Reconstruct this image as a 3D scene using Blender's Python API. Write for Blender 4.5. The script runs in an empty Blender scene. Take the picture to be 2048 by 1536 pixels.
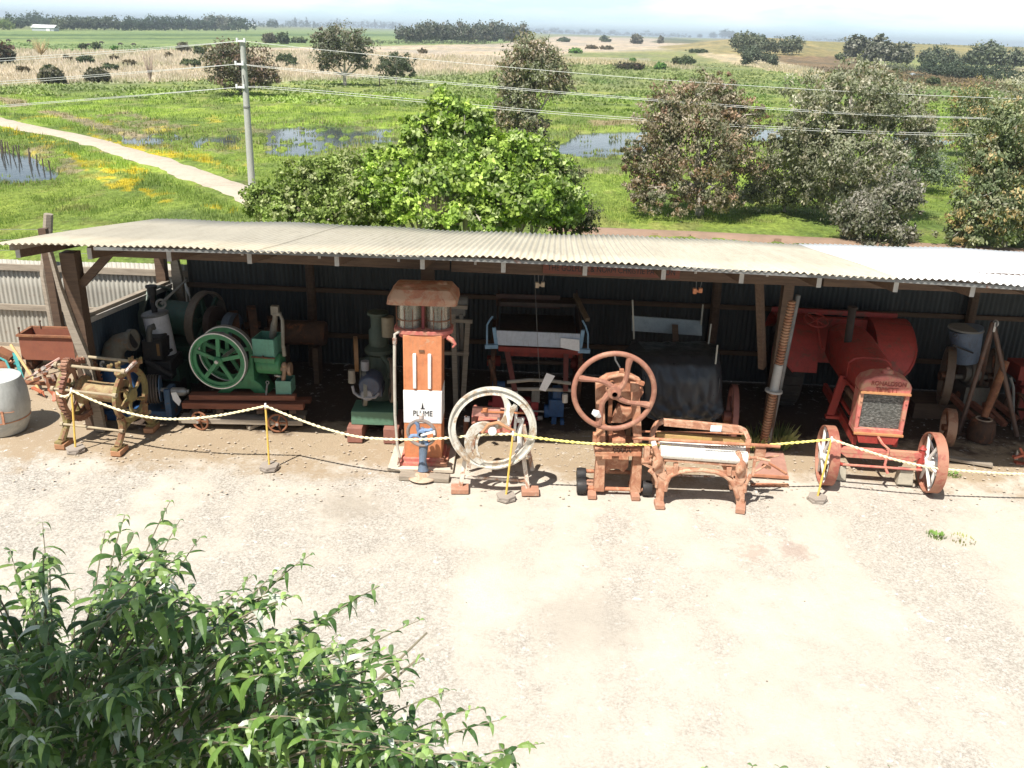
import bpy, math, random
import numpy as np
from mathutils import Vector, Matrix, Quaternion
random.seed(7); RNG=np.random.default_rng(11)
scene=bpy.context.scene
COL=bpy.context.collection
V=Vector
# ---------------------------------------------------------------- camera model
F=1850.; CAMH=5.2
ROLL=math.atan(.030); PITCH=math.atan((768-62)*math.cos(ROLL)/F)
CP,SP,CR,SR=math.cos(PITCH),math.sin(PITCH),math.cos(ROLL),math.sin(ROLL)
def ray(px,py):
    x=(px-1024)/F; y=-(py-768)/F
    xr=x*CR-y*SR; yr=x*SR+y*CR
    return V((xr,CP+yr*SP,-SP+yr*CP))
def G(px,py,z=0.):
    d=ray(px,py); return d*((z-CAMH)/d.z)+V((0,0,CAMH))
def AY(px,py,Y):
    d=ray(px,py); return d*(Y/d.y)+V((0,0,CAMH))
def project(x,y,z):           # numpy: world -> photo pixels
    dz=z-CAMH
    fw=y*CP-dz*SP; up=y*SP+dz*CP
    xr=x/fw; yr=up/fw
    X=xr*CR+yr*SR; Y=-xr*SR+yr*CR
    return X*F+1024, 768-Y*F
# ---------------------------------------------------------------- numpy value noise
def _h(ix,iy,s):
    n=(ix.astype(np.int64)*374761393+iy.astype(np.int64)*668265263+s*1442695041)&0x7fffffff
    n=((n^(n>>13))*1274126177)&0x7fffffff
    n=(n^(n>>16))&0xffff
    return n/65535.
def vnoise(x,y,s=0):
    x=np.asarray(x,float); y=np.asarray(y,float)
    ix=np.floor(x); iy=np.floor(y); fx=x-ix; fy=y-iy
    fx=fx*fx*(3-2*fx); fy=fy*fy*(3-2*fy)
    a=_h(ix,iy,s); b=_h(ix+1,iy,s); c=_h(ix,iy+1,s); d=_h(ix+1,iy+1,s)
    return (a*(1-fx)+b*fx)*(1-fy)+(c*(1-fx)+d*fx)*fy
def fbm(x,y,s=0,o=4):
    t=0;a=.5;n=0
    for k in range(o):
        t=t+a*vnoise(x*2**k,y*2**k,s+k*17); n+=a; a*=.5
    return t/n
def sstep(a,b,x):
    t=np.clip((x-a)/(b-a),0,1); return t*t*(3-2*t)
def inpoly(px,py,poly):
    px=np.asarray(px); py=np.asarray(py); r=np.zeros(px.shape,bool); n=len(poly)
    for i in range(n):
        x1,y1=poly[i]; x2,y2=poly[(i+1)%n]
        if y1==y2: continue
        c=((y1>py)!=(y2>py))&(px<(x2-x1)*(py-y1)/(y2-y1)+x1)
        r^=c
    return r
# ---------------------------------------------------------------- materials
def newmat(name):
    m=bpy.data.materials.new(name); m.use_nodes=True
    nt=m.node_tree; b=nt.nodes['Principled BSDF']
    return m,nt,b
def N(nt,t,**kw):
    n=nt.nodes.new(t)
    for k,v in kw.items():
        if k in n.inputs: n.inputs[k].default_value=v
        else: setattr(n,k,v)
    return n
def mixcol(nt,fac,a,b,mode='MIX'):
    n=nt.nodes.new('ShaderNodeMix'); n.data_type='RGBA'; n.blend_type=mode
    for s,v in ((0,fac),(6,a),(7,b)):
        if hasattr(v,'links') or hasattr(v,'is_linked'): nt.links.new(v,n.inputs[s])
        else: n.inputs[s].default_value=v if s==0 else (*v[:3],1)
    return n.outputs[2]
def ramp(nt,src,a,b,c0=0.,c1=1.):
    n=nt.nodes.new('ShaderNodeMapRange'); n.inputs['From Min'].default_value=a; n.inputs['From Max'].default_value=b
    n.inputs['To Min'].default_value=c0; n.inputs['To Max'].default_value=c1
    nt.links.new(src,n.inputs['Value']); return n.outputs[0]
def noise(nt,co,scale,detail=4,rough=.6,dist=0.):
    n=nt.nodes.new('ShaderNodeTexNoise'); n.inputs['Scale'].default_value=scale
    n.inputs['Detail'].default_value=detail; n.inputs['Roughness'].default_value=rough; n.inputs['Distortion'].default_value=dist
    nt.links.new(co,n.inputs['Vector']); return n.outputs['Fac']
MATS={}
def paint(name,col,col2=None,rust=None,rusta=.45,rough=.55,metal=0.,scale=6.,bump=.25,stretch=None,spec=.4):
    """worn paint / bare metal / wood: base colour varied, a second patchy colour with a shape of its own"""
    if name in MATS: return MATS[name]
    m,nt,b=newmat(name)
    tc=nt.nodes.new('ShaderNodeTexCoord'); co=tc.outputs['Object']
    if stretch:
        mp=nt.nodes.new('ShaderNodeMapping'); mp.inputs['Scale'].default_value=stretch
        nt.links.new(co,mp.inputs['Vector']); co2=mp.outputs[0]
    else: co2=co
    n1=noise(nt,co2,scale,5,.65); n2=noise(nt,co2,scale*4.5,4,.7); n3=noise(nt,co2,scale*.7+1,6,.75,.6)
    c2=col2 or tuple(c*.6 for c in col)
    c=mixcol(nt,ramp(nt,n1,.40,.62),col,c2)
    c=mixcol(nt,ramp(nt,n2,.3,.75,0,.5),c,tuple(min(1,v*1.35) for v in col))
    if rust:
        ms=nt.nodes.new('ShaderNodeMapping'); ms.inputs['Scale'].default_value=(1,1,.12); nt.links.new(co,ms.inputs['Vector'])
        n4=noise(nt,ms.outputs[0],34,4,.7); c=mixcol(nt,ramp(nt,n4,.52,.72,0,.7),c,tuple((a*.55+b_*.45)*.75 for a,b_ in zip(col,rust)))
    if rust:
        fac=ramp(nt,n3,rusta+.12,rusta-.02,0,1)
        # rusta small => little rust
        fac=ramp(nt,n3,.93-rusta-.04,.93-rusta+.05)
        c=mixcol(nt,fac,c,rust)
    nt.links.new(c,b.inputs['Base Color'])
    b.inputs['Metallic'].default_value=metal
    r=ramp(nt,n2,.3,.7,max(.05,rough-.12),min(1,rough+.15)); nt.links.new(r,b.inputs['Roughness'])
    b.inputs['Specular IOR Level'].default_value=spec
    if bump:
        bp=nt.nodes.new('ShaderNodeBump'); bp.inputs['Strength'].default_value=bump; bp.inputs['Distance'].default_value=.008
        nt.links.new(n2,bp.inputs['Height']); nt.links.new(bp.outputs[0],b.inputs['Normal'])
    MATS[name]=m; return m
RU=(.20,.075,.035)
rustm=paint('rusted_iron',(.24,.10,.05),(.12,.05,.03),(.30,.15,.07),.35,.85)
rustp=paint('rust_pink',(.42,.18,.10),(.28,.11,.06),(.5,.27,.16),.4,.8)
rustd=paint('rust_dark',(.085,.045,.028),(.04,.025,.018),RU,.35,.85)
oran=paint('faded_orange',(.56,.22,.10),(.47,.165,.07),(.52,.32,.2),.30,.6)
redp=paint('tractor_red',(.36,.048,.036),(.29,.038,.03),(.19,.06,.04),.36,.55)
redf=paint('tractor_red_faded',(.50,.16,.13),(.40,.10,.08),(.48,.25,.16),.42,.65)
redd=paint('wagon_red',(.22,.035,.025),(.13,.025,.02),None,.4,.75)
white=paint('flaking_white',(.74,.71,.65),(.6,.56,.5),(.34,.17,.09),.28,.7)
whiteb=paint('white_enamel',(.72,.71,.69),(.62,.6,.58),None,.3,.5)
green=paint('engine_green',(.05,.20,.085),(.035,.14,.065),(.05,.05,.03),.30,.45)
greenl=paint('pale_green',(.12,.27,.19),(.09,.2,.14),(.12,.08,.05),.3,.6)
greend=paint('dark_green',(.03,.07,.045),(.02,.045,.03),RU,.25,.6)
blue=paint('faded_blue',(.07,.13,.22),(.05,.09,.15),(.2,.1,.06),.35,.6)
blueb=paint('bright_blue',(.03,.09,.22),(.02,.06,.15),(.1,.07,.05),.3,.5)
bluel=paint('light_blue',(.22,.36,.48),(.16,.28,.4),(.3,.2,.14),.3,.6)
black=paint('black_iron',(.018,.018,.02),(.03,.026,.024),(.07,.04,.025),.3,.6)
grey=paint('grey_iron',(.20,.20,.19),(.12,.12,.115),RU,.28,.6)
steel=paint('worn_steel',(.45,.44,.42),(.3,.29,.28),RU,.2,.4,metal=.6)
olive=paint('olive_iron',(.25,.205,.085),(.15,.125,.055),(.20,.095,.05),.42,.75)
olived=paint('olive_dark',(.20,.17,.08),(.13,.11,.05),(.2,.1,.05),.4,.8)
yellow=paint('yellow_chain',(.78,.68,.42),(.76,.70,.50),None,.3,.6)
yellowp=paint('yellow_pole',(.72,.47,.10),(.6,.4,.1),None,.3,.6)
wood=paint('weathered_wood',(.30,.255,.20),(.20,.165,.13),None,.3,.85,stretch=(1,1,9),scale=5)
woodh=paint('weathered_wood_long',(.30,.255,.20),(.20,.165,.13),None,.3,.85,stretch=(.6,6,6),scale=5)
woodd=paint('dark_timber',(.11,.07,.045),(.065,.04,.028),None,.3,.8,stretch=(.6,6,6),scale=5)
woodw=paint('rafter_end_wood',(.42,.40,.37),(.33,.3,.27),None,.3,.85)
woodr=paint('red_brown_timber',(.20,.075,.045),(.13,.05,.03),None,.3,.8,stretch=(.6,6,6),scale=5)
brick=paint('pink_brick',(.40,.20,.13),(.33,.17,.11),(.42,.3,.22),.3,.9)
blockg=paint('grey_paver',(.30,.26,.22),(.24,.2,.17),None,.3,.9)
tarp=paint('black_tarpaulin',(.016,.018,.022),(.028,.029,.033),None,.3,.38,scale=3,bump=.5,spec=.5)
hosem=paint('grey_hose',(.45,.42,.36),(.36,.33,.28),None,.3,.7)
card=paint('paper_tag',(.75,.75,.76),(.7,.7,.7),None,.3,.5,bump=0)
coppr=paint('brown_brass',(.22,.12,.07),(.14,.08,.05),None,.3,.5,metal=.5)
def glassmat():
    m,nt,b=newmat('old_glass'); nt.nodes.remove(b)
    tr=nt.nodes.new('ShaderNodeBsdfTransparent'); tr.inputs[0].default_value=(.93,.94,.90,1)
    gl=nt.nodes.new('ShaderNodeBsdfGlossy'); gl.inputs[0].default_value=(.9,.9,.85,1); gl.inputs['Roughness'].default_value=.12
    df=nt.nodes.new('ShaderNodeBsdfDiffuse'); df.inputs[0].default_value=(.55,.5,.42,1)
    lw=nt.nodes.new('ShaderNodeLayerWeight'); lw.inputs[0].default_value=.25
    m1=nt.nodes.new('ShaderNodeMixShader'); m1.inputs[0].default_value=.22; nt.links.new(tr.outputs[0],m1.inputs[1]); nt.links.new(df.outputs[0],m1.inputs[2])
    m2=nt.nodes.new('ShaderNodeMixShader'); nt.links.new(lw.outputs['Facing'],m2.inputs[0]); nt.links.new(m1.outputs[0],m2.inputs[1]); nt.links.new(gl.outputs[0],m2.inputs[2])
    nt.links.new(m2.outputs[0],nt.nodes['Material Output'].inputs['Surface'])
    return m
glass=glassmat()
# ---------------------------------------------------------------- mesh builder
class MB:
    def __init__(s): s.v=[]; s.f=[]
    def add(s,vs,fs):
        o=len(s.v); s.v+= [tuple(v) for v in vs]; s.f+=[tuple(i+o for i in f) for f in fs]; return s
    def box(s,c,d,rot=None,taper=1.):
        c=V(c); hx,hy,hz=d[0]/2,d[1]/2,d[2]/2; vs=[]
        for z in (-hz,hz):
            k=taper if z>0 else 1
            for x,y in ((-hx,-hy),(hx,-hy),(hx,hy),(-hx,hy)):
                p=V((x*k,y*k,z)); 
                if rot is not None: p=rot@p
                vs.append(c+p)
        return s.add(vs,[(3,2,1,0),(4,5,6,7),(0,1,5,4),(1,2,6,5),(2,3,7,6),(3,0,4,7)])
    def bar(s,p,q,w,h,up=(0,0,1)):
        p=V(p);q=V(q); d=(q-p); L=d.length; d.normalize(); u=V(up)
        if abs(d.dot(u))>.98: u=V((0,1,0))
        a=d.cross(u).normalized(); b=a.cross(d).normalized(); vs=[]
        for t in (p,q):
            for x,y in ((-1,-1),(1,-1),(1,1),(-1,1)): vs.append(t+a*(x*w/2)+b*(y*h/2))
        return s.add(vs,[(3,2,1,0),(4,5,6,7),(0,1,5,4),(1,2,6,5),(2,3,7,6),(3,0,4,7)])
    def tube(s,pts,r,n=8,caps=True,closed=False):
        pts=[V(p) for p in pts]; m=len(pts); rs=r if isinstance(r,(list,tuple)) else [r]*m
        vs=[];prev=None
        for i,p in enumerate(pts):
            if closed: t=pts[(i+1)%m]-pts[i-1]
            else: t=pts[min(i+1,m-1)]-pts[max(i-1,0)]
            if t.length<1e-9: t=V((0,0,1))
            t.normalize()
            if prev is None:
                u=V((0,0,1)) if abs(t.z)<.9 else V((1,0,0)); a=t.cross(u).normalized()
            else:
                a=prev-t*prev.dot(t)
                a=a.normalized() if a.length>1e-6 else t.orthogonal().normalized()
            prev=a; b=t.cross(a)
            for k in range(n):
                an=2*math.pi*k/n; vs.append(p+(a*math.cos(an)+b*math.sin(an))*rs[i])
        fs=[]
        for i in range(m if closed else m-1):
            j=(i+1)%m
            for k in range(n):
                k2=(k+1)%n; fs.append((i*n+k,i*n+k2,j*n+k2,j*n+k))
        if caps and not closed: fs+=[tuple(range(n-1,-1,-1)),tuple((m-1)*n+k for k in range(n))]
        return s.add(vs,fs)
    def cyl(s,p,q,r,n=16,r2=None): return s.tube([p,q],[r,r if r2 is None else r2],n)
    def lathe(s,prof,n=24,o=(0,0,0),axis=(0,0,1),cap=False):
        o=V(o); ax=V(axis).normalized(); a=ax.orthogonal().normalized(); b=ax.cross(a); vs=[];m=len(prof)
        for r,z in prof:
            for k in range(n):
                an=2*math.pi*k/n; vs.append(o+ax*z+(a*math.cos(an)+b*math.sin(an))*r)
        fs=[(i*n+k,i*n+(k+1)%n,(i+1)*n+(k+1)%n,(i+1)*n+k) for i in range(m-1) for k in range(n)]
        if cap: fs+=[tuple(range(n-1,-1,-1)),tuple((m-1)*n+k for k in range(n))]
        return s.add(vs,fs)
    def ring(s,c,axis,R,w,t,n=40):
        """flat iron tyre: outer radius R, width w along axis, thickness t"""
        return s.lathe([(R,-w/2),(R,w/2),(R-t,w/2),(R-t,-w/2),(R,-w/2)],n,c,axis)
    def torus(s,c,axis,R,r,n=36,m=8):
        pr=[(R+r*math.cos(2*math.pi*k/m),r*math.sin(2*math.pi*k/m)) for k in range(m+1)]
        return s.lathe(pr,n,c,axis)
    def prism(s,pts,off):
        """polygon (3-D points) extruded by vector off"""
        pts=[V(p) for p in pts]; off=V(off); n=len(pts)
        vs=pts+[p+off for p in pts]
        fs=[tuple(range(n-1,-1,-1)),tuple(range(n,2*n))]+[(k,(k+1)%n,n+(k+1)%n,n+k) for k in range(n)]
        return s.add(vs,fs)
    def spokes(s,c,axis,r0,r1,k,w,t,ph=0.,curve=0.,shift=0.):
        c=V(c); ax=V(axis).normalized(); z=V((0,0,1)); a=(z-ax*z.dot(ax))
        a=a.normalized() if a.length>.1 else ax.orthogonal().normalized()
        b=ax.cross(a)
        for i in range(k):
            an=ph+2*math.pi*i/k
            if curve:
                pts=[]
                for j in range(9):
                    q=j/8; r=r0+(r1-r0)*q; aa=an+curve*math.sin(q*math.pi)*.5+curve*q
                    pts.append(c+(a*math.cos(aa)+b*math.sin(aa))*r)
                s.tube(pts,[w/2*(1.15-.3*math.sin(q/8*math.pi)) for q in range(9)],8)
            else:
                d=a*math.cos(an)+b*math.sin(an)
                s.bar(c+d*r0+ax*shift,c+d*r1,w,t,up=ax)
        return s
    def bolts(s,pts,r=.012,d=(0,-1,0),h=.012):
        for p in pts: s.cyl(V(p),V(p)+V(d)*h,r,6)
        return s
def mesh_obj(name,mb,mat,parent=None,loc=None,smooth=38,bevel=0.,label=None,vs=None):
    me=bpy.data.meshes.new(name)
    me.from_pydata(mb.v,[],mb.f); me.validate(); me.update()
    if smooth:
        me.polygons.foreach_set('use_smooth',[True]*len(me.polygons))
        me.set_sharp_from_angle(angle=math.radians(smooth))
    me.materials.append(mat)
    o=bpy.data.objects.new(name,me); COL.objects.link(o)
    if parent: o.parent=parent
    if loc is not None: o.location=loc
    if bevel:
        b=o.modifiers.new('b','BEVEL'); b.width=bevel; b.segments=2; b.limit_method='ANGLE'
    if label: o['label']=label
    return o
def tag(o,label=None,cat=None,group=None,kind=None):
    if label: o['label']=label
    if cat: o['category']=cat
    if group: o['group']=group
    if kind: o['kind']=kind
    return o
class T:
    """a thing: empty at its base, parts in local metres; p() gives the local point seen at a photo position dy metres behind the base"""
    def __init__(s,name,label,cat,base,group=None,rz=0.):
        s.loc=V(base) if len(base)==3 else G(*base)
        s.o=bpy.data.objects.new(name,None); COL.objects.link(s.o); s.o.empty_display_size=.2
        s.o.location=s.loc; s.o.rotation_euler=(0,0,rz); s.rz=rz
        s.R=Matrix.Rotation(-rz,3,'Z')
        tag(s.o,label,cat,group)
    def p(s,px,py,dy=0.): return s.R@(AY(px,py,s.loc.y+dy)-s.loc)
    def part(s,name,mb,mat,parent=None,bevel=0.,label=None,smooth=38):
        return mesh_obj(name,mb,mat,parent or s.o,None,smooth,bevel,label)
def solo(name,mb,mat,label,cat,base,group=None,bevel=0.,kind=None,smooth=38):
    o=mesh_obj(name,mb,mat,None,base,smooth,bevel); tag(o,label,cat,group,kind); return o
def copytree(o,parent=None):
    c=o.copy(); COL.objects.link(c)
    if parent: c.parent=parent
    for ch in list(o.children): copytree(ch,c)
    return c
def text_mb(txt,size,depth=.004,mat=None,align='CENTER'):
    cu=bpy.data.curves.new('t','FONT'); cu.body=txt; cu.size=size; cu.extrude=depth; cu.align_x=align; cu.align_y='CENTER'
    o=bpy.data.objects.new('t',cu); me=bpy.data.meshes.new_from_object(o)
    mb=MB(); mb.v=[tuple(v.co) for v in me.vertices]; mb.f=[tuple(p.vertices) for p in me.polygons]
    bpy.data.objects.remove(o); bpy.data.curves.remove(cu); bpy.data.meshes.remove(me)
    return mb
def xform(mb,M):
    mb.v=[tuple(M@V(v)) for v in mb.v]; return mb
def upright(pos,yaw=0.,tilt=0.,sx=1.):
    return Matrix.Translation(pos)@Matrix.Rotation(yaw,4,'Z')@Matrix.Rotation(math.pi/2-tilt,4,'X')@Matrix.Diagonal((sx,1,1,1))
# ================================================================ GROUND
ZP=-4.0; RISE=8.5
POLY=dict(
 pondA=[(505,258),(640,250),(700,256),(775,250),(800,275),(730,290),(650,304),(600,312),(555,306),(530,288)],
 pondB=[(200,262),(330,262),(480,265),(500,290),(400,298),(300,292),(230,280)],
 pondC=[(1105,292),(1160,263),(1290,257),(1315,285),(1285,307),(1180,315),(1120,309)],
 pondD=[(1470,255),(1560,252),(1620,262),(1610,282),(1500,280)],
 pondE=[(1760,268),(1850,268),(1940,275),(1900,290),(1790,286)],
 pondL=[(-900,240),(0,296),(60,306),(118,345),(110,358),(40,362),(-900,372)],
 pondF=[(1812,142),(1850,146),(1850,153),(1818,150)],
 pondG=[(1660,98),(1740,104),(1740,107),(1660,103)],
)
def zone_colors(x,y):
    """real ground cover over the plain; returns rgb (linear), water mask"""
    px,py=project(x,y,np.full_like(x,ZP))
    n1=fbm(x*.12,y*.06,3); n2=fbm(x*.9,y*.5,9); n3=fbm(x*.03,y*.012,21); n4=fbm(x*.35,y*.2,33)
    wob=(n1-.5)*26*np.clip((py-60)/200,.05,1); wx=(n4-.5)*60*np.clip((py-60)/200,.1,1)
    qx=px+wx; qy=py+wob*.6
    C=np.zeros(x.shape+(3,))
    def put(mask,col,a=1.):
        m=(np.clip(mask,0,1)*a)[...,None]; C[:]=C*(1-m)+np.array(col)*m
    C[:]=(.20,.27,.06)
    put(sstep(.42,.62,n1),(.28,.38,.07)); put(sstep(.5,.72,n4),(.14,.20,.055),.8); put(sstep(.58,.72,n2),(.30,.28,.15),.45); put(sstep(.54,.68,fbm(x*.06,y*.15,91)),(.17,.22,.08),.6)
    # duller mid distance on the right, greyer with distance
    put(sstep(205,150,qy),(.24,.275,.125),.8)
    put(sstep(150,120,qy)*sstep(.35,.6,n1),(.27,.25,.16),.6)
    band=sstep(0,1,(qx-1080)/80.)*sstep(240,130,qy); put(band*sstep(.4,.62,n3),(.23,.25,.12),.7)
    put(sstep(1080,1180,qx)*sstep(215,190,qy)*sstep(150,170,qy)*sstep(.4,.6,n1),(.16,.23,.08),.8)
    # pale reed band
    top=np.interp(qx,[-400,0,250,450,700,1000,1120,1300,1500,1700],[98,99,104,96,93,87,72,76,98,120])
    bot=np.interp(qx,[-400,0,150,420,560,700,960,1150,1300,1500,1650],[174,174,166,160,166,157,147,104,105,116,144])
    reed=sstep(-1,2,qy-top)*sstep(4,-4,qy-bot)*sstep(1750,1640,qx)
    put(reed,(.50,.42,.36),.95); put(reed*sstep(.5,.72,n2),(.36,.31,.24),.5); put(reed*sstep(.6,.72,n1),(.30,.29,.18),.5)
    put(sstep(.55,.68,n3)*sstep(110,120,qy)*sstep(190,160,qy)*sstep(1000,1100,qx),(.45,.38,.29),.7)
    put(inpoly(qx,qy,[(1090,112),(1300,118),(1300,130),(1100,128)])*1.,(.44,.38,.28),.7)
    put(inpoly(qx,qy,[(1380,108),(1640,128),(1660,158),(1600,152),(1400,118)])*1.,(.45,.38,.29),.8)
    # brown samphire on the right
    put(inpoly(qx,qy,[(1560,106),(1700,122),(1980,160),(2048,180),(2300,190),(2300,230),(1960,176),(1760,170),(1640,142),(1550,126)])*1.,(.15,.105,.06),.85)
    put(inpoly(qx,qy,[(1330,75),(1500,93),(1500,99),(1300,85)])*1.,(.08,.1,.05),.8)
    # far green paddocks
    pad=sstep(1,-2,qy-top)*sstep(1040,1000,qx); put(pad,(.20,.27,.12),1)
    put(pad*np.exp(-((qy-70)/2.5)**2),(.07,.13,.06),.8); put(pad*np.exp(-((qy-77)/1.5)**2)*sstep(650,400,qx),(.06,.11,.06),.8)
    put(sstep(62,56,py),(.20,.22,.12),.8)
    # dry stalk line and trampled reed by the track and the water
    def line(pts,w,col,a=1.,nz=.5):
        d=np.full(x.shape,1e9)
        for (x1,y1),(x2,y2) in zip(pts,pts[1:]):
            p1=G(x1,y1,ZP); p2=G(x2,y2,ZP); dx,dy=p2.x-p1.x,p2.y-p1.y
            t=np.clip(((x-p1.x)*dx+(y-p1.y)*dy)/(dx*dx+dy*dy),0,1)
            d=np.minimum(d,np.hypot(x-p1.x-t*dx,y-p1.y-t*dy))
        put(sstep(w,w*.6,d+(n2-.5)*w*nz),col,a)
    line([(95,222),(150,238),(230,262),(300,275)],1.1,(.36,.28,.2),.9,1.2)
    line([(-50,190),(20,200),(40,212)],1.4,(.33,.26,.19),.9,1.2)
    dry=inpoly(qx,qy,[(160,230),(260,225),(380,250),(300,255),(220,245)])|inpoly(qx,qy,[(55,300),(115,290),(165,340),(120,350)])
    put(dry*sstep(.42,.55,n2),(.33,.27,.18),.8)
    put((np.abs(py-281)<28)*(px>180)*(px<800)*sstep(.5,.62,n2),(.3,.26,.17),.6)
    put((np.abs(qy-244)<6)*(px>1180)*(px<1320)*1.,(.33,.24,.18),.7)
    put((np.abs(qy-340)<7)*(px>1160)*(px<1300)*sstep(.45,.6,n2),(.3,.26,.2),.7)
    # yellow flowers
    yl=[[(175,264),(250,278),(330,300),(400,305),(440,330),(330,318),(230,295)],[(130,300),(175,322),(230,340),(300,345),(260,385),(210,370),(170,350)],
        [(280,375),(350,385),(345,408),(300,402)],[(0,242),(50,258),(60,275),(0,262)],[(60,260),(120,285),(60,285)],[(240,330),(300,345),(290,350)],[(400,410),(470,415),(460,425)]]
    ym=np.zeros(x.shape,bool)
    for p in yl: ym|=inpoly(px+(n4-.5)*30,py+(n1-.5)*12,p)
    put(ym*sstep(.44,.60,fbm(x*1.3,y*1.1,15)),(.56,.43,.03),.9)
    put(sstep(400,300,py)*(px<500)*(py>230)*sstep(.66,.72,n2),(.5,.42,.03),.6)
    # near green: lusher
    nr=sstep(330,420,qy); put(nr*sstep(.4,.6,n1),(.15,.21,.06),.6); put(nr*sstep(.55,.7,n2),(.19,.22,.06),.6)
    # water
    W=np.zeros(x.shape)
    sc=np.clip((py-60)/200,.1,1)
    for k,p in POLY.items():
        am=.9 if k in('pondA','pondB') else .25
        ins=inpoly(px+(fbm(x*.5,y*.25,5)-.5)*60*sc*am*1.3,py+(fbm(x*.5,y*.25,6)-.5)*26*sc*am,p)
        if k=='pondB': ins&=(n2>.42)
        if k=='pondA': ins&=(n2>.33)
        W=np.maximum(W,ins*1.)
    wet=W
    return C,wet
def terrain():
    ys=list(np.concatenate([np.linspace(15.3,24,12),24+np.cumsum(np.concatenate([np.full(60,.35),np.geomspace(.37,4.5,150),np.geomspace(5,400,75)]))]))
    ys=[y for y in ys if y<9000]; ys=np.array(ys)
    t=np.concatenate([np.linspace(-1.6,-.75,30,endpoint=False),np.linspace(-.75,.75,380),np.linspace(.75,1.6,31)[1:]])
    X=ys[:,None]*t[None,:]*1.0; X=np.where(True,np.maximum(ys[:,None],26)*t[None,:],X); Y=np.repeat(ys[:,None],len(t),1)
    C,W=zone_colors(X,Y)
    nz=fbm(X*.4,Y*.4,50)
    Z=np.where(Y<24,-4*sstep(15.3,24,Y),ZP)+np.where(Y>24,(nz-.5)*.25*np.clip((Y-24)/10,0,1),0)
    Z=np.where(Y>24,Z-W*.30,Z)
    # rolling rise on the right, far away
    px,py=project(X,Y,np.full_like(X,ZP))
    rise=np.exp(-((X/np.maximum(Y,1)-.42)/.30)**2)*sstep(380,900,Y)*RISE*(1-.35*sstep(1200,3000,Y))
    bump1=np.exp(-((X/np.maximum(Y,1)-.235)/.085)**2-((Y-640)/170)**2)*6.5
    bmp2=np.exp(-((X/np.maximum(Y,1)+.1)/.5)**2)*sstep(2500,5500,Y)*12
    Z=Z+np.where(X/np.maximum(Y,1)>.06,rise*sstep(.10,.26,X/np.maximum(Y,1)),0)+bump1
    m=((rise*sstep(.10,.26,X/np.maximum(Y,1))+bump1)>2.0)
    n=fbm(X*.01,Y*.004,71)
    mm=np.clip(m*.85,0,1)[...,None]; C=C*(1-mm)+(np.array([.25,.22,.11])*(.8+.4*n[...,None]))*mm
    ny,nx=Y.shape; idx=np.arange(ny*nx).reshape(ny,nx)
    f=np.stack([idx[:-1,:-1],idx[:-1,1:],idx[1:,1:],idx[1:,:-1]],-1).reshape(-1,4)
    me=bpy.data.meshes.new('meadow_ground')
    me.from_pydata(np.stack([X,Y,Z],-1).reshape(-1,3).tolist(),[],f.tolist())
    ca=me.color_attributes.new('cover','FLOAT_COLOR','POINT')
    ca.data.foreach_set('color',np.concatenate([C,np.ones(C.shape[:2]+(1,))],-1).reshape(-1).astype(np.float32))
    me.polygons.foreach_set('use_smooth',[True]*len(me.polygons))
    m,nt,b=newmat('meadow')
    at=N(nt,'ShaderNodeAttribute',attribute_name='cover'); tc=nt.nodes.new('ShaderNodeTexCoord')
    mp=nt.nodes.new('ShaderNodeMapping'); mp.inputs['Scale'].default_value=(1,.55,1); nt.links.new(tc.outputs['Object'],mp.inputs[0])
    n1=noise(nt,mp.outputs[0],3.5,6,.75); n2=noise(nt,mp.outputs[0],.25,6,.7); n3=noise(nt,mp.outputs[0],.03,4,.6)
    c=mixcol(nt,1.,at.outputs['Color'],mixcol(nt,ramp(nt,n1,.35,.68),(.55,.55,.5),(1.35,1.35,1.3)),'MULTIPLY')
    c=mixcol(nt,1.,c,mixcol(nt,ramp(nt,n3,.38,.62),(.82,.86,.9),(1.2,1.12,1.05)),'MULTIPLY')
    c=mixcol(nt,1.,c,mixcol(nt,ramp(nt,n2,.38,.62),(.66,.70,.72),(1.28,1.22,1.12)),'MULTIPLY')
    nt.links.new(c,b.inputs['Base Color']); b.inputs['Roughness'].default_value=.95; b.inputs['Specular IOR Level'].default_value=.1
    bp=nt.nodes.new('ShaderNodeBump'); bp.inputs['Strength'].default_value=.7; bp.inputs['Distance'].default_value=.25
    nt.links.new(n1,bp.inputs['Height']); nt.links.new(bp.outputs[0],b.inputs['Normal'])
    me.materials.append(m)
    o=bpy.data.objects.new('meadow_ground',me); COL.objects.link(o); tag(o,kind='structure')
terrain()
# water sheet under the hollows
def water():
    m,nt,b=newmat('marsh_water'); b.inputs['Base Color'].default_value=(.035,.05,.055,1); b.inputs['Roughness'].default_value=.06
    b.inputs['Specular IOR Level'].default_value=1.0; b.inputs['IOR'].default_value=1.5
    tc=nt.nodes.new('ShaderNodeTexCoord'); n=noise(nt,tc.outputs['Object'],2.5,3,.5)
    bp=nt.nodes.new('ShaderNodeBump'); bp.inputs['Strength'].default_value=.25; bp.inputs['Distance'].default_value=.03
    nt.links.new(n,bp.inputs['Height']); nt.links.new(bp.outputs[0],b.inputs['Normal'])
    for nm,(x0,x1,y0,y1) in dict(marsh_pond_water=(-60,60,45,115),far_pond_water=(60,160,150,380)).items():
        mb=MB(); mb.add([(x0,y0,ZP-.19),(x1,y0,ZP-.19),(x1,y1,ZP-.19),(x0,y1,ZP-.19)],[(0,1,2,3)])
        tag(mesh_obj(nm.replace('far_','distant_'),mb,m),kind='structure')
water()
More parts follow.
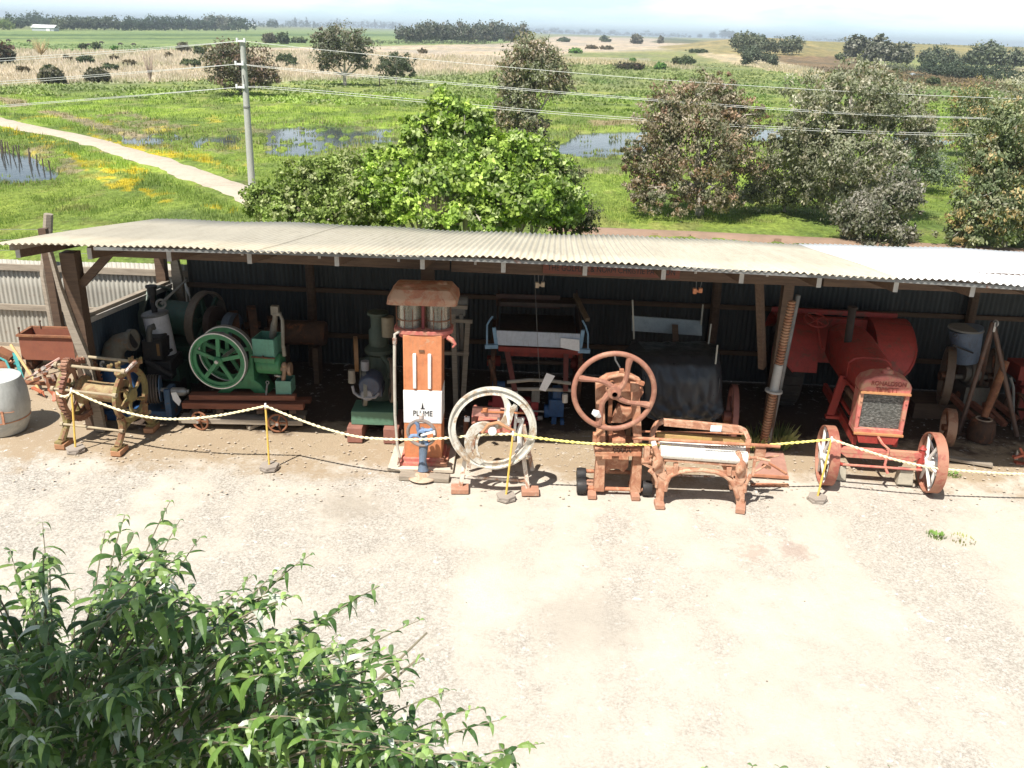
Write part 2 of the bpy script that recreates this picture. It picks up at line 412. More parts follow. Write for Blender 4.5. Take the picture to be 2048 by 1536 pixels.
# gravel track (a slightly raised sheet following the ground)
def strip(name,pts,w,mat,z=.07,nz=.25,wend=None,n=90):
    P=[G(a,b,ZP) for a,b in pts]; L=[0]
    for a,b in zip(P,P[1:]): L.append(L[-1]+(b-a).length)
    mb=MB(); rows=[]
    for i in range(n+1):
        s=L[-1]*i/n
        for k in range(len(P)-1):
            if s<=L[k+1]+1e-6: break
        t=(s-L[k])/(L[k+1]-L[k]); p=P[k].lerp(P[k+1],t); d=(P[k+1]-P[k]).normalized(); side=V((d.y,-d.x,0))
        ww=w+(0 if wend is None else (wend-w)*i/n)
        row=[]
        for q in (-1,-.5,0,.5,1):
            off=side*(q*ww/2+(random.uniform(-1,1)*nz if abs(q)==1 else 0)); 
            row.append((p.x+off.x,p.y+off.y,ZP+z+(.05 if abs(q)<1 else -.12)))
        rows.append(row)
    for i,r in enumerate(rows): mb.v+=r
    for i in range(n):
        for k in range(4): a=i*5+k; mb.f.append((a,a+1,a+6,a+5))
    o=mesh_obj(name,mb,mat); tag(o,kind='structure'); return o
trackm=paint('track_gravel',(.42,.36,.28),(.36,.30,.23),None,.3,.95,scale=.8)
strip('gravel_track',[(-500,150),(-200,194),(0,243),(150,275),(300,318),(420,360),(505,392),(640,450)],3.0,trackm,wend=2.7)
dirtm=paint('bare_dirt',(.26,.17,.12),(.2,.14,.09),None,.3,.95,scale=.6)
strip('dirt_strip',[(1100,457),(1200,464),(1400,472),(1700,487),(2300,520)],1.6,dirtm,nz=.5,z=.10)
# ---------------------------------------------------------------- yard
def yard():
    mb=MB(); nx,ny=90,110; x0,x1,y0,y1=-24,24,-6,15.35
    for j in range(ny+1):
        for i in range(nx+1):
            x=x0+(x1-x0)*i/nx; y=y0+(y1-y0)*j/ny
            z=(float(fbm(np.array([x*1.1]),np.array([y*1.1]),4)[0])-.5)*.03 if y>2 else 0
            mb.v.append((x,y,z-.012))
    for j in range(ny):
        for i in range(nx):
            a=j*(nx+1)+i; mb.f.append((a,a+1,a+nx+2,a+nx+1))
    m,nt,b=newmat('yard_surface')
    tc=nt.nodes.new('ShaderNodeTexCoord'); co=tc.outputs['Object']
    sep=nt.nodes.new('ShaderNodeSeparateXYZ'); nt.links.new(co,sep.inputs[0])
    mpr=nt.nodes.new('ShaderNodeMapping'); mpr.inputs['Rotation'].default_value=(0,0,.62); mpr.inputs['Scale'].default_value=(.9,.28,1); nt.links.new(co,mpr.inputs[0])
    big=noise(nt,mpr.outputs[0],.75,6,.62,.5); mid=noise(nt,co,1.1,6,.7); fine=noise(nt,co,38,5,.8); peb=noise(nt,co,95,3,.8)
    vo=nt.nodes.new('ShaderNodeTexVoronoi'); vo.inputs['Scale'].default_value=26; nt.links.new(co,vo.inputs['Vector'])
    # worn seal: exposed dark aggregate patches v. pale dust
    mid2=noise(nt,co,2.6,6,.75); blend=mixcol(nt,.55,mixcol(nt,.45,mid,mid2),big)
    patch=ramp(nt,blend,.45,.56,.12,.95)
    tarc=mixcol(nt,ramp(nt,fine,.40,.60),(.20,.18,.155),(.53,.49,.435))
    dust=mixcol(nt,ramp(nt,mid,.35,.65),(.585,.525,.44),(.50,.445,.37))
    dust=mixcol(nt,ramp(nt,fine,.45,.68,0,.55),dust,(.33,.285,.235))
    c=mixcol(nt,patch,dust,mixcol(nt,.22,tarc,dust))
    # left and lower-left shows more aggregate
    lf=ramp(nt,sep.outputs[0],0.5,-4.5,0,.75); lm=nt.nodes.new('ShaderNodeMath'); lm.operation='MULTIPLY'
    nt.links.new(lf,lm.inputs[0]); nt.links.new(ramp(nt,mid,.36,.56),lm.inputs[1])
    c=mixcol(nt,lm.outputs[0],c,tarc)
    # pebbly dirt strip before the shed, dark earth under it
    ey=nt.nodes.new('ShaderNodeMath'); ey.operation='ADD'; nt.links.new(sep.outputs[1],ey.inputs[0])
    nt.links.new(ramp(nt,mid,.3,.7,-.55,.55),ey.inputs[1])
    dirt=mixcol(nt,ramp(nt,peb,.35,.62),(.19,.14,.085),(.46,.36,.245))
    dirt=mixcol(nt,ramp(nt,mid,.38,.6),dirt,(.33,.25,.165))
    c=mixcol(nt,ramp(nt,ey.outputs[0],10.3,10.75,0,.9),c,dirt)
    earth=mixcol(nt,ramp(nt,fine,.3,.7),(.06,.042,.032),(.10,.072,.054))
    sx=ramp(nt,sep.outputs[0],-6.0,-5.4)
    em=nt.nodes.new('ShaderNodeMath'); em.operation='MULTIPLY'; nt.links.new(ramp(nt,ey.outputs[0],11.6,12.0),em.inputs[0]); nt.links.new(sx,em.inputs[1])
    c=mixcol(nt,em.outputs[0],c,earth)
    # scattered pale lichen-like blotches where the seal shows white chips
    wp=ramp(nt,noise(nt,co,9,6,.8),.585,.66); wm_=nt.nodes.new('ShaderNodeMath'); wm_.operation='MULTIPLY'; nt.links.new(wp,wm_.inputs[0]); nt.links.new(patch,wm_.inputs[1])
    c=mixcol(nt,wm_.outputs[0],c,(.68,.66,.62))
    # light stones
    st=ramp(nt,vo.outputs['Distance'],.10,.04); sm=nt.nodes.new('ShaderNodeMath'); sm.operation='MULTIPLY'
    nt.links.new(st,sm.inputs[0]); nt.links.new(ramp(nt,peb,.5,.6),sm.inputs[1])
    c=mixcol(nt,sm.outputs[0],c,(.6,.56,.5))
    for (sx_,sy_,sr_,sc2) in ((1508,1103,.20,(.36,.27,.22)),(1592,1100,.22,(.33,.24,.20)),(700,1010,.5,(.30,.26,.21)),(1180,1240,.7,(.36,.32,.27))):
        g_=G(sx_,sy_); vd=nt.nodes.new('ShaderNodeVectorMath'); vd.operation='DISTANCE'; nt.links.new(co,vd.inputs[0]); vd.inputs[1].default_value=(g_.x,g_.y,0)
        ad=nt.nodes.new('ShaderNodeMath'); ad.operation='ADD'; nt.links.new(vd.outputs['Value'],ad.inputs[0]); nt.links.new(ramp(nt,noise(nt,co,7,4,.7),.3,.7,-.16,.16),ad.inputs[1])
        c=mixcol(nt,ramp(nt,ad.outputs[0],sr_,sr_*.4,0,.55),c,sc2)
    # small dark specks of litter
    vo2=nt.nodes.new('ShaderNodeTexVoronoi'); vo2.inputs['Scale'].default_value=3.1; nt.links.new(co,vo2.inputs['Vector'])
    c=mixcol(nt,ramp(nt,vo2.outputs['Distance'],.035,.02),c,(.12,.09,.06))
    nt.links.new(c,b.inputs['Base Color']); b.inputs['Roughness'].default_value=.92; b.inputs['Specular IOR Level'].default_value=.15
    bp=nt.nodes.new('ShaderNodeBump'); bp.inputs['Strength'].default_value=.6; bp.inputs['Distance'].default_value=.012
    nt.links.new(fine,bp.inputs['Height']); nt.links.new(bp.outputs[0],b.inputs['Normal'])
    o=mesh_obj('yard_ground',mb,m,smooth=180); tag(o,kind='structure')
yard()
# two rusty stain patches dug into the seal are part of the yard; loose pebbles on the dirt strip
def pebbles():
    mb=MB()
    for i in range(2200):
        x=random.uniform(-8.5,8); y=random.gauss(10.9,.38)
        if x<-5.8: y=random.uniform(11.5,14.5)
        if i%5==0: y=random.uniform(9.6,10.4)
        if i%9==0: x=random.uniform(-8.8,-6.3); y=random.uniform(13.6,14.5)
        r=random.choice((.004,.006,.008,.011,.016,.022)); a=random.random()*6.28
        vs=[(x+r*math.cos(a+k*1.57)*random.uniform(.7,1.3),y+r*math.sin(a+k*1.57)*random.uniform(.7,1.2),.003) for k in range(4)]+[(x,y,r*.6)]
        mb.add(vs,[(0,1,4),(1,2,4),(2,3,4),(3,0,4)])
    m=paint('pebble_stone',(.45,.38,.3),(.3,.25,.2),None,.3,.9)
    tag(mesh_obj('pebbles',mb,m,smooth=0),kind='stuff',label='small loose stones scattered over the dirt before the shed',cat='gravel')
pebbles()
# ================================================================ SHED
YAW=math.radians(-2.5); U=V((math.cos(YAW),math.sin(YAW),0)); W_=V((-math.sin(YAW),math.cos(YAW),0)); O0=V((-5.86,10.26,0))
SLOPE=.118; EZ=2.77; LEN=19.0; DEP=4.42
def S(u,v,z): return O0+U*u+W_*v+V((0,0,z))
def hump(u): return .085*max(0.,1-((u-5.6)/6.2)**2)
def rz_(v,u=None): return EZ-SLOPE*v+(0 if u is None else hump(u)*(1-v/4.42))
shed=bpy.data.objects.new('open_fronted_shed',None); COL.objects.link(shed)
tag(shed,'long low open fronted machinery shed with cream corrugated iron roof','shed')
def roofmat(name,c1,c2,streak):
    m,nt,b=newmat(name); tc=nt.nodes.new('ShaderNodeTexCoord'); co=tc.outputs['Object']
    mp=nt.nodes.new('ShaderNodeMapping'); mp.inputs['Scale'].default_value=(3.2,.35,1); mp.inputs['Rotation'].default_value=(0,0,-YAW)
    nt.links.new(co,mp.inputs[0]); n1=noise(nt,mp.outputs[0],1.2,5,.65); n2=noise(nt,co,22,4,.7); n3=noise(nt,mp.outputs[0],6,3,.6)
    c=mixcol(nt,ramp(nt,n1,.38,.66),c1,c2); c=mixcol(nt,ramp(nt,n3,.5,.75,0,.45),c,streak); c=mixcol(nt,ramp(nt,n2,.6,.8,0,.3),c,streak)
    nt.links.new(c,b.inputs['Base Color']); b.inputs['Roughness'].default_value=.42; b.inputs['Metallic'].default_value=0.; b.inputs['Specular IOR Level'].default_value=.35
    return m
roof_a=roofmat('roof_cream_iron',(.52,.465,.36),(.45,.40,.305),(.33,.275,.19))
roof_b=roofmat('roof_white_iron',(.74,.74,.73),(.70,.70,.69),(.62,.62,.61))
def corr(u0,u1,v0,v1,amp=.012,pitch=.0762,dz=0.,per=8,lap=None):
    mb=MB(); n=int((u1-u0)/pitch*per); rows=[v0,v0+.7*(v1-v0)/1.0,v1]
    vs=[v0+(v1-v0)*k/4 for k in range(5)]
    for v in vs:
        for i in range(n+1):
            u=u0+(u1-u0)*i/n; sag=.012*math.sin(u*1.3+v)+.008*math.sin(u*3.7)
            mb.v.append(tuple(S(u,v,rz_(v,u)+dz+amp*math.sin(2*math.pi*u/pitch)+sag)))
    k0=len(mb.v)
    for v in vs:
        for i in range(n+1):
            u=u0+(u1-u0)*i/n; sag=.012*math.sin(u*1.3+v)+.008*math.sin(u*3.7)
            mb.v.append(tuple(S(u,v,rz_(v,u)+dz-.002+amp*math.sin(2*math.pi*u/pitch)+sag)))
    w=n+1
    for o,fl in ((0,1),(k0,0)):
        for j in range(4):
            for i in range(n):
                a=o+j*w+i; q=(a,a+1,a+w+1,a+w); mb.f.append(q if fl else q[::-1])
    for i in range(n): 
        mb.f.append((i,k0+i,k0+i+1,i+1)); a=4*w+i; mb.f.append((a,a+1,k0+a+1,k0+a))
    return mb
# cream sheets laid in bays with visible laps, each bay one roof part
xs=[-0.06]; u=-.06
while u<9.9: u+=.762*random.choice((1,2,2)); xs.append(u)
SPLIT=10.0; xs=[x for x in xs if x<SPLIT-.4]+[SPLIT]
for i,(a,b) in enumerate(zip(xs,xs[1:])):
    mesh_obj('roof_sheet',corr(a-.04,b,random.uniform(-.02,.015),DEP,dz=.0025*(i%2)+.001*random.random()),roof_a,shed,smooth=180)
mesh_obj('roof_sheet',corr(SPLIT,LEN,-.01,DEP,dz=.003),roof_b,shed,smooth=180,label='bright white painted corrugated roof sheets at the right end')
# lead-grey edge flashing strip under the eave sheet edge (batten)
bt=MB()
for k in range(30):
    a_=1.1+(LEN-1.1)*k/30; b_=1.1+(LEN-1.1)*(k+1)/30; bt.bar(S(a_,.04,rz_(0,a_)-.032),S(b_,.04,rz_(0,b_)-.032),.045,.035)
if 1: mesh_obj('eave_batten',bt,grey,shed)
bt=MB(); bt.bar(S(0,DEP-.1,rz_(DEP)-.06),S(LEN,DEP-.1,rz_(DEP)-.06),.05,.07); mesh_obj('rear_batten',bt,woodd,shed)
bt=MB(); bt.bar(S(.1,.1,EZ-.04),S(.1,DEP,rz_(DEP)-.04),.05,.06); mesh_obj('side_batten',bt,woodh,shed)
# rafters (they run front to back and stick out past the beam)
def ufor(px,py,v,z):   # u where that photo column meets the line (v,z)
    best=None
    for i in range(1500):
        u=i*.01; p=S(u,v,z); x,_=project(np.array(p.x),np.array(p.y),np.array(p.z))
        if best is None or abs(x-px)<best[0]: best=(abs(x-px),u)
    return best[1]
rpx=[35,178,340,502,675,845,1007,1170,1327,1482,1637,1790,1942]
rafs=[ufor(x,520,.24,2.68) for x in rpx]; rafs+=[rafs[-1]+.88*k for k in range(1,9) if rafs[-1]+.88*k<LEN-.1]
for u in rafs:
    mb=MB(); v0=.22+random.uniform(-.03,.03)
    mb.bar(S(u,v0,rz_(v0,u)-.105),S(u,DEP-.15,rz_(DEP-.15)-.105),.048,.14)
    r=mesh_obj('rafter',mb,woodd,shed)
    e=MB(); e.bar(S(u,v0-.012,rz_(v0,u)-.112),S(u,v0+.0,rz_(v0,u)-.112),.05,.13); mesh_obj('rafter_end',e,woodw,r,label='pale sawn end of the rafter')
# little hoop-iron straps between rafters
for i in range(1,len(rafs)-1):
    u=(rafs[i]+rafs[i+1])/2+.06; mb=MB(); mb.bar(S(u,1.12,2.63),S(u,1.135,2.50),.03,.012); mesh_obj('strap',mb,woodw,shed)
# front beam, in lengths
VB=1.2
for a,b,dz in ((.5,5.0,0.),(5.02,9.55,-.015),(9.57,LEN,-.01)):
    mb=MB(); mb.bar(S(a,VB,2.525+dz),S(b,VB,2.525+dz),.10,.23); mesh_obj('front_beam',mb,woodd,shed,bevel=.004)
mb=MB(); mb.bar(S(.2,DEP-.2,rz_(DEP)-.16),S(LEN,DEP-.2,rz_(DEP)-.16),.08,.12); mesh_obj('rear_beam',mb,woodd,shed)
# posts
def post(px,py,v,top,w,mat=woodd,lean=0.,z0=0):
    u=ufor(px,py,v,top); mb=MB()
    mb.tube([S(u+lean,v,z0-.05),S(u+lean*.5,v,top*.5),S(u,v,top)],[w*.55,w*.5,w*.48],8)
    return mesh_obj('post',mb,mat,shed),u
u1=ufor(140,540,VB+.08,2.42)
mb=MB(); mb.bar(S(u1+.02,VB+.08,-.05),S(u1,VB+.08,2.42),.19,.19,up=(0,1,0)); mesh_obj('post',mb,woodd,shed)
# split grey slab leaning on the first post
mb=MB(); pa=[(u1-.20,2.52,.03),(u1-.15,2.0,.05),(u1-.09,1.5,.10),(u1+.02,1.0,.13),(u1+.07,.5,.12),(u1+.09,0,.13)]
pr=[S(u,VB-.06,z)for u,z,w in pa]; L=[S(u,VB-.06,z)+U*w for u,z,w in pa]
k=[]; 
for (u,z,w) in pa: k.append(S(u,VB-.09,z))
for (u,z,w) in reversed(pa): k.append(S(u+w,VB-.09,z))
mb.prism(k,W_*.07); mesh_obj('post_slab',mb,wood,shed,label='pale grey split slab nailed to the end post')
for px in (855,): 
    u=ufor(px,560,VB+.08,2.42); mb=MB(); mb.bar(S(u,VB+.09,-.05),S(u,VB+.09,2.42),.16,.14,up=(0,1,0)); mesh_obj('post',mb,woodd,shed)
uR=ufor(1583,575,VB+.05,2.41)
mb=MB(); mb.bar(S(uR+.05,VB+.42,-.05),S(uR+.04,VB+.34,2.42),.13,.12,up=(0,1,0)); mesh_obj('post',mb,woodd,shed)
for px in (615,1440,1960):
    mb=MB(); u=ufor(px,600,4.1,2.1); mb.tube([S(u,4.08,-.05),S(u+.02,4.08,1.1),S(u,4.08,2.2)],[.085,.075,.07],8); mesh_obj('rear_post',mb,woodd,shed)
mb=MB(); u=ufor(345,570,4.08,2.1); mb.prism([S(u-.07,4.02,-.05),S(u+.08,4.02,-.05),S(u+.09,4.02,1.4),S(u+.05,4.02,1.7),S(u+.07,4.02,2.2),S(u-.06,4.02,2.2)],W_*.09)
# rear corner pair: one dark, one pale slab
mesh_obj('rear_post',mb,wood,shed,label='pale rear post beside the open side')
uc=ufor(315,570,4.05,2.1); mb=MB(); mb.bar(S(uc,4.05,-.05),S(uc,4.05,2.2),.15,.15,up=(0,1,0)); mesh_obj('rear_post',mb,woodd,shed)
# braces
for a,b in ((S(u1+.1,VB+.08,2.0),S(u1+.52,VB+.08,2.42)),(S(uR-.12,VB+.45,1.15),S(uR-.38,VB+.1,2.40)),(S(uc,4.0,1.75),S(uc-.12,4.0,2.15))):
    mb=MB(); mb.bar(a,b,.07,.10); mesh_obj('brace',mb,woodd,shed)
# corrugated walls
def wallsheet(P0,P1,z0,zt0,zt1,nrm,mat,name,parent,label=None,amp=.010,pitch=.0762,gaps=True,thick=.003):
    """vertical corrugated sheet P0->P1 with slanted top"""
    mb=MB(); P0=V(P0);P1=V(P1); L=(P1-P0).length; d=(P1-P0)/L; nrm=V(nrm); n=int(L/pitch*8); per=int(.762/pitch*8)
    for s_ in (0,-thick):
        for j in range(4):
            for i in range(n+1):
                t=i/n; k=(i//per); off=.004*(k%2)
                zt=zt0+(zt1-zt0)*t+(.02*math.sin(k*7.3) if gaps else 0)
                z=z0+(zt-z0)*j/3
                p=P0+d*L*t+nrm*(amp*math.sin(2*math.pi*L*t/pitch)+off+s_); mb.v.append((p.x,p.y,z))
    w=n+1
    for o in (0,4*w):
        for j in range(3):
            for i in range(n): a=o+j*w+i; mb.f.append((a,a+1,a+w+1,a+w))
    for i in range(n): a=3*w+i; mb.f.append((a,a+1,a+4*w+1,a+4*w))
    return mesh_obj(name,mb,mat,parent,smooth=180,label=label)
def ironwall(name,c1,c2,rust):
    m,nt,b=newmat(name); tc=nt.nodes.new('ShaderNodeTexCoord'); co=tc.outputs['Object']
    mp=nt.nodes.new('ShaderNodeMapping'); mp.inputs['Scale'].default_value=(5,5,.6); nt.links.new(co,mp.inputs[0])
    n1=noise(nt,mp.outputs[0],1.3,5,.65); n2=noise(nt,co,14,4,.7)
    c=mixcol(nt,ramp(nt,n1,.35,.65),c1,c2); c=mixcol(nt,ramp(nt,n2,.58,.75,0,.6),c,rust)
    nt.links.new(c,b.inputs['Base Color']); b.inputs['Roughness'].default_value=.65; b.inputs['Metallic'].default_value=.1
    MATS[name]=m; return m
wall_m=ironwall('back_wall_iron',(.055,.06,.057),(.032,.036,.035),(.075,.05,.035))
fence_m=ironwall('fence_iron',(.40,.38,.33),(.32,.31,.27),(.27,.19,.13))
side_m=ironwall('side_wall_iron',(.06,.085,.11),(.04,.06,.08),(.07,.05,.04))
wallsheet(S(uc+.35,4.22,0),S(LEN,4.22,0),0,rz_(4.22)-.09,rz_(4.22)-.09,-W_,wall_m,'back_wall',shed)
mb=MB()
for z in (.5,1.25,1.95): mb.bar(S(uc+.35,4.17,z),S(LEN,4.17,z),.05,.07)
mesh_obj('wall_rail',mb,woodd,shed)
us=u1-.02
# side wall: lower part sheeted, open above a sloping rail
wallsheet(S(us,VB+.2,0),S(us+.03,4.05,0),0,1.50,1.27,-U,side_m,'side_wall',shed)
mb=MB(); mb.bar(S(us-.0,VB+.15,1.53),S(us+.03,4.05,1.31),.09,.045); mesh_obj('side_rail',mb,wood,shed)
mb=MB(); mb.bar(S(us+.06,VB+.15,1.47),S(us+.09,4.05,1.25),.035,.07); mesh_obj('side_rail',mb,woodw,shed)
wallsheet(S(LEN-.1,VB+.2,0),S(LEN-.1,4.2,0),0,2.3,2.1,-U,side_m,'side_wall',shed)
mb=MB(); mb.bar(S(LEN-.3,VB+.08,-.05),S(LEN-.3,VB+.08,2.42),.18,.18,up=(0,1,0)); mesh_obj('post',mb,woodd,shed)
for u_ in (14.2,):
    mb=MB(); mb.bar(S(u_,VB+.08,-.05),S(u_,VB+.08,2.42),.17,.17,up=(0,1,0)); mesh_obj('post',mb,woodd,shed)
# ---- painted sign board on the beam
sg=T('name_board','dark red brown name board with dark capitals fixed to the shed beam','sign',S(ufor(1223,550,VB-.06,2.5),VB-.075,2.505),rz=YAW)
ua=ufor(1088,545,VB-.07,2.5); ub=ufor(1362,555,VB-.07,2.5); w=ub-ua
mb=MB(); mb.box((0,0,0),(w,.03,.145)); sg.part('board',mb,paint('sign_board',(.16,.055,.035),(.11,.04,.03),None,.3,.7,stretch=(.8,6,6)),bevel=.003)
t=text_mb('THE GOLFLEA & NORM CHRISTIE PAVILION',.105,.002)
xsz=max(v[0] for v in t.v)-min(v[0] for v in t.v); xform(t,upright((0,-.017,0),0,0,w*.93/xsz)); sg.part('lettering',t,black,smooth=0)
# ---- tin hooks / pulley blocks hanging from the beam
def block(px,py,n,lab,mat):
    b=S(ufor(px,py,VB+.1,2.2),VB+.1,0); pz=AY(px,py,b.y).z
    t=T('hanging_pulley_block',lab,'pulley block',(AY(px,py,b.y).x,b.y,pz))
    mb=MB(); mb.box((-.035,0,0),(.045,.05,.07)); mb.box((.035,0,.01),(.045,.05,.06)); mb.box((0,0,.0),(.03,.03,.03)); t.part('block',mb,mat,bevel=.004)
    mb=MB(); mb.tube([(-.02,0,.03),(-.03,0,2.42-pz)],.004,5); mb.tube([(.03,0,.03),(.05,0,2.42-pz)],.004,5); t.part('hanger',mb,grey)
block(1080,570,2,'small pale pulley block hanging below the name board',paint('block_tan',(.45,.36,.25),(.3,.22,.15)))
block(1395,582,1,'small orange pulley block hanging from the beam above the tarpaulin',oran)
# ---- fence continuing past the shed
fy=14.82
def fence():
    t=T('corrugated_fence','pale corrugated iron fence with weathered timber rails left of the shed','fence',(-9.5,fy,0))
    d=U; L=5.8; P0=V((-11.5-t.loc.x,0.50*.0436*9-.02,0)); 
    a=V((-7.0,.29,0)); b=V((6.5,-.29,0))
    wallsheet(a,b,.02,1.50,1.50,(0,-1,0),fence_m,'corrugated_sheet',t.o,amp=.011)
    nw=V((0,-.045,0))
    for z0,hh in ((1.38,.10),(.70,.09)):
        mb=MB(); mb.bar(a+nw+V((0,0,z0)),a.lerp(b,.52)+nw+V((0,0,z0+.01)),.05,hh); mb.bar(a.lerp(b,.523)+nw+V((0,0,z0-.01)),b+nw+V((0,0,z0)),.05,hh); t.part('rail',mb,woodh)
    mb=MB(); mb.bar(a+nw*.2+V((0,0,.02)),b+nw*.2+V((0,0,.02)),.03,.06); t.part('plinth',mb,woodh)
    for x in (-6,-3.2):
        mb=MB(); mb.bar((x,.16,0),(x,.16,1.5),.11,.09); t.part('fence_post',mb,wood)
fence()
def fpost():
    t=T('tall_fence_post','tall weathered grey post standing up above the roof corner','post',(AY(118,690,14.62).x,14.62,0))
    tp=t.p(97,428); mb=MB(); mb.tube([(.0,0,-.1),(-.04,.0,1.3),(tp.x,0,tp.z)],[.095,.085,.07],6); t.part('post_shaft',mb,wood,smooth=20)
fpost()
mb=MB(); b=AY(122,690,14.3); mb.bar((0,0,-.1),(-.03,0,2.1),.12,.10,up=(0,1,0)); solo('dark_gate_post',mb,woodd,'square dark brown post between the tall grey post and the shed','post',(b.x,14.35,0))
# wire fence strands running across the paddock behind (posts hidden by the fence)
for i,(z,lab) in enumerate(((2.0,'topmost thin wire strand above the corrugated fence'),(1.82,'middle thin wire strand above the corrugated fence'),(1.64,'lowest thin wire strand above the corrugated fence'))):
    pts=[]
    for k in range(30):
        x=-14+k*.3; pts.append((x+7.45,0.02*math.sin(k),.012*math.sin(k*.6+i)))
    mb=MB(); mb.tube(pts,.0035,4); solo('fence_wire',mb,grey,lab,'wire',(-7.45,14.70,z),'wires above the corrugated fence')

# ================================================================ YARD EXHIBITS
X_=(1,0,0); Y_=(0,1,0)
def arc(c,r,a0,a1,n,pl='xz',ry=None):
    out=[]; ry=ry or r
    for i in range(n+1):
        a=math.radians(a0+(a1-a0)*i/n); u,v=r*math.cos(a),ry*math.sin(a)
        out.append(V((c[0]+u,c[1],c[2]+v)) if pl=='xz' else V((c[0],c[1]+u,c[2]+v)) if pl=='yz' else V((c[0]+u,c[1]+v,c[2])))
    return out
def band(mb,a,b,off):
    """strip solid between two polylines a,b extruded by off (quads, any shape)"""
    off=V(off)
    for i in range(len(a)-1):
        mb.prism([a[i],a[i+1],b[i+1],b[i]],off)
    return mb
def pbox(mb,t,px0,py0,px1,py1,dy,dep):
    """box whose front face is seen between two photo corners"""
    a=t.p(px0,py0,dy); b=t.p(px1,py1,dy)
    c=(a+b)/2; mb.box((c.x,c.y+dep/2,c.z),(abs(b.x-a.x),dep,abs(b.z-a.z))); return mb
# ---- barrel
t=T('round_barrel','bulging pale grey barrel with a rusty repair strap left of the winch','barrel',(-6.84,11.36,0))
mb=MB(); mb.lathe([(0,.0),(.30,.0),(.355,.14),(.385,.34),(.375,.55),(.335,.72),(.325,.75),(.30,.75),(.29,.72),(0,.715)],40); t.part('staves',mb,paint('grey_barrel',(.44,.45,.43),(.35,.36,.34),(.5,.5,.47),.35,.55,scale=3))
mb=MB(); mb.lathe([(0,.0),(.285,.0)],30,(0,0,.724)); t.part('lid',mb,paint('barrel_lid',(.66,.67,.66),(.6,.6,.6),None,.3,.5))
mb=MB()
mb.lathe([(.372,.20),(.372,.215),(.366,.215)],40); mb.tube([V((math.cos(a)*.39,math.sin(a)*.39,.38+.03*math.sin(3*a))) for a in np.linspace(-2.6,-.6,14)],.006,5); mb.box((.02+.2,-.325,.30),(.03,.012,.18)); t.part('strap',mb,rustp)
# ---- rusty trough
t=T('iron_trough','long rusty iron trough standing before the corrugated fence','trough',(-7.25,13.62,0))
def openbox(mb,x0,x1,y0,y1,z0,z1,th=.02):
    mb.box(((x0+x1)/2,y0+th/2,(z0+z1)/2),(x1-x0,th,z1-z0)); mb.box(((x0+x1)/2,y1-th/2,(z0+z1)/2),(x1-x0,th,z1-z0))
    mb.box((x0+th/2,(y0+y1)/2,(z0+z1)/2),(th,y1-y0-2*th,z1-z0)); mb.box((x1-th/2,(y0+y1)/2,(z0+z1)/2),(th,y1-y0-2*th,z1-z0)); mb.box(((x0+x1)/2,(y0+y1)/2,z0+th/2+.002),(x1-x0-2*th,y1-y0-2*th,th)); return mb
ml=t.p(47,735).x
mb=MB(); openbox(mb,ml,ml+1.55,.0,.42,.17,.56,.02); t.part('tank',mb,paint('trough_rust',(.24,.085,.05),(.18,.06,.04),(.33,.15,.08),.32,.75,scale=2))
mb=MB(); mb.bar((ml-.02,-.01,.57),(ml+1.57,-.01,.57),.05,.03); mb.bar((ml-.02,.43,.57),(ml+1.57,.43,.57),.05,.03); mb.bar((ml,-.0,.57),(ml,.43,.57),.05,.03); t.part('rim',mb,rustm)
for x in (ml+.08,ml+.75,ml+1.45):
    mb=MB(); mb.box((x,.2,.085),(.09,.34,.17)); t.part('leg',mb,rustd)
for x,y in ((ml+.02,.02),(ml+.16,.4)):
    mb=MB(); mb.cyl((x,y,.56),(x,y,.68),.009,6); mb.cyl((x,y,.67),(x,y,.69),.018,6); t.part('bolt',mb,rustd)
# ---- plough clutter at the far left
t=T('walking_plough','old walking plough with teal curved handles lying at the left edge','plough',G(20,760))
mb=MB(); mb.tube([t.p(-20,715,.5),t.p(0,716,.45),t.p(12,722,.3),t.p(20,740,.2),t.p(28,748,.1)],.018,7); mb.tube([t.p(25,715,.6),t.p(38,723,.5),t.p(36,730,.4),t.p(28,727,.4)],.016,7); mb.bar(t.p(28,706,.6),t.p(45,758,.1),.05,.02); t.part('handle',mb,paint('teal_paint',(.05,.28,.27),(.04,.2,.2),RU,.25,.5))
mb=MB(); mb.bar(t.p(-10,752,.2),t.p(24,722,.4),.05,.03); mb.tube([t.p(-20,700,.6),t.p(15,760,.1)],.02,6); t.part('beam',mb,redf)
mb=MB(); mb.cyl(t.p(-12,735,.35),t.p(22,737,.35),.11,16); mb.box(t.p(8,712,.6),(.25,.2,.16),Matrix.Rotation(.5,3,'Y')); t.part('share',mb,rustm)
mb=MB(); mb.lathe([(0,0),(.12,.01),(.13,.03),(0,.035)],18,t.p(6,758,.0),(.1,-.6,1)); t.part('wheel',mb,paint('teal_paint',(.05,.28,.27)))
def rod(name,lab,cat,pts,r,mat,base,n=7,group=None):
    t=T(name,lab,cat,base,group); mb=MB(); mb.tube([t.p(*q) for q in pts],r,n); return t,t.part('shaft',mb,mat),mb
t,_,_=rod('timber_pole','straw coloured timber pole leaning from the ground behind the barrel','pole',[(22,690,.9),(45,725,.55),(68,760,.2),(80,786,0)],.022,paint('straw_wood',(.5,.34,.15),(.42,.27,.13)),G(80,786))
t,_,_=rod('pink_rod','long thin pale pink rod sloping down from the shed post','rod',[(140,703,.7),(95,730,.4),(45,762,0.03)],.013,paint('pale_pink',(.55,.35,.3),(.45,.28,.23)),G(45,765))
mb=MB(); mb.tube([t.p(136,706,.68),(t.p(112,722,.5)),t.p(93,742,.35)],.011,6); t.part('side_rod',mb,paint('pale_pink',(.55,.35,.3)))
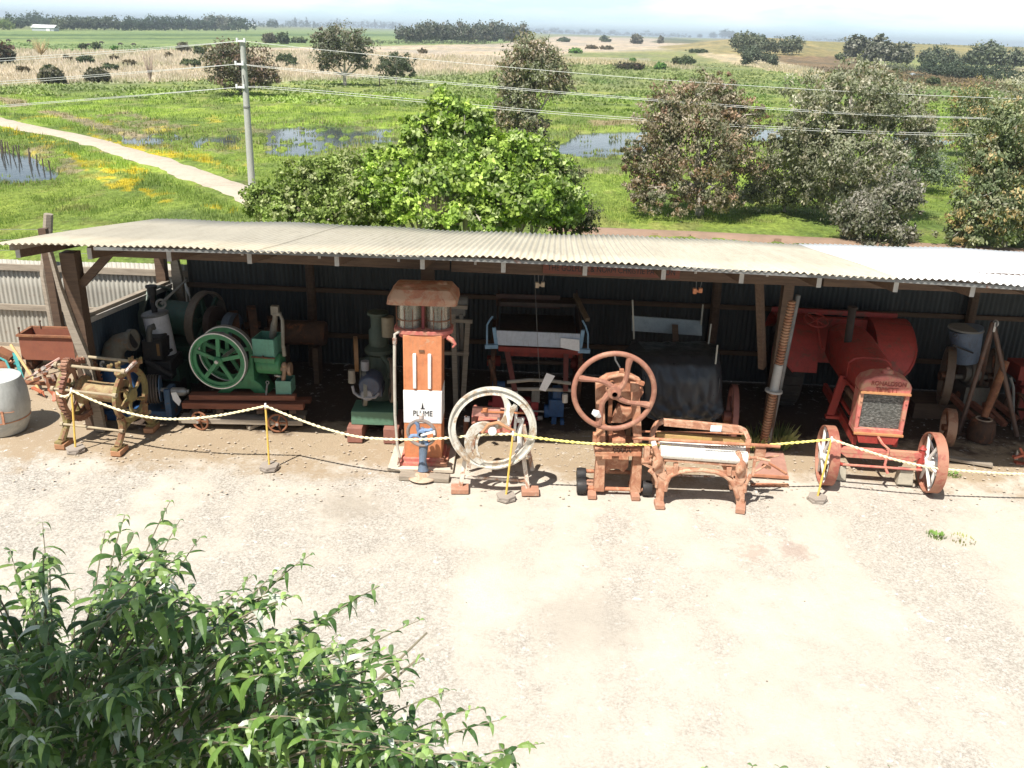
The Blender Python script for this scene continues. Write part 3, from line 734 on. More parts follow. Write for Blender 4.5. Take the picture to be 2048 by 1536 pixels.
t=T('cultivator_frame','jumble of rusty cultivator bars with pale clamps beside the winch','cultivator',G(85,800))
mb=MB(); mb.tube([t.p(45,760,.3),t.p(70,748,.35),t.p(100,732,.4),t.p(118,727,.4),t.p(140,735,.4),t.p(148,745,.4)],.014,7); t.part('curved_handle',mb,paint('pale_iron',(.5,.46,.42),(.4,.34,.3),RU))
mb=MB(); mb.cyl(t.p(50,765,.4),t.p(125,768,.4),.035,10); mb.cyl(t.p(95,760,.45),t.p(140,762,.45),.045,10); t.part('main_bar',mb,rustm)
mb=MB(); 
for x,y,d in ((75,757,.3),(88,745,.3),(108,755,.35),(84,738,.3)): mb.box(t.p(x,y,d),(.10,.06,.05),Matrix.Rotation(.4*d+x,3,'Y'))
mb.bar(t.p(88,750,.3),t.p(100,780,.2),.04,.02); t.part('clamp',mb,paint('pale_iron',(.5,.46,.42)))
for a in ((98,778,.2,118,800,.1),(65,775,.2,85,785,.1),(110,785,.1,108,802,0)):
    mb=MB(); mb.bar(t.p(*a[:3]),t.p(*a[3:]),.05,.025); mb.tube([t.p(*a[3:])+V((0,0,.0)),t.p(*a[3:])+V((.04,-.03,-.05))],[.02,.004],6); t.part('tine',mb,paint('orange_rust',(.42,.13,.06),(.3,.09,.05)))
mb=MB(); mb.torus(t.p(70,812,-.05),(0,-1,.2),.05,.012,14,6); t.part('ring',mb,paint('orange_rust',(.42,.13,.06)))
# ---- winch
t=T('geared_hand_winch','olive hand winch with big toothed gear ring on timber blocks','winch',(-5.80,10.86,0),rz=math.radians(-11))
WW=.80
def sideframe(x):
    mb=MB(); th=.05
    c=(x,.40,.66); n=40; R1,R0=.36,.30
    mb.lathe([(R1,-th/2),(R1,th/2),(R0,th/2),(R0,-th/2),(R1,-th/2)],36,c,X_)
    for a in range(6):
        an=math.radians(30+60*a); p0=V(c); p1=V((x,c[1]+math.cos(an)*R0,c[2]+math.sin(an)*R0)); mid=(p0+p1)/2+V((0,math.sin(an)*.03,-math.cos(an)*.03))
        mb.tube([p0+(p1-p0)*.2,mid,p1],[.028,.02,.03],6)
    mb.lathe([(.0,-.045),(.085,-.045),(.085,.045),(0,.045)],18,c,X_)
    for s in (-1,1):
        y0=.40+s*.27; 
        pts=[V((x,y0,.44)),V((x,.40+s*.25,.36)),V((x,.40+s*.27,.24)),V((x,.40+s*.36,.13)),V((x,.40+s*.40,.09))]
        mb.tube(pts,[.05,.05,.042,.045,.05],8); mb.box((x,.40+s*.40,.085),(.10,.17,.03))
        mb.tube([V((x,.40+s*.16,.98)),V((x,.40+s*.20,1.04))],[.05,.05],8)
    mb.tube(arc((x,.40,.12),.30,25,155,8,'yz',.20),.024,6)
    return mb
t.part('side_frame',sideframe(.0),olive); t.part('side_frame',sideframe(WW),olive)
mb=MB(); mb.lathe([(.10,.0),(.19,.0),(.19,.03),(.135,.05),(.125,.30),(.135,.54),(.19,.57),(.19,.60),(.10,.60)],28,(.12,.40,.66),X_); t.part('drum',mb,paint('drum_olive',(.33,.25,.13),(.22,.16,.08),(.24,.13,.07),.42,.7))
mb=MB(); R=.395; mb.lathe([(R,-.03),(R,.03),(R-.05,.03),(R-.05,-.03),(R,-.03)],44,(.08,.40,.66),X_)
for k in range(44):
    a=2*math.pi*k/44; mb.box((.08,.40+math.cos(a)*(R+.012),.66+math.sin(a)*(R+.012)),(.075,.026,.026),Matrix.Rotation(a,3,'X'))
mb.spokes((.08,.40,.66),X_,.05,R-.04,6,.05,.03,.3); t.part('gear_ring',mb,paint('gear_rust',(.20,.085,.055),(.13,.055,.04),(.3,.16,.1)))
for nm,(y,z,xa,xb,r) in dict(a=(.22,1.05,-.10,WW+.10,.020),b=(.56,1.06,.05,WW+.02,.020),c=(.06,.78,-.08,WW+.04,.017),d=(.09,.28,-.05,WW+.05,.016),e=(.70,.30,-.05,WW+.05,.016)).items():
    mb=MB(); mb.cyl((xa,y,z),(xb,y,z),r,9); mb.cyl((xa,y,z),(xa+.04,y,z),r*2,8); mb.cyl((xb-.05,y,z),(xb,y,z),r*1.8,8); t.part('tie_rod',mb,paint('rod_iron',(.36,.30,.2),(.25,.18,.12)))
mb=MB(); mb.lathe([(.0,0),(.09,0),(.09,.09),(0,.09)],16,(.04,.22,1.05),X_); 
for k in range(14): a=k*math.pi/7; mb.box((.085,.22+.095*math.cos(a),1.05+.095*math.sin(a)),(.08,.02,.02),Matrix.Rotation(a,3,'X'))
t.part('pinion',mb,paint('gear_rust',(.2,.085,.055)))
for x,y,z in ((WW-.14,.25,1.07),(WW-.06,.30,1.09),(WW+.0,.5,1.10),(WW+.05,.6,1.06)):
    mb=MB(); mb.box((x,y,z),(.05,.06,.07),Matrix.Rotation(x*3,3,'Z')); mb.cyl((x,y,z),(x+.05,y-.03,z+.06),.018,7); t.part('pawl',mb,olive)
mb=MB(); mb.tube([(WW+.04,.22,1.05),(WW+.1,.22,1.05),(WW+.13,.3,1.10),(WW+.13,.40,1.12)],[.02,.02,.025,.03],7); t.part('crank',mb,paint('pale_iron',(.5,.46,.42)))
for x,y in ((0,.0),(WW,0),(0,.80),(WW,.80)):
    mb=MB(); mb.box((x,y+(.03 if y==0 else -.03),.035),(.13,.24,.07),Matrix.Rotation(.15,3,'Z')); t.part('foot_block',mb,paint('orange_timber',(.38,.19,.10),(.3,.15,.08)),bevel=.005)
# ---- rope stanchions and chain spans
stp=[((152,905),(143,781)),((539,940),(531,812)),((1012,1000),(1026,868)),((1634,1003),(1663,879))]
slabels=['yellow rope stanchion on hexagonal block in front of the olive winch','yellow rope stanchion on hexagonal block in front of the green engine','yellow rope stanchion on hexagonal block before the white flywheel of the chaff cutter','leaning yellow rope stanchion on hexagonal block by the red tractor']
tops=[]
for i,((bx,by),(tx,ty)) in enumerate(stp):
    t=T('rope_stanchion',slabels[i],'stanchion',G(bx,by-3),'yellow stanchions carrying the rope')
    for k,(z0,z1,r,a0) in enumerate(((0,.028,.125,.2),(.031,.058,.12,.45))):
        mb=MB(); mb.lathe([(0,z0),(r,z0),(r,z1-.004),(r-.006,z1),(0,z1)],6 if k else 6); xform(mb,Matrix.Rotation(a0+i*.3,4,'Z')); t.part('base_block',mb,blockg,smooth=20)
    p=t.p(tx,ty,.0); mb=MB(); mb.cyl((0,0,.05),p,.0125,9); t.part('pole',mb,yellowp)
    mb=MB(); mb.cyl(p,p+V((0,0,.035)),.018,9,.012); t.part('cap',mb,whiteb); mb=MB(); mb.torus(p-V((0,0,.015)),(1,0,0),.022,.006,12,5); t.part('hook',mb,whiteb)
    tops.append(t.loc+p)
def chain(pix,A,B,lab,mat=yellow):
    """twisted rope through traced points; depth goes evenly from A to B"""
    n=len(pix); pts=[]
    xa,xb=pix[0][0],pix[-1][0]
    for x,y in pix: pts.append(AY(x,y,A.y+(B.y-A.y)*(x-xa)/(xb-xa) if xb!=xa else A.y))
    pts[0]=A.copy(); pts[-1]=B.copy(); fine=[]
    for i in range(n-1):
        p0=pts[max(i-1,0)];p1=pts[i];p2=pts[i+1];p3=pts[min(i+2,n-1)]
        for k in range(24):
            s=k/24; fine.append(.5*((2*p1)+(p2-p0)*s+(2*p0-5*p1+4*p2-p3)*s*s+(3*p1-p0-3*p2+p3)*s**3))
    fine.append(pts[-1]); L=0; rad=[]; out=[]; acc=[0]
    for a,b in zip(fine,fine[1:]): acc.append(acc[-1]+(b-a).length)
    tot=acc[-1]; N_=int(tot/.0085); P=[]; j=0
    for i in range(N_+1):
        d=tot*i/N_
        while j<len(acc)-2 and acc[j+1]<d: j+=1
        s=(d-acc[j])/max(1e-9,acc[j+1]-acc[j]); P.append(fine[j].lerp(fine[j+1],s))
    base=A; mb=MB()
    for ph in (0,math.pi):
        Q=[]
        for i,p in enumerate(P):
            a=i*.0085/.062*2*math.pi*.5*2/2+ph; Q.append(p-base+V((0,math.cos(a)*.0085,math.sin(a)*.0085)))
        mb.tube(Q,[.0085+.0015*math.sin(i*.7) for i in range(len(P))],6)
    solo('barrier_rope',mb,mat,lab,'rope',base,'yellow barrier ropes between the stanchions')
T1,T2,T3,T4=tops
yel2=paint('yellow_chain_bright',(.86,.72,.18),(.82,.70,.32),None,.3,.6)
lt=AY(112,783,T1.y+.05)
chain([(143,783),(138,790),(128,793),(118,790),(112,783)],T1,lt,'short end of yellow rope tied back onto the winch frame')
chain([(143,783),(200,806),(270,829),(340,838),(430,832),(531,812)],T1,T2,'sagging yellow rope in front of the winch and green engine')
chain([(531,812),(590,836),(650,857),(720,874),(800,879),(880,877),(960,870),(1026,868)],T2,T3,'long yellow rope running across the fuel pump')
chain([(1026,868),(1090,878),(1180,887),(1280,889),(1400,893),(1480,894),(1560,888),(1663,879)],T3,T4,'yellow rope running across the press and the mangle',yel2)
chain([(1663,879),(1730,901),(1800,922),(1870,936),(1960,944),(2060,948),(2300,944),(2700,915)],T4,AY(2700,915,T4.y+.1),'yellow rope running right from the tractor out of view')
# ---- petrol bowser
t=T('petrol_bowser','tall faded orange petrol bowser with twin glass measuring cylinders','petrol pump',G(846,936))
zz=lambda py,dy=0.,px=846:t.p(px,py,dy).z
cw=.235
zb,zt=.13,zz(672); 
mb=MB(); mb.box((0,.22,(zb+zt)/2),(cw*2,.40,zt-zb)); cab=t.part('cabinet',mb,oran,bevel=.012)
mb=MB(); z0,z1=zz(848),zz(782); mb.box((0,.218,(z0+z1)/2),(cw*2+.008,.41,z1-z0)); pan=t.part('white_panel',mb,paint('white_panel_paint',(.78,.77,.74),(.72,.71,.68),None),cab,bevel=.01,label='white painted band round the cabinet')
tx=text_mb('PLUME',.10,.002); xform(tx,upright((0,.010,zz(828)),0,0,.82)); t.part('lettering',tx,black,pan,smooth=0)
mb=MB(); f=zz(817); mb.prism([(-.012,.008,f),(.012,.008,f),(.006,.008,f+.035),(.0,.008,f+.075),(-.01,.008,f+.035)],(0,.004,0)); mb.box((0,.010,f-.005),(.05,.006,.008)); t.part('plume_emblem',mb,black,pan,smooth=0)
for px in (829,859):
    mb=MB(); x=t.p(px,740).x; z0,z1=zz(778),zz(708); mb.box((x,.008,(z0+z1)/2),(.042,.03,z1-z0)); t.part('gauge_strip',mb,whiteb,cab,bevel=.008)
mb=MB(); mb.box((t.p(843,703).x,.014,zz(703)),(.065,.012,.03)); t.part('maker_plate',mb,coppr,cab)
mb=MB(); mb.prism([(-.29,-.06,.05),(.31,-.06,.05),(.31,.50,.05),(-.29,.50,.05)],(0,0,.045)); mb.box((.0,.22,.115),(.54,.47,.05)); t.part('plinth',mb,redf,bevel=.006)
mb=MB(); mb.box((-.02,.2,.025),(.82,.66,.05)); t.part('concrete_base',mb,paint('pale_concrete',(.55,.48,.38),(.46,.4,.32),None,.3,.9),bevel=.01)
# bowl head
zc=zz(658)
mb=MB(); mb.prism([V((.36*math.copysign(abs(math.cos(a))**.6,math.cos(a)),.24+.23*math.copysign(abs(math.sin(a))**.6,math.sin(a)),zt+.0)) for a in np.linspace(0,2*math.pi,36,endpoint=False)],(0,0,.05)); mb.prism([V((.30*math.copysign(abs(math.cos(a))**.5,math.cos(a)),.24+.2*math.copysign(abs(math.sin(a))**.5,math.sin(a)),zt-.05)) for a in np.linspace(0,2*math.pi,30,endpoint=False)],(0,0,.05)); t.part('bowl_tray',mb,redf,bevel=.006)
ztop=zz(604)
for x in (-.175,.175):
    mb=MB(); mb.lathe([(.150,0),(.150,ztop-zt-.05),(.142,ztop-zt-.05),(.142,0),(.150,0)],28,(x,.24,zt+.05)); g=t.part('glass_cylinder',mb,glass)
    mb=MB(); mb.cyl((x-.03,.2,zt+.05),(x-.03,.2,ztop-.02),.012,8)
    for k in range(7): 
        z=zt+.10+k*.048; mb.lathe([(0,0),(.022,.004),(.022,.012),(0,.016)],10,(x-.03,.2,z))
    mb.cyl((x,.24,zt+.052),(x,.24,zt+.08),.13,20); t.part('level_marks',mb,steel,g)
    mb=MB()
    for dx in (-.155,-.045,.055,.155): mb.cyl((x+dx,.24-math.sqrt(max(0,.16**2-dx*dx))-.006,zt+.05),(x+dx,.24-math.sqrt(max(0,.16**2-dx*dx))-.006,zt+(.30 if abs(dx)<.1 else ztop-zt)),.005,6)
    mb.lathe([(.158,.0),(.158,.012),(.153,.012)],28,(x,.24,zt+.15)); t.part('guard_rod',mb,rustm)
mb=MB(); mb.cyl((0,.12,zt+.05),(0,.12,ztop),.02,10); t.part('centre_pipe',mb,paint('maroon',(.2,.04,.04),(.14,.03,.03)))
# scalloped roof
hw,hd=.42,.33; z0=ztop-.03; yc=.26
mb=MB(); n=96; rings=[]
def rr(h,d,e=.16):
    out=[]
    for i in range(n):
        a=2*math.pi*i/n; out.append((h*math.copysign(abs(math.cos(a))**e,math.cos(a)),yc+d*math.copysign(abs(math.sin(a))**e,math.sin(a))))
    return out
for h,d,z,sc_ in ((hw,hd,0,0),(hw*.975,hd*.97,.075,.014),(hw*.95,hd*.95,.088,.014),(hw*.80,hd*.72,.165,0),(hw*.3,hd*.25,.185,0)):
    rings.append([(x,y,z0+z-sc_*abs(math.sin(x*26+y*26))) for x,y in rr(h,d)])
vs=sum(rings,[])+[(0,yc,z0+.187),(0,yc,z0+.03)]; fs=[]; m_=len(rings)
for k in range(m_-1):
    for i in range(n): fs.append((k*n+i,k*n+(i+1)%n,(k+1)*n+(i+1)%n,(k+1)*n+i))
for i in range(n): fs.append(((m_-1)*n+i,(m_-1)*n+(i+1)%n,m_*n)); fs.append(((i+1)%n,i,m_*n+1))
mb.add(vs,fs); rf=t.part('canopy',mb,paint('canopy_orange',(.42,.18,.10),(.31,.11,.065),(.46,.28,.18),.45,.75),smooth=22)
for x,y in ((-.17,.18),(.20,.33)):
    mb=MB(); mb.lathe([(0,.035),(.05,.035),(.075,.02),(.09,0)],18,(x,y,z0+.165)); t.part('filler_cap',mb,paint('canopy_orange',(.42,.15,.07)),rf)
mb=MB(); hx=t.p(790,700).x
pts=[(-.28,.05,zt+.03),(hx+.0,.0,zt+.01),(hx,-.02,zt-.06),t.p(789,740,-.02),t.p(790,830,-.03),t.p(795,895,-.05),t.p(800,915,-.08)]
mb.tube(pts,[.016,.017,.019,.019,.018,.017,.016],9); t.part('hose',mb,hosem)
mb=MB(); mb.cyl((hx,-.02,zt-.03),(hx,-.02,zt-.10),.027,12); t.part('hose_fitting',mb,paint('pale_iron',(.5,.46,.42))); mb=MB(); mb.cyl(t.p(800,915,-.08),t.p(795,930,-.1),.022,10,.01); t.part('hose_fitting',mb,paint('pale_iron',(.5,.46,.42)))
mb=MB(); mb.tube([(.31,.0,zt-.01),(.36,-.03,zt-.03),(.40,-.04,zt-.08),(.37,-.04,zt-.12)],[.03,.03,.02,.012],8); t.part('nozzle_hook',mb,redf)
# ---- timber sleepers at its foot
t=T('flat_timber_sleeper','weathered grey sleeper lying flat in front of the petrol bowser','timber',G(845,962))
mb=MB(); mb.box((.02,.06,.03),(.62,.16,.06),Matrix.Rotation(-.05,3,'Z')); t.part('plank',mb,woodh,bevel=.006)
# ---- hand cranked blower
t=T('hand_blower','small blue spoked hand wheel on a cast stand with rusty dished foot','hand blower',G(845,955))
c=t.p(843,866,.0)
mb=MB(); mb.torus(c,(.1,1,.05),.168,.022,36,8); w=t.part('hand_wheel',mb,paint('blower_wheel',(.24,.20,.18),(.16,.13,.12),(.3,.17,.1),.35,.6))
mb=MB(); mb.spokes(c,(.1,1,.05),.02,.165,4,.055,.03,.35,curve=.75); mb.lathe([(0,-.06),(.05,-.06),(.055,.03),(0,.03)],16,c,Y_); t.part('spokes',mb,paint('spoke_blue',(.18,.27,.42),(.13,.2,.33),RU,.3,.5),w)
mb=MB(); mb.tube([c+V((.0,.06,-.02)),c+V((.02,.06,-.18)),V((.0,.03,.22)),V((.01,0,.09))],[.055,.06,.045,.07],12); mb.cyl(c+V((0,-.06,0)),c+V((0,.12,0)),.03,10); t.part('stand',mb,paint('stand_blue',(.12,.16,.22),(.09,.12,.16),(.2,.14,.1),.35,.5))
mb=MB(); mb.bar(c+V((.0,-.07,.0)),c+V((.17,-.08,.06)),.03,.02); mb.cyl(c+V((.16,-.08,.06)),c+V((.17,-.16,.06)),.014,8); t.part('crank',mb,whiteb)
mb=MB(); mb.lathe([(0,.10),(.05,.09),(.09,.06),(.17,.045),(.18,.03),(.14,.0),(0,.0)],28,(0,-.03,.0)); t.part('dished_foot',mb,paint('foot_rust',(.42,.26,.17),(.34,.2,.13),(.5,.38,.28)))
mb=MB(); mb.lathe([(0,.0),(.03,.0),(.03,.05),(.012,.07),(0,.07)],12,c+V((.0,.0,.19))); t.part('oil_cup',mb,paint('cup_pale',(.5,.42,.38),(.4,.33,.3)))
# ---- chaff cutter with big white wheel
t=T('chaff_cutter','chaff cutter with large white cast flywheel and curved blades on A legs','chaff cutter',(-.17,9.98,0))
c=t.p(985,857,-.10); Rr=.515
mb=MB(); mb.lathe([(Rr,-.03),(Rr,.03),(Rr-.02,.035),(Rr-.032,.015),(Rr-.055,.015),(Rr-.075,.03),(Rr-.085,.03),(Rr-.085,-.03),(Rr-.055,-.012),(Rr-.032,-.012),(Rr-.02,-.035),(Rr,-.03)],64,c,Y_); fw=t.part('flywheel',mb,paint('wheel_white',(.56,.54,.48),(.45,.42,.36),(.36,.26,.17),.38,.6))
# S-curved blade arms
R1=Rr-.07
def pol(a,r): return c+V((math.cos(math.radians(a))*r,0,math.sin(math.radians(a))*r))
def ribbon(mb,pts,th,dy):
    P=[t.p(x,y,-.10)+V((0,dy,0)) for x,y,w in pts]; Wd=[w*.0030 for _,_,w in pts]
    # resample smoothly
    Q=[];Z=[]
    for i in range(len(P)-1):
        p0=P[max(i-1,0)];p1=P[i];p2=P[i+1];p3=P[min(i+2,len(P)-1)]
        for k in range(6): s_=k/6; Q.append(.5*((2*p1)+(p2-p0)*s_+(2*p0-5*p1+4*p2-p3)*s_*s_+(3*p1-p0-3*p2+p3)*s_**3)); Z.append(Wd[i]+(Wd[i+1]-Wd[i])*s_)
    Q.append(P[-1]);Z.append(Wd[-1]); L_=[];R_=[]
    for i,q in enumerate(Q):
        d_=(Q[min(i+1,len(Q)-1)]-Q[max(i-1,0)]).normalized(); nn=V((-d_.z,0,d_.x)); L_.append(q+nn*Z[i]);R_.append(q-nn*Z[i])
    o_=V((0,th,0)); k0=L_+R_+[p+o_ for p in L_]+[p+o_ for p in R_]; n_=len(Q); fs=[]
    for i in range(n_-1):
        fs+=[(i,i+1,n_+i+1,n_+i),(2*n_+i+1,2*n_+i,3*n_+i,3*n_+i+1),(i+1,i,2*n_+i,2*n_+i+1),(n_+i,n_+i+1,3*n_+i+1,3*n_+i)]
    mb.add(k0,fs)
mb=MB(); ribbon(mb,[(1002,786,5),(1010,797,9),(1016,812,14),(1016,828,16),(1006,845,13),(988,852,13),(968,850,17),(951,857,20),(939,874,17),(936,893,12),(944,911,10),(962,926,7)],.03,-.03)
t.part('blade_arm',mb,paint('wheel_white',(.7,.68,.61)),fw,bevel=.006)
mb=MB(); ribbon(mb,[(1031,808,8),(1024,820,9),(1019,838,9),(1014,850,8)],.03,-.045); ribbon(mb,[(960,866,5),(954,880,5),(955,900,4),(966,922,4)],.02,-.045); t.part('blade_edge',mb,paint('wheel_white',(.7,.68,.61)),fw)
mb=MB(); mb.tube([pol(20,R1*.45)+V((0,-.04,0)),pol(50,R1*.62)+V((0,-.03,0)),pol(62,R1*.86)+V((0,-.02,0))],[.012,.028,.012],6); mb.lathe([(0,-.09),(.05,-.09),(.055,.06),(0,.06)],16,c,Y_); t.part('hub',mb,whiteb,fw)
mb=MB(); mb.tube([pol(195,.12)+V((0,-.06,0)),pol(120,.09)+V((0,-.07,0)),pol(60,.12)+V((0,-.06,0)),pol(10,.19)+V((0,-.06,0)),pol(0,.26)+V((0,-.05,0))],[.018,.022,.022,.02,.014],8); t.part('crank_handle',mb,paint('tan_iron',(.45,.24,.12),(.34,.17,.09)),fw)
def leg(px0,py0,px1,py1,dy0,dy1,w=.05):
    mb=MB(); mb.bar(t.p(px0,py0,dy0),t.p(px1,py1,dy1),w,.04,up=(0,1,0)); t.part('leg',mb,paint('leg_white',(.66,.60,.52),(.5,.42,.34),(.38,.2,.12),.42,.75))
leg(938,870,921,972,.08,.0); leg(950,860,938,935,.42,.52); leg(1040,860,1056,978,.05,.0); leg(1047,850,1065,940,.42,.5)
mb=MB(); mb.bar(t.p(925,953,.02),t.p(1055,962,.02),.02,.03); t.part('cross_rail',mb,paint('leg_white',(.66,.6,.52)))
mb=MB(); a=t.p(944,820,.02); b=t.p(1022,868,.02); 
mb.box(((a.x+b.x)/2,.28,.80),(b.x-a.x,.46,.12)); 
mb.tube([V((a.x+.02,y,.88+.06*math.sin((y)*6))) for y in (.0,.12,.25,.4,.5)],.03,6); t.part('feed_body',mb,redf,bevel=.01)
mb=MB(); mb.bar(t.p(945,822,.0),t.p(1000,825,.0),.06,.10); mb.bar(t.p(1000,828,.1),t.p(1022,830,.1),.10,.12); t.part('throat',mb,paint('pink_paint',(.5,.26,.21),(.42,.2,.16),RU,.25,.6))
mb=MB(); mb.box(t.p(1010,842,.10),(.10,.10,.12)); t.part('bearing_block',mb,paint('mustard',(.5,.42,.06),(.4,.33,.06)),bevel=.006)
mb=MB(); mb.bar(t.p(962,823,-.03),t.p(1050,826,-.03),.018,.02); mb.cyl(t.p(970,822,-.04),t.p(970,816,-.04),.03,12); t.part('tension_bar',mb,oran)
mb=MB(); 
for k in range(9): mb.lathe([(.02,0),(.032,.004),(.02,.010)],12,t.p(932,866-k*3.2,.05))
mb.cyl(t.p(932,870,.05),t.p(932,832,.05),.012,8); t.part('spring',mb,rustm)
mb=MB(); mb.box(t.p(934,838,.04),(.06,.05,.05)); mb.box(t.p(998,826,.0),(.03,.05,.08)); mb.bar(t.p(997,820,0),t.p(997,850,0),.025,.02); t.part('bracket',mb,whiteb)
mb=MB(); mb.tube([t.p(1046,835,.0),t.p(1038,865,-.0),t.p(1040,890,.0),t.p(1032,905,.0)],[.02,.035,.03,.02],8); mb.box(t.p(1040,840,.0),(.07,.05,.05)); mb.bar(t.p(1033,815,.0),t.p(1028,880,.0),.03,.03); t.part('lever',mb,whiteb)
for x in (920,1060):
    b=t.p(x,978 if x<1000 else 985,-.0); mb=MB(); mb.box((b.x,-.02,.03),(.21,.17,.06),Matrix.Rotation(.05,3,'Z')); t.part('foot_brick',mb,brick,bevel=.006)
# ---- drill / punch press with large wheel
t=T('iron_press','rusty iron press with big smooth hand wheel and black rollers at its feet','press',(1.27,10.0,0))
pk=paint('press_pink',(.38,.175,.10),(.26,.11,.065),(.48,.27,.17),.42,.8,scale=9)
pw=paint('press_wheel',(.31,.14,.095),(.23,.10,.065),(.38,.2,.13),.38,.6)
c=t.p(1228,783,-.22)
mb=MB(); mb.torus(c,Y_,.455,.031,56,10); wh=t.part('hand_wheel',mb,pw)
mb=MB()
for a0 in (35,125,215,305):
    pts=[]
    for k in range(10):
        q=k/9; a=math.radians(a0+42*math.sin(q*math.pi*.5)-8); r=.04+.40*q; pts.append(c+V((math.cos(a)*r,0,math.sin(a)*r)))
    mb.tube(pts,[.045-.017*math.sin(k/9*math.pi) for k in range(10)],8)
mb.lathe([(0,-.10),(.03,-.10),(.035,-.05),(.075,-.045),(.085,.02),(.06,.05),(0,.05)],20,c,Y_); t.part('spokes',mb,pw,wh)
mb=MB(); p=t.p(1190,825,-.24); mb.tube([p+V((-.03,0,.01)),p+V((.02,-.01,-.01)),p+V((.06,-.0,-.05))],[.03,.045,.02],8); t.part('cloth_wrap',mb,whiteb,wh)
mb=MB(); mb.cyl(c+V((0,-.1,0)),c+V((0,.42,0)),.03,12); t.part('shaft',mb,rustm)
# uprights
for x0,x1 in ((1199,1197),(1268,1270)):
    mb=MB(); a=t.p(x0,762,.10); b=t.p(x1,985,-.02); mb.prism([V((a.x-.05,.02,a.z)),V((a.x+.05,.02,a.z)),V((b.x+.05,-.02,.60)),V((b.x+.065,-.05,.05)),V((b.x-.065,-.05,.05)),V((b.x-.05,-.02,.60))],(0,.13,0)); t.part('upright',mb,pk,bevel=.006)
mb=MB(); a=t.p(1198,800,.12); b=t.p(1283,752,.12)
head=[t.p(1196,780,.1),t.p(1200,764,.1),t.p(1215,755,.1),t.p(1240,751,.1),t.p(1265,755,.1),t.p(1282,764,.1),t.p(1288,785,.1),t.p(1278,800,.1),t.p(1255,808,.1),t.p(1230,800,.1),t.p(1210,802,.1)]
mb.prism(head,(0,.16,0)); mb.tube([t.p(1206,762,.08),t.p(1222,754,.08),t.p(1242,750,.08),t.p(1262,754,.08),t.p(1280,762,.08)],.025,8); t.part('head_casting',mb,pk,bevel=.006)
mb=MB(); mb.box(t.p(1243,748,.15),(.05,.06,.12)); mb.box(t.p(1280,765,.08),(.10,.05,.04),Matrix.Rotation(.3,3,'Y')); mb.cyl(t.p(1278,778,.05),t.p(1278,778,.12),.03,12); t.part('cap_lug',mb,rustp)
mb=MB(); g=[t.p(1222,845,.05),t.p(1237,812,.05),t.p(1250,818,.05),t.p(1278,820,.05),t.p(1270,832,.05),t.p(1245,846,.05)]; mb.prism(g,(0,.10,0)); t.part('ram_guide',mb,pk)
mb=MB(); mb.bar(t.p(1221,796,.12),t.p(1219,845,.12),.045,.05); mb.bar(t.p(1221,860,.12),t.p(1221,880,.12),.05,.05); t.part('slide_bar',mb,rustm)
mb=MB(); mb.cyl(t.p(1262,805,.25),t.p(1268,805,.40),.07,14); t.part('round_weight',mb,black)
mb=MB(); pbox(mb,t,1187,870,1203,890,.05,.1); mb.tube([t.p(1195,862,.0),t.p(1190,870,-.02),t.p(1205,858,-.02),t.p(1212,850,-.03)],.018,7); mb.cyl(t.p(1275,838,.02),t.p(1285,836,.02),.02,8); t.part('catch',mb,rustp)
mb=MB(); pbox(mb,t,1218,872,1250,898,.05,.25); pbox(mb,t,1225,880,1250,895,-.04,.12); t.part('die_box',mb,rustp,bevel=.006)
mb=MB(); pbox(mb,t,1190,895,1280,912,-.08,.36); t.part('table',mb,pk,bevel=.008)
mb=MB(); mb.bar(t.p(1190,908,-.10),t.p(1282,908,-.10),.02,.05); mb.box(t.p(1214,914,-.1),(.11,.03,.04)); mb.box(t.p(1247,915,-.1),(.11,.03,.04)); t.part('ledge',mb,rustp)
mb=MB(); 
for k in range(9): mb.torus(t.p(1228+k*4,900+(k%2)*1.5,-.10),(0,1,.3) if k%2 else (1,.2,0),.022,.006,10,5)
t.part('short_chain',mb,rustd)
mb=MB(); mb.prism([t.p(1205,915,.06),t.p(1258,915,.06),t.p(1256,935,.06),t.p(1246,945,.06),t.p(1238,938,.06),t.p(1222,938,.06),t.p(1214,945,.06),t.p(1206,935,.06)],(0,.2,0)); t.part('lower_casting',mb,pk)
mb=MB(); mb.cyl(t.p(1170,976,-.0),t.p(1295,980,-.0),.025,10); mb.cyl(t.p(1170,942,.32),t.p(1270,945,.32),.025,10); t.part('axle',mb,rustp)
for px,py,dy in ((1163,972,0),(1163,938,.30),(1293,983,0)):
    q=t.p(px,py,dy); mb=MB(); mb.lathe([(.03,-.055),(.088,-.055),(.095,0),(.088,.055),(.03,.055)],24,V((q.x,dy,.095)),X_); t.part('roller',mb,black)
for px in (1182,1268):
    b=t.p(px,990); mb=MB(); mb.box((b.x,.05,.03),(.10,.42,.06)); t.part('foot_block',mb,brick,bevel=.006)
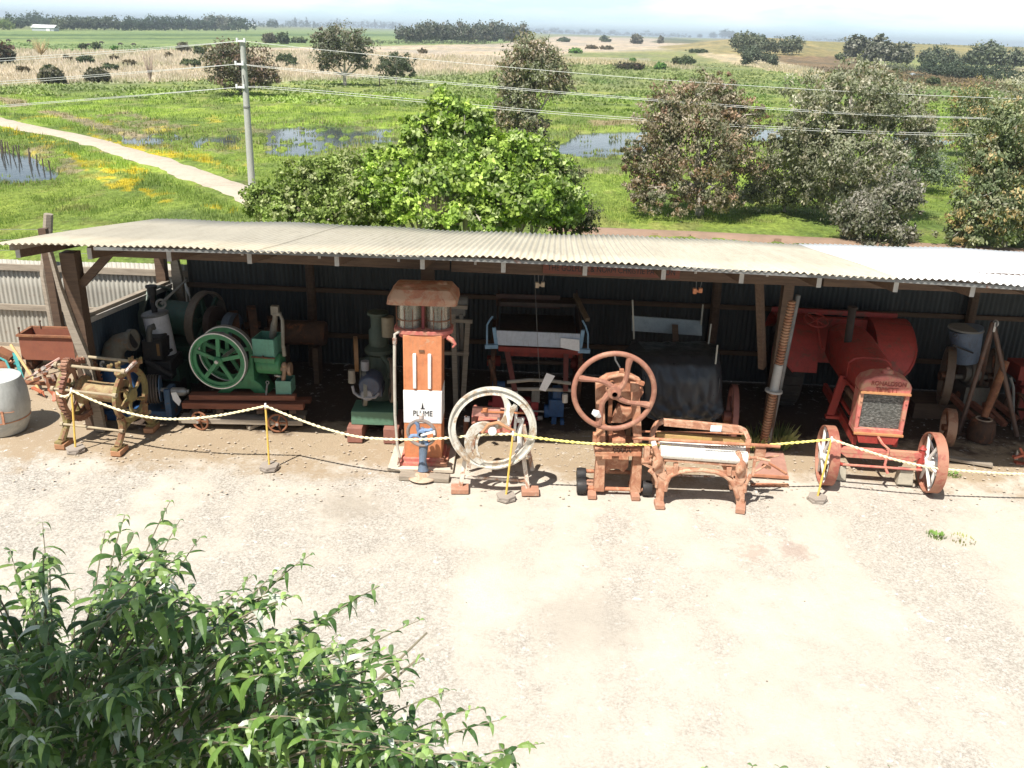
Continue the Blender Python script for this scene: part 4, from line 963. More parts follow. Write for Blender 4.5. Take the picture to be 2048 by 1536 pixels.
# ---- mangle / rope bench
t=T('cast_iron_mangle','wide cast iron mangle with flaking white rollers and arched leg frame','mangle',(2.25,9.74,0))
mg=paint('mangle_pink',(.43,.21,.125),(.30,.13,.08),(.54,.33,.22),.42,.8,scale=9)
def archframe(dy):
    P=lambda x,y:t.p(x,y,0)+V((0,dy,0))
    mb=MB(); out=[P(1315,1004),P(1314,985),P(1313,960),P(1307,945),P(1300,935)]
    outer=[P(1311,1003),P(1316,965),P(1300,938),P(1300,912),P(1312,905),P(1495,918),P(1497,940),P(1492,962),P(1489,1010)]
    # left leg, right leg, arch, top rail as overlapping castings
    mb.prism([P(1312,1003),P(1314,965),P(1318,945),P(1333,945),P(1331,965),P(1327,1003)],(0,.05,0))
    mb.prism([P(1474,1012),P(1468,975),P(1466,952),P(1486,950),P(1490,975),P(1489,1012)],(0,.05,0))
    th=.028
    archp=[P(1330,985),P(1333,968),P(1340,955),P(1355,948),P(1380,944),P(1403,943),P(1430,947),P(1450,955),P(1462,965),P(1469,980),P(1475,998)]
    low=[p-V((0,0,.012)) for p in archp]; up=[p+V((0,0,.038)) for p in archp]; 
    mb.tube([p+V((0,.0,.02)) for p in archp],.028,8)
    mb.tube([P(1313,975),P(1313,960),P(1307,948),P(1299,940)],[.02,.022,.022,.03],8); mb.tube([P(1490,985),P(1491,970),P(1496,960),P(1502,950)],[.02,.022,.022,.03],8)
    mb.prism([P(x,y)-V((0,.006,0)) for x,y in ((1308,945),(1308,915),(1328,915),(1330,945),(1340,955),(1330,962))],(0,.045,0))
    mb.prism([P(x,y)-V((0,.006,0)) for x,y in ((1470,955),(1474,922),(1496,925),(1494,955),(1484,970),(1474,972))],(0,.045,0))
    mb.bar(P(1328,919),P(1480,930),.045,.03,up=(0,0,1)); mb.bar(P(1330,926),P(1480,937),.03,.075,up=(0,0,1)) if False else None
    for x in (1352,1458): mb.bar(P(x,925+(x-1330)*.065),P(x-1,946+(x-1352)*.04),.055,.05,up=(0,1,0))
    mb.prism([P(1330,932),P(1478,943),P(1470,958),P(1450,947),P(1405,938),P(1355,941),P(1335,950)],(0,.018,0))
    return mb
t.part('leg_frame',archframe(0),mg,bevel=.004)
t.part('leg_frame',archframe(.42),mg)
for px,dy in ((1318,0),(1480,0)):
    mb=MB(); q=t.p(px,1008 if px<1400 else 1016,0); mb.box((q.x,-.02,.03),(.11,.26 if px>1400 else .16,.06),Matrix.Rotation(0 if px<1400 else -.25,3,'Z')); t.part('foot_block',mb,brick,bevel=.006)
# side cheeks
for xa in (1317,1483):
    mb=MB(); P=lambda x,y:t.p(x,y,-.02); dx=xa-1317; k=dx*.06
    mb.tube([P(xa-8,893+k),P(xa+2,915+k),P(xa-2,925+k),P(xa-8,935+k)],[.03,.045,.06,.03],10); mb.lathe([(0,-.03),(.055,-.03),(.055,.03),(0,.03)],18,P(xa-2,922+k),Y_); t.part('bearing_cheek',mb,mg)
# rollers
ro=paint('roller_white',(.80,.77,.70),(.7,.66,.58),(.40,.22,.13),.24,.7,scale=3)
for (x0,y0,x1,y1,dy,r) in ((1318,889,1488,901,.22,.075),(1320,903,1493,916,.02,.075)):
    a=t.p(x0,y0,dy); b=t.p(x1,y1,dy); mb=MB(); mb.cyl(a,b,r,24); rr=t.part('roller',mb,ro); mb=MB(); mb.cyl(a-(b-a)*.06,b+(b-a)*.06,.022,10); t.part('spindle',mb,mg,rr)
mb=MB(); mb.bar(t.p(1306,883,.1),t.p(1315,910,-.02),.05,.03); t.part('white_stay',mb,whiteb)
mb=MB(); mb.bar(t.p(1313,873,.38),t.p(1488,884,.38),.07,.10); t.part('timber_beam',mb,paint('ochre_beam',(.50,.36,.13),(.46,.27,.14),(.40,.2,.12),.35,.75,stretch=(.7,6,6)),bevel=.004)
mb=MB(); mb.cyl(t.p(1265,876,.12),t.p(1560,893,.12),.021,9); mb.cyl(t.p(1283,863,.45),t.p(1490,868,.45),.014,8); t.part('long_rod',mb,rustp)
hoop=[t.p(1302,905,.18),t.p(1303,880,.2),t.p(1306,862,.25),t.p(1313,848,.3),t.p(1326,842,.32),t.p(1400,848,.32),t.p(1478,856,.32),t.p(1490,862,.3),t.p(1497,878,.25),t.p(1495,895,.2),t.p(1493,912,.18)]
mb=MB(); 
for a,b in zip(hoop,hoop[1:]): mb.bar(a,b,.05,.06,up=(0,1,0))
mb.tube(hoop,.030,8); t.part('top_hoop',mb,mg)
mb=MB(); mb.bar(t.p(1328,848,.30),t.p(1478,862,.30),.03,.04); t.part('top_rail',mb,mg)
mb=MB(); mb.box(t.p(1432,857,.26),(.13,.006,.075)); t.part('paper_label',mb,card,label='small white card tied to the top rail')
mb=MB(); 
for k in range(26): mb.torus(t.p(1410+k*3.0,902-k*.05,-.04)+V((0,0,.055)),(0,1,.4) if k%2 else (.3,.2,1),.013,.0045,8,5)
t.part('chain',mb,rustd)
mb=MB(); mb.tube([t.p(1500,915,.0),t.p(1515,916,.0),t.p(1540,922,-.02)],.018,8); mb.tube([t.p(1512,922,.1),t.p(1530,917,.2),t.p(1557,911,.3)],.012,6); mb.bar(t.p(1510,915,.0),t.p(1505,952,-.02),.03,.02); mb.box(t.p(1520,905,.15),(.12,.05,.12)); mb.box(t.p(1533,933,.05),(.10,.05,.04),Matrix.Rotation(.4,3,'Y')); mb.tube([t.p(1507,945,0),t.p(1520,938,0),t.p(1532,930,0)],.012,6); t.part('gear_bracket',mb,mg)
mb=MB(); mb.cyl(t.p(1283,922,.1),t.p(1302,922,.1),.035,12); mb.bar(t.p(1285,925,.1),t.p(1305,935,.1),.05,.03); mb.box(t.p(1293,905,.12),(.06,.10,.16)); t.part('ratchet',mb,mg)
mb=MB(); mb.bar(t.p(1345,950,.46),t.p(1430,953,.46),.02,.02); t.part('lower_stay',mb,paint('pale_iron',(.5,.46,.42)))
# ---- rusty plate and planks behind the mangle
t=T('rusty_plate','flat rust coloured iron plate lying behind the right end of the mangle','plate',G(1545,940))
mb=MB(); mb.prism([G(1500,952)-t.loc,G(1577,957)-t.loc,G(1566,905)-t.loc,G(1535,905)-t.loc],(0,0,.02)); t.part('sheet',mb,paint('plate_rust',(.40,.22,.17),(.32,.17,.13)))
mb=MB(); mb.bar(G(1504,950,.035)-t.loc,G(1577,955,.035)-t.loc,.03,.03); mb.bar(G(1538,926,.04)-t.loc,G(1573,947,.04)-t.loc,.02,.02); t.part('edge_bar',mb,rustp)
t=T('flat_stick','thin rusty flat bar lying on the ground right of the mangle','bar',G(1510,972)); mb=MB(); mb.bar((-.05,0,.02),(.42,.02,.02),.05,.02); t.part('bar',mb,rustp)
# ---- screw spindle leaning on the red post
t=T('long_screw_spindle','tall leaning rusty screw spindle with grey collar against the shed post','screw spindle',G(1523,903))
a=V((0,0,.0)); b=t.p(1584,600,.0); d=(b-a)
mb=MB(); n=54; pr=[]
for k in range(n):
    z=k/n*d.length
    if .44<k/n<.58: continue
    pr+= [(.036,z),(.056,z+.008),(.056,z+.022),(.036,z+.030)]
mb.lathe([(0,0)]+pr+[(0,d.length)],16,a,d.normalized()); t.part('screw',mb,paint('screw_rust',(.34,.15,.08),(.26,.11,.06),(.42,.24,.14)))
mb=MB(); dn=d.normalized(); mb.cyl(a+d*.42,a+d*.59,.062,18,.056); mb.lathe([(.05,-.012),(.115,-.012),(.115,.014),(.05,.014)],20,a+d*.415,dn); t.part('collar',mb,paint('collar_grey',(.42,.41,.38),(.34,.33,.31)))
mb=MB(); mb.cyl(t.p(1537,885,.07),t.p(1596,590,.10),.035,10); t.part('pipe',mb,grey)
# grass tufts by it
def tuft(name,lab,base,r,h,n,mat,cat='grass tuft'):
    mb=MB()
    for i in range(n):
        a=random.random()*6.283; rr=r*math.sqrt(random.random()); x,y=rr*math.cos(a),rr*math.sin(a); L=h*random.uniform(.5,1.1); bx,by=math.cos(a)*L*.5,math.sin(a)*L*.5
        w=.006; px_,py_=-math.sin(a)*w,math.cos(a)*w
        mb.add([(x-px_,y-py_,0),(x+px_,y+py_,0),(x+bx*.5+px_,y+by*.5+py_,L*.7),(x+bx,y+by,L),(x+bx*.5-px_,y+by*.5-py_,L*.7)],[(0,1,2,3,4)])
    solo(name,mb,mat,lab,cat,base,smooth=0)
gd=paint('dry_grass_blades',(.34,.33,.13),(.16,.24,.06),None,bump=0)
gg=paint('green_grass_blades',(.14,.26,.05),(.22,.27,.08),None,bump=0)
tuft('grass_tuft','pale green grass tuft on the right of the screw spindle foot',G(1556,893),.16,.28,190,gd)
tuft('grass_tuft','thin grass tuft on the left of the screw spindle foot',G(1508,895),.13,.25,130,gd)
tuft('weed_patch','small green weed patch growing in the open yard',G(1872,1072),.10,.04,120,gg,'weed')
tuft('weed_patch','tiny green weed on the dirt right of the tractor wheel',G(1905,950),.10,.04,80,gg,'weed')
tuft('weed_patch','few dry weeds beside the larger green weed patch',G(1925,1080),.14,.03,60,gd,'weed')
# ---- tractor
t=T('red_tractor','old faded red tractor with tall black radiator and white spoked front wheels','tractor',(4.57,10.43,0),rz=math.radians(-5.5))
def fwheel(x,R=.375,wd=.125):
    mb=MB(); c=(x,0,R); mb.ring(c,X_,R,wd,.014,48); mb.ring(c,X_,R-.014,.03,.02,48); w=t.part('front_wheel',mb,paint('wheel_rim_rust',(.30,.10,.07),(.24,.08,.055),(.36,.17,.11)))
    mb=MB(); 
    for i in range(12):
        a=2*math.pi*i/12; s=1 if i%2 else -1; mb.cyl(V((x+s*.06,math.cos(a)*.05,R+math.sin(a)*.05)),V((x+s*.03,math.cos(a)*(R-.02),R+math.sin(a)*(R-.02))),.024,6,.016)
    mb.lathe([(0,-.10),(.05,-.10),(.065,-.08),(.065,.08),(.05,.10),(0,.10)],18,c,X_); t.part('spokes',mb,paint('spoke_white',(.72,.70,.66),(.6,.58,.54),(.3,.12,.08),.28,.6),w)
fwheel(-.62); fwheel(.64)
mb=MB(); mb.bar((-.50,0,.47),(.50,0,.47),.07,.06); mb.prism([(-.48,-.03,.44),(.48,-.03,.44),(.40,-.03,.38),(-.40,-.03,.38)],(0,.02,0)); t.part('front_axle',mb,redf)
for s in (-1,1):
    mb=MB(); mb.cyl((s*.50,0,.32),(s*.50,0,.56),.038,12); mb.cyl((s*.50,0,.55),(s*.50,0,.59),.05,10,.02); mb.cyl((s*.48,0,.375),(s*.62,0,.375),.035,10); mb.tube([(s*.5,0,.33),(s*.47,-.07,.30),(s*.44,-.10,.31)],.022,7); t.part('stub_axle',mb,redp)
mb=MB(); mb.cyl((-.45,-.10,.31),(.50,-.10,.31),.016,8); t.part('track_rod',mb,redf)
mb=MB(); mb.tube([(0.0,.22,.60),(.02,.02,.57),(.08,-.06,.54),(.06,-.08,.34),(.07,-.10,.30),(.10,-.12,.24)],.017,7); t.part('starting_crank',mb,redf)
for x in (-.42,.40):
    mb=MB(); mb.box((x,.15,.10),(.2,.16,.2),taper=.8); t.part('chock_block',mb,paint('chock_stone',(.42,.38,.3),(.33,.3,.24)),bevel=.01)
# radiator
ry=.20; rw=.30; zb,zm,ztp=.62,1.17,1.40
mb=MB(); mb.box((0,ry+.13,.655),(.60,.27,.07)); mb.box((-rw+.027,ry+.13,(zb+zm)/2+.03),(.054,.26,zm-zb-.07)); mb.box((rw-.027,ry+.13,(zb+zm)/2+.03),(.054,.26,zm-zb-.07)); ra=t.part('radiator_frame',mb,redf,bevel=.01)
mb=MB(); prof=[(-rw-.005,zm),(-rw-.005,zm+.09),(-rw+.035,zm+.16),(-.14,zm+.215),(0,zm+.232),(.14,zm+.215),(rw-.035,zm+.16),(rw+.005,zm+.09),(rw+.005,zm)]
mb.prism([V((x,ry-.01,z)) for x,z in prof],(0,.29,0)); tk=t.part('top_tank',mb,redf,bevel=.018)
mb=MB(); mb.lathe([(.0,.05),(.05,.045),(.075,.02),(.075,0)],18,(.02,ry+.12,zm+.225)); mb.lathe([(0,.03),(.02,.03),(.02,0)],10,(.02,ry+.12,zm+.27)); t.part('filler_cap',mb,redf,tk)
ltx=text_mb('RONALDSON',.08,.007); xform(ltx,upright((.02,ry-.013,zm+.125),0,0,.85)); t.part('lettering',ltx,paint('letter_red',(.30,.07,.045),(.2,.05,.04)),tk,smooth=0)
ltx=text_mb('TIPPETT',.08,.007); xform(ltx,upright((.01,ry-.013,zm+.045),0,0,.95)); t.part('lettering',ltx,paint('letter_red',(.3,.07,.045)),tk,smooth=0)
for z_ in (zm+.004,.625):
    mb=MB(); mb.bar((-rw,ry-.02,z_),(rw,ry-.02,z_),.03,.025); t.part('trim_bar',mb,paint('trim_ochre',(.46,.24,.10),(.4,.16,.08)))
def coremat():
    m,nt,b=newmat('radiator_core'); tc=nt.nodes.new('ShaderNodeTexCoord'); mp=nt.nodes.new('ShaderNodeMapping'); mp.inputs['Scale'].default_value=(1,1,3.2); nt.links.new(tc.outputs['Object'],mp.inputs[0])
    n=noise(nt,mp.outputs[0],26,6,.8); n2=noise(nt,mp.outputs[0],5,4,.6); c=mixcol(nt,ramp(nt,n,.46,.66),(.035,.035,.03),(.34,.34,.31)); c=mixcol(nt,ramp(nt,n2,.4,.65,0,.5),c,(.09,.09,.08))
    nt.links.new(c,b.inputs['Base Color']); b.inputs['Roughness'].default_value=.6; bp=nt.nodes.new('ShaderNodeBump'); bp.inputs['Strength'].default_value=.7; nt.links.new(n,bp.inputs['Height']); bp.inputs['Distance'].default_value=.01; nt.links.new(bp.outputs[0],b.inputs['Normal']); return m
mb=MB(); mb.box((0,ry+.09,(.66+zm)/2),(.52,.10,zm-.66)); t.part('radiator_core',mb,coremat())
mb=MB(); mb.bolts([(x,ry-.0,z) for x in (-rw+.03,rw-.03) for z in (.64,.85,1.05,1.15)],.012); t.part('bolt',mb,redf)
mb=MB(); mb.prism([(-.26,.18,.61),(.26,.18,.61),(.22,.18,.50),(-.22,.18,.50)],(0,.35,0)); t.part('lower_tray',mb,redp)
# hood, tank
mb=MB(); 
def hsec(y,w,z0,z1): return [V((-w,y,z0)),V((-w,y,z1-.08)),V((-w*.75,y,z1-.02)),V((-w*.35,y,z1)),V((w*.35,y,z1)),V((w*.75,y,z1-.02)),V((w,y,z1-.08)),V((w,y,z0))]
secs=[hsec(.50,.27,1.02,1.31),hsec(1.0,.265,1.0,1.34),hsec(1.01,.275,.95,1.36),hsec(2.0,.265,.92,1.42),hsec(2.35,.26,.95,1.40)]
vs=sum(secs,[]); fs=[]
for k in range(len(secs)-1):
    for i in range(8): fs.append((k*8+i,(k+1)*8+i,(k+1)*8+(i+1)%8,k*8+(i+1)%8))
fs.append(tuple(range(8))); fs.append(tuple(range(39,31,-1))); mb.add(vs,fs); t.part('hood',mb,redp,smooth=50,bevel=.006)
mb=MB(); 
for s in (-1,1): mb.bar((s*.25,.25,.50),(s*.27,2.0,.55),.05,.12)
t.part('chassis_rail',mb,redp)
mb=MB(); mb.bar((-.26,.6,.72),(-.26,1.5,.70),.03,.05); mb.bar((-.27,.45,1.10),(-.30,1.2,1.02),.05,.03); mb.bar((-.30,1.02,1.08),(-.40,1.0,.52),.04,.10,up=(1,0,0)); mb.bar((-.46,1.0,.50),(-.25,1.0,.50),.08,.04); t.part('side_strut',mb,redp)
mb=MB(); mb.box((0,1.0,.78),(.30,.85,.40)); 
for k in range(4): mb.cyl((-.10,.62+k*.22,.98),(-.10,.62+k*.22,1.08),.06,10)
mb.cyl((-.2,.5,.9),(-.2,1.4,.85),.05,10); t.part('engine_block',mb,paint('engine_grime',(.10,.085,.065),(.06,.05,.04),(.22,.15,.1)),bevel=.01)
mb=MB(); mb.box((-.20,.55,.85),(.10,.10,.14)); mb.cyl((-.24,.42,.62),(-.24,.42,.72),.04,10); t.part('magneto',mb,paint('pale_iron',(.5,.46,.42)))
ex0=t.p(1692,712,1.6); ex1=t.p(1705,618,1.6)
mb=MB(); mb.cyl(ex0-V((0,0,.12)),ex1,.052,16); mb.cyl(ex1,ex1+V((0,0,.03)),.068,16); t.part('exhaust_stack',mb,paint('stack_iron',(.045,.035,.03),(.03,.022,.018),RU,.25,.85),bevel=.003)
# mudguards and rear wheels
RYw=2.75; RR=.62
for s,nm in ((-1,''),(1,'')):
    mb=MB(); x0=s*.42; x1=s*.95; R=.79; n=18; zc=.60; a0,a1=math.radians(12),math.radians(150)
    inner=[];outer=[]
    for i in range(n+1):
        a=math.pi-(a0+(a1-a0)*i/n); y=RYw+math.cos(a)*R; z=zc+math.sin(a)*R*.98
        k={0:.62,1:.80,2:.90,3:.96}.get(i,1); inner.append(V((x0,y,z))); outer.append(V((x0+(x1-x0)*k,y,z)))
    for i in range(n): mb.prism([inner[i],inner[i+1],outer[i+1],outer[i]],(0,.003,.012))
    mb.prism([p for p in inner]+[V((x0,RYw,zc))],(s*.012,0,0)); mb.tube(outer,.018,6); t.part('mudguard',mb,redp)
    mb=MB(); mb.lathe([(RR-.13,-.16),(RR-.02,-.17),(RR,-.12),(RR,.12),(RR-.02,.17),(RR-.13,.16)],40,(s*.72,RYw,RR),X_)
    for k in range(26): 
        a=2*math.pi*k/26; mb.box((s*.72,RYw+math.cos(a)*RR,RR+math.sin(a)*RR),(.26,.05,.04),Matrix.Rotation(a-math.pi/2,3,'X'))
    w=t.part('rear_wheel',mb,paint('tyre_rubber',(.035,.03,.028),(.055,.05,.045),None,.3,.85)); mb=MB(); mb.lathe([(0,-.05),(.2,-.05),(.49,-.12),(.49,.12),(.2,.05),(0,.05)],28,(s*.72,RYw,RR),X_); t.part('rim',mb,redp,w)
mb=MB(); mb.bar((-.98,RYw+.2,1.40),(.85,RYw+.2,1.40),.04,.07); mb.box((0,RYw+.1,1.0),(.8,.1,.7)); t.part('rear_platform',mb,redp)
SWc=t.p(1632,640,2.35); mb=MB(); mb.torus(SWc,(.1,-.35,1),.17,.013,28,6); mb.spokes(SWc,(.1,-.35,1),0,.16,4,.02,.015,.5); mb.cyl(SWc,SWc+V((.05,-.4,-.3)),.018,8); t.part('steering_wheel',mb,redp)
# ================================================================ UNDER THE SHED, LEFT TO RIGHT
t=T('elbow_pump','blue water pump with a wide grey cast elbow pointing right','water pump',(-5.16,12.0,0))
e0=t.p(228,722,.0)
pts=[t.p(226,722),t.p(226,708),t.p(229,696),t.p(238,687),t.p(250,682),t.p(263,680)]
for i,p in enumerate(pts): pts[i]=p
mb=MB(); mb.tube(pts,[.150,.148,.145,.135,.125,.125],18); mb.cyl(pts[-1]-V((.02,0,-.0)),pts[-1]+V((.035,-.01,.005)),.15,18); mb.cyl(pts[0]-V((0,0,.03)),pts[0]+V((0,0,.02)),.18,20); el=t.part('elbow',mb,paint('elbow_iron',(.15,.145,.12),(.10,.095,.08),(.17,.11,.07),.35,.7))
mb=MB(); q_=pts[-1]+V((.036,-.01,.005)); mb.lathe([(0,.0),(.115,.0),(.115,.004),(0,.004)],22,q_,(pts[-1]-pts[-2])); t.part('mouth_shade_disc',mb,black,el)  # solid black disc, paints the shade inside the elbow's mouth
mb=MB(); pb=t.p(226,725); mb.lathe([(0,pb.z-.35),(.20,pb.z-.33),(.21,pb.z-.02),(.17,pb.z),(0,pb.z)],20,(pb.x,0,0)); mb.cyl((pb.x,0,.1),(pb.x,0,pb.z-.3),.15,16); mb.box((pb.x+.03,0,.07),(.55,.5,.14)); mb.lathe([(0,-.12),(.27,-.12),(.30,0),(.27,.12),(0,.12)],24,(pb.x+.05,.05,.42),Y_); t.part('casing',mb,blueb,bevel=.005)
mb=MB(); a=t.p(205,728,-.15); mb.torus(a,(1,-.5,0),.035,.014,14,6); mb.tube([a,t.p(216,728,-.12),t.p(222,734,-.12)],[.02,.025,.03],7); t.part('white_lever',mb,paint('spoke_white',(.72,.7,.66)))
t=T('pulley_motor','small blue motor stand with a grooved belt pulley behind the olive winch','pulley drive',G(330,842))
mb=MB(); c=t.p(302,778,.05); mb.lathe([(.0,-.09),(.20,-.09)]+sum([[(.205,-.08+k*.035),(.18,-.07+k*.035),(.205,-.055+k*.035)] for k in range(5)],[])+[(.2,.10),(.05,.07),(0,.07)],32,c,(1,.25,0)); t.part('pulley',mb,paint('pulley_dark',(.09,.075,.065),(.06,.05,.045),RU,.3))
mb=MB(); mb.lathe([(0,0),(.185,0),(.185,.012),(0,.012)],30,c+V((.115,.03,0)),(1,.25,0)); t.part('pulley_face',mb,blue)
mb=MB(); mb.cyl(c,t.p(378,783,.1),.03,10); mb.lathe([(0,0),(.06,0),(.06,.16),(.04,.2),(0,.2)],16,t.p(345,783,.08),X_); t.part('shaft',mb,steel)
mb=MB(); pbox(mb,t,326,780,345,842,.0,.25); pbox(mb,t,285,822,345,845,.05,.4); t.part('stand',mb,blue,bevel=.006)
mb=MB(); mb.prism([t.p(342,786,-.1),t.p(352,784,-.1),t.p(362,802,-.12),t.p(358,812,-.12),t.p(346,800,-.12)],(0,.004,0)); t.part('paper_tag',mb,card)
# tank
t=T('upright_white_tank','tall white enamelled cylinder with grey lid standing before the green flywheels','tank',(-4.95,12.75,0))
a=t.p(332,722,0); b=t.p(310,628,0)
mb=MB(); mb.cyl(a,b,.178,36); t.part('shell',mb,paint('tank_white',(.58,.58,.61),(.5,.5,.53),None,.3,.5)); dn=(b-a).normalized()
mb=MB(); mb.lathe([(0,.03),(.17,.03),(.19,.015),(.19,-.01),(.17,-.01)],32,b,dn); t.part('lid',mb,grey)
mb=MB(); q=t.p(306,620,0); r=t.p(303,582,0); mb.cyl(b,r,.042,14); mb.cyl(r-V((0,0,.05)),r+V((0,0,.06)),.062,14); mb.cyl(r+V((0,0,.05)),r+V((0,0,.08)),.08,14); t.part('flue',mb,black)
mb=MB(); mb.torus(t.p(322,608,-.1),(.3,-1,.2),.06,.018,16,7); mb.tube([t.p(322,608,-.1),t.p(340,590,.0),t.p(372,560,.2)],[.03,.018,.014],7); t.part('lever',mb,grey)
mb=MB(); mb.tube([t.p(338,703,-.18),t.p(344,699,-.18)],.022,8); t.part('hand_slot',mb,black)
mb=MB(); mb.box((a.x,0,a.z/2-.02),(.5,.4,a.z-.04)); t.part('stand',mb,greend)
t=T('black_engine','black iron engine with an upright exhaust pipe in front of the white tank','engine',(-4.95,12.35,0))
mb=MB(); pbox(mb,t,281,682,326,722,0,.35); pbox(mb,t,287,676,322,686,.03,.28); pbox(mb,t,290,722,345,760,.02,.5); t.part('block',mb,black,bevel=.02)
mb=MB(); mb.tube([t.p(299,682,-.05),t.p(298,665,-.05),t.p(300,655,-.05),t.p(306,652,-.05),t.p(307,658,-.08)],[.042,.042,.042,.04,.036],10); t.part('exhaust_bend',mb,paint('bend_iron',(.09,.09,.085),(.06,.06,.055)))
mb=MB(); pbox(mb,t,312,688,320,712,-.01,.03); t.part('brass_plate',mb,paint('brass_brown',(.2,.11,.04),(.14,.08,.03)))
mb=MB(); mb.tube([t.p(292,722,-.06),t.p(310,732,-.08),t.p(330,745,-.1),t.p(345,752,-.1)],.04,9); mb.box((t.p(310,760).x,.15,.15),(.6,.5,.3)); t.part('manifold',mb,black)
# big flywheel engine at the back
t=T('green_winding_engine','dark green engine with a drum between two tall iron flywheels by the side wall','engine',(-4.55,13.35,0),rz=math.radians(-16))
zc=t.p(352,642).z; xc=t.p(352,642).x
for dx,m in ((-.42,paint('flywheel_pale',(.22,.26,.23),(.16,.2,.17),RU,.2)),(.42,paint('flywheel_brown',(.17,.14,.11),(.12,.10,.08),RU,.3))):
    mb=MB(); mb.ring((xc+dx,0,zc),X_,.46,.13,.03,48); w=t.part('flywheel',mb,m); mb=MB(); mb.spokes((xc+dx,0,zc),X_,.04,.44,6,.06,.04,.2); mb.cyl((xc+dx-.08,0,zc),(xc+dx+.08,0,zc),.07,14); t.part('spokes',mb,greend,w)
mb=MB(); mb.cyl((xc-.30,0,zc),(xc+.30,0,zc),.26,32); t.part('drum',mb,paint('drum_green',(.05,.10,.075),(.035,.075,.055),RU,.2)); mb=MB(); mb.cyl((xc-.6,0,zc),(xc+.95,0,zc),.035,10); mb.box((xc,0,.35),(.9,.8,.5)); mb.bar((xc-.4,-.3,.5),(xc+.5,-.5,.7),.06,.06); t.part('bed',mb,greend)
mb=MB(); mb.cyl((xc+.52,0,zc),(xc+.62,0,zc),.25,28); t.part('brake_drum',mb,paint('brake_rust',(.07,.05,.04),(.05,.035,.03)))
mb=MB(); mb.cyl((xc+.80,0,zc-.02),(xc+.92,0,zc-.02),.20,28); t.part('end_disc',mb,paint('disc_blue',(.10,.13,.17),(.08,.1,.13)))
# bright curved strip of sheet on the wall
t=T('curved_metal_strip','thin bright curved metal strip behind the tall brown flywheel','strip',(-4.4,13.9,0))
mb=MB(); mb.tube([t.p(370,566),t.p(374,578),t.p(379,592)],[.012,.022,.012],6); mb.tube([t.p(379,592),t.p(385,640),(t.p(385,650).x,0,0)],.006,5); t.part('strip',mb,whiteb)
# row of rusty drums at the back
for i,(px,py,r,lab) in enumerate(((470,655,.26,'first rusty drum wheel behind the green engine, nearest the tall flywheel'),(505,650,.30,'middle rusty drum wheel behind the hopper of the green engine'),(545,660,.22,'smaller rusty drum behind the hopper of the green engine'))):
    t=T('rusty_drum_wheel',lab,'drum wheel',(AY(px,py,13.4).x,13.4,0),'rusty drums at the back of the shed',rz=.35)
    zc=t.p(px,py).z; mb=MB(); mb.ring((0,0,zc),X_,r,.12,.03,32); mb.spokes((0,0,zc),X_,.03,r-.02,5,.05,.03); mb.cyl((-.12,0,zc),(.12,0,zc),.05,12); t.part('wheel',mb,rustd)
    mb=MB(); mb.bar((0,-.15,0),(0,0,zc),.06,.06,up=(1,0,0)); mb.bar((0,.15,0),(0,0,zc),.06,.06,up=(1,0,0)); t.part('stand',mb,rustd)
t=T('rusty_tank','dull rusty boiler lying in the dark right of the rusty drums','boiler',(AY(600,665,13.5).x,13.5,0))
zc=t.p(600,665).z; mb=MB(); mb.lathe([(0,-.4),(.17,-.4),(.19,-.36),(.19,.36),(.17,.4),(0,.4)],24,(0,0,zc),X_); t.part('barrel',mb,rustd); mb=MB(); mb.box((-.25,0,zc/2-.1),(.08,.3,zc-.2)); t.part('cradle',mb,woodd); mb=MB(); mb.box((.25,0,zc/2-.1),(.08,.3,zc-.2)); t.part('cradle',mb,woodd)
# ---- green stationary engine
t=T('green_stationary_engine','bright green hopper engine with two white edged flywheels on a timber skid','engine',(-3.72,11.72,0),rz=math.radians(-6))
for px,py,dy,k in ((437,721,-.12,1),(455,706,.42,0)):
    c=t.p(px,py,dy); R=.392 if k else .40
    mb=MB(); mb.ring(c,Y_,R,.075,.035,60); mb.lathe([(R-.035,-.01),(R-.085,-.012),(R-.085,.012),(R-.035,.01)],56,c,Y_); w=t.part('flywheel',mb,green)
    mb=MB(); mb.lathe([(R+.001,-.040),(R-.014,-.0405),(R-.014,-.034)],60,c,Y_); t.part('white_edge',mb,paint('edge_white',(.62,.58,.55),(.5,.46,.43)),w,label='thin white painted edge of the flywheel')
    mb=MB(); mb.spokes(c,Y_,.03,R-.07,5,.052,.03,.05); mb.lathe([(0,-.06),(.035,-.06),(.06,-.03),(.06,.04),(0,.04)],18,c,Y_); t.part('spokes',mb,green,w)
    mb=MB(); mb.lathe([(R+.0015,-.03),(R+.0015,.036)],60,c,Y_); t.part('tread',mb,paint('tread_steel',(.26,.25,.25),(.2,.19,.19),RU,.2,.4),w)
c=t.p(437,721,-.12)
mb=MB(); mb.cyl(c+V((0,-.08,0)),c+V((.02,.60,0)),.025,12); t.part('crankshaft',mb,steel)
q0=t.p(480,775,.05); 
mb=MB(); mb.prism([t.p(430,790,.08),t.p(455,765,.08),t.p(484,762,.08),t.p(498,735,.08),t.p(500,708,.08),t.p(506,708,.08),t.p(508,760,.08),t.p(520,768,.08),t.p(535,790,.08),t.p(512,790,.08),t.p(500,778,.08),t.p(470,778,.08),t.p(455,790,.08)],(0,.34,0)); t.part('crankcase',mb,green,bevel=.012)
a=t.p(504,676,-.02); b=t.p(552,714,-.02)
mb=MB(); hx0,hx1=a.x,b.x; hz0,hz1=b.z,t.p(504,676,-.02).z
openbox(mb,hx0,hx1,-.02,.34,hz0,hz1,.018); t.part('water_hopper',mb,paint('hopper_green',(.10,.26,.19),(.08,.21,.15),(.12,.15,.1),.25,.5),bevel=.006)
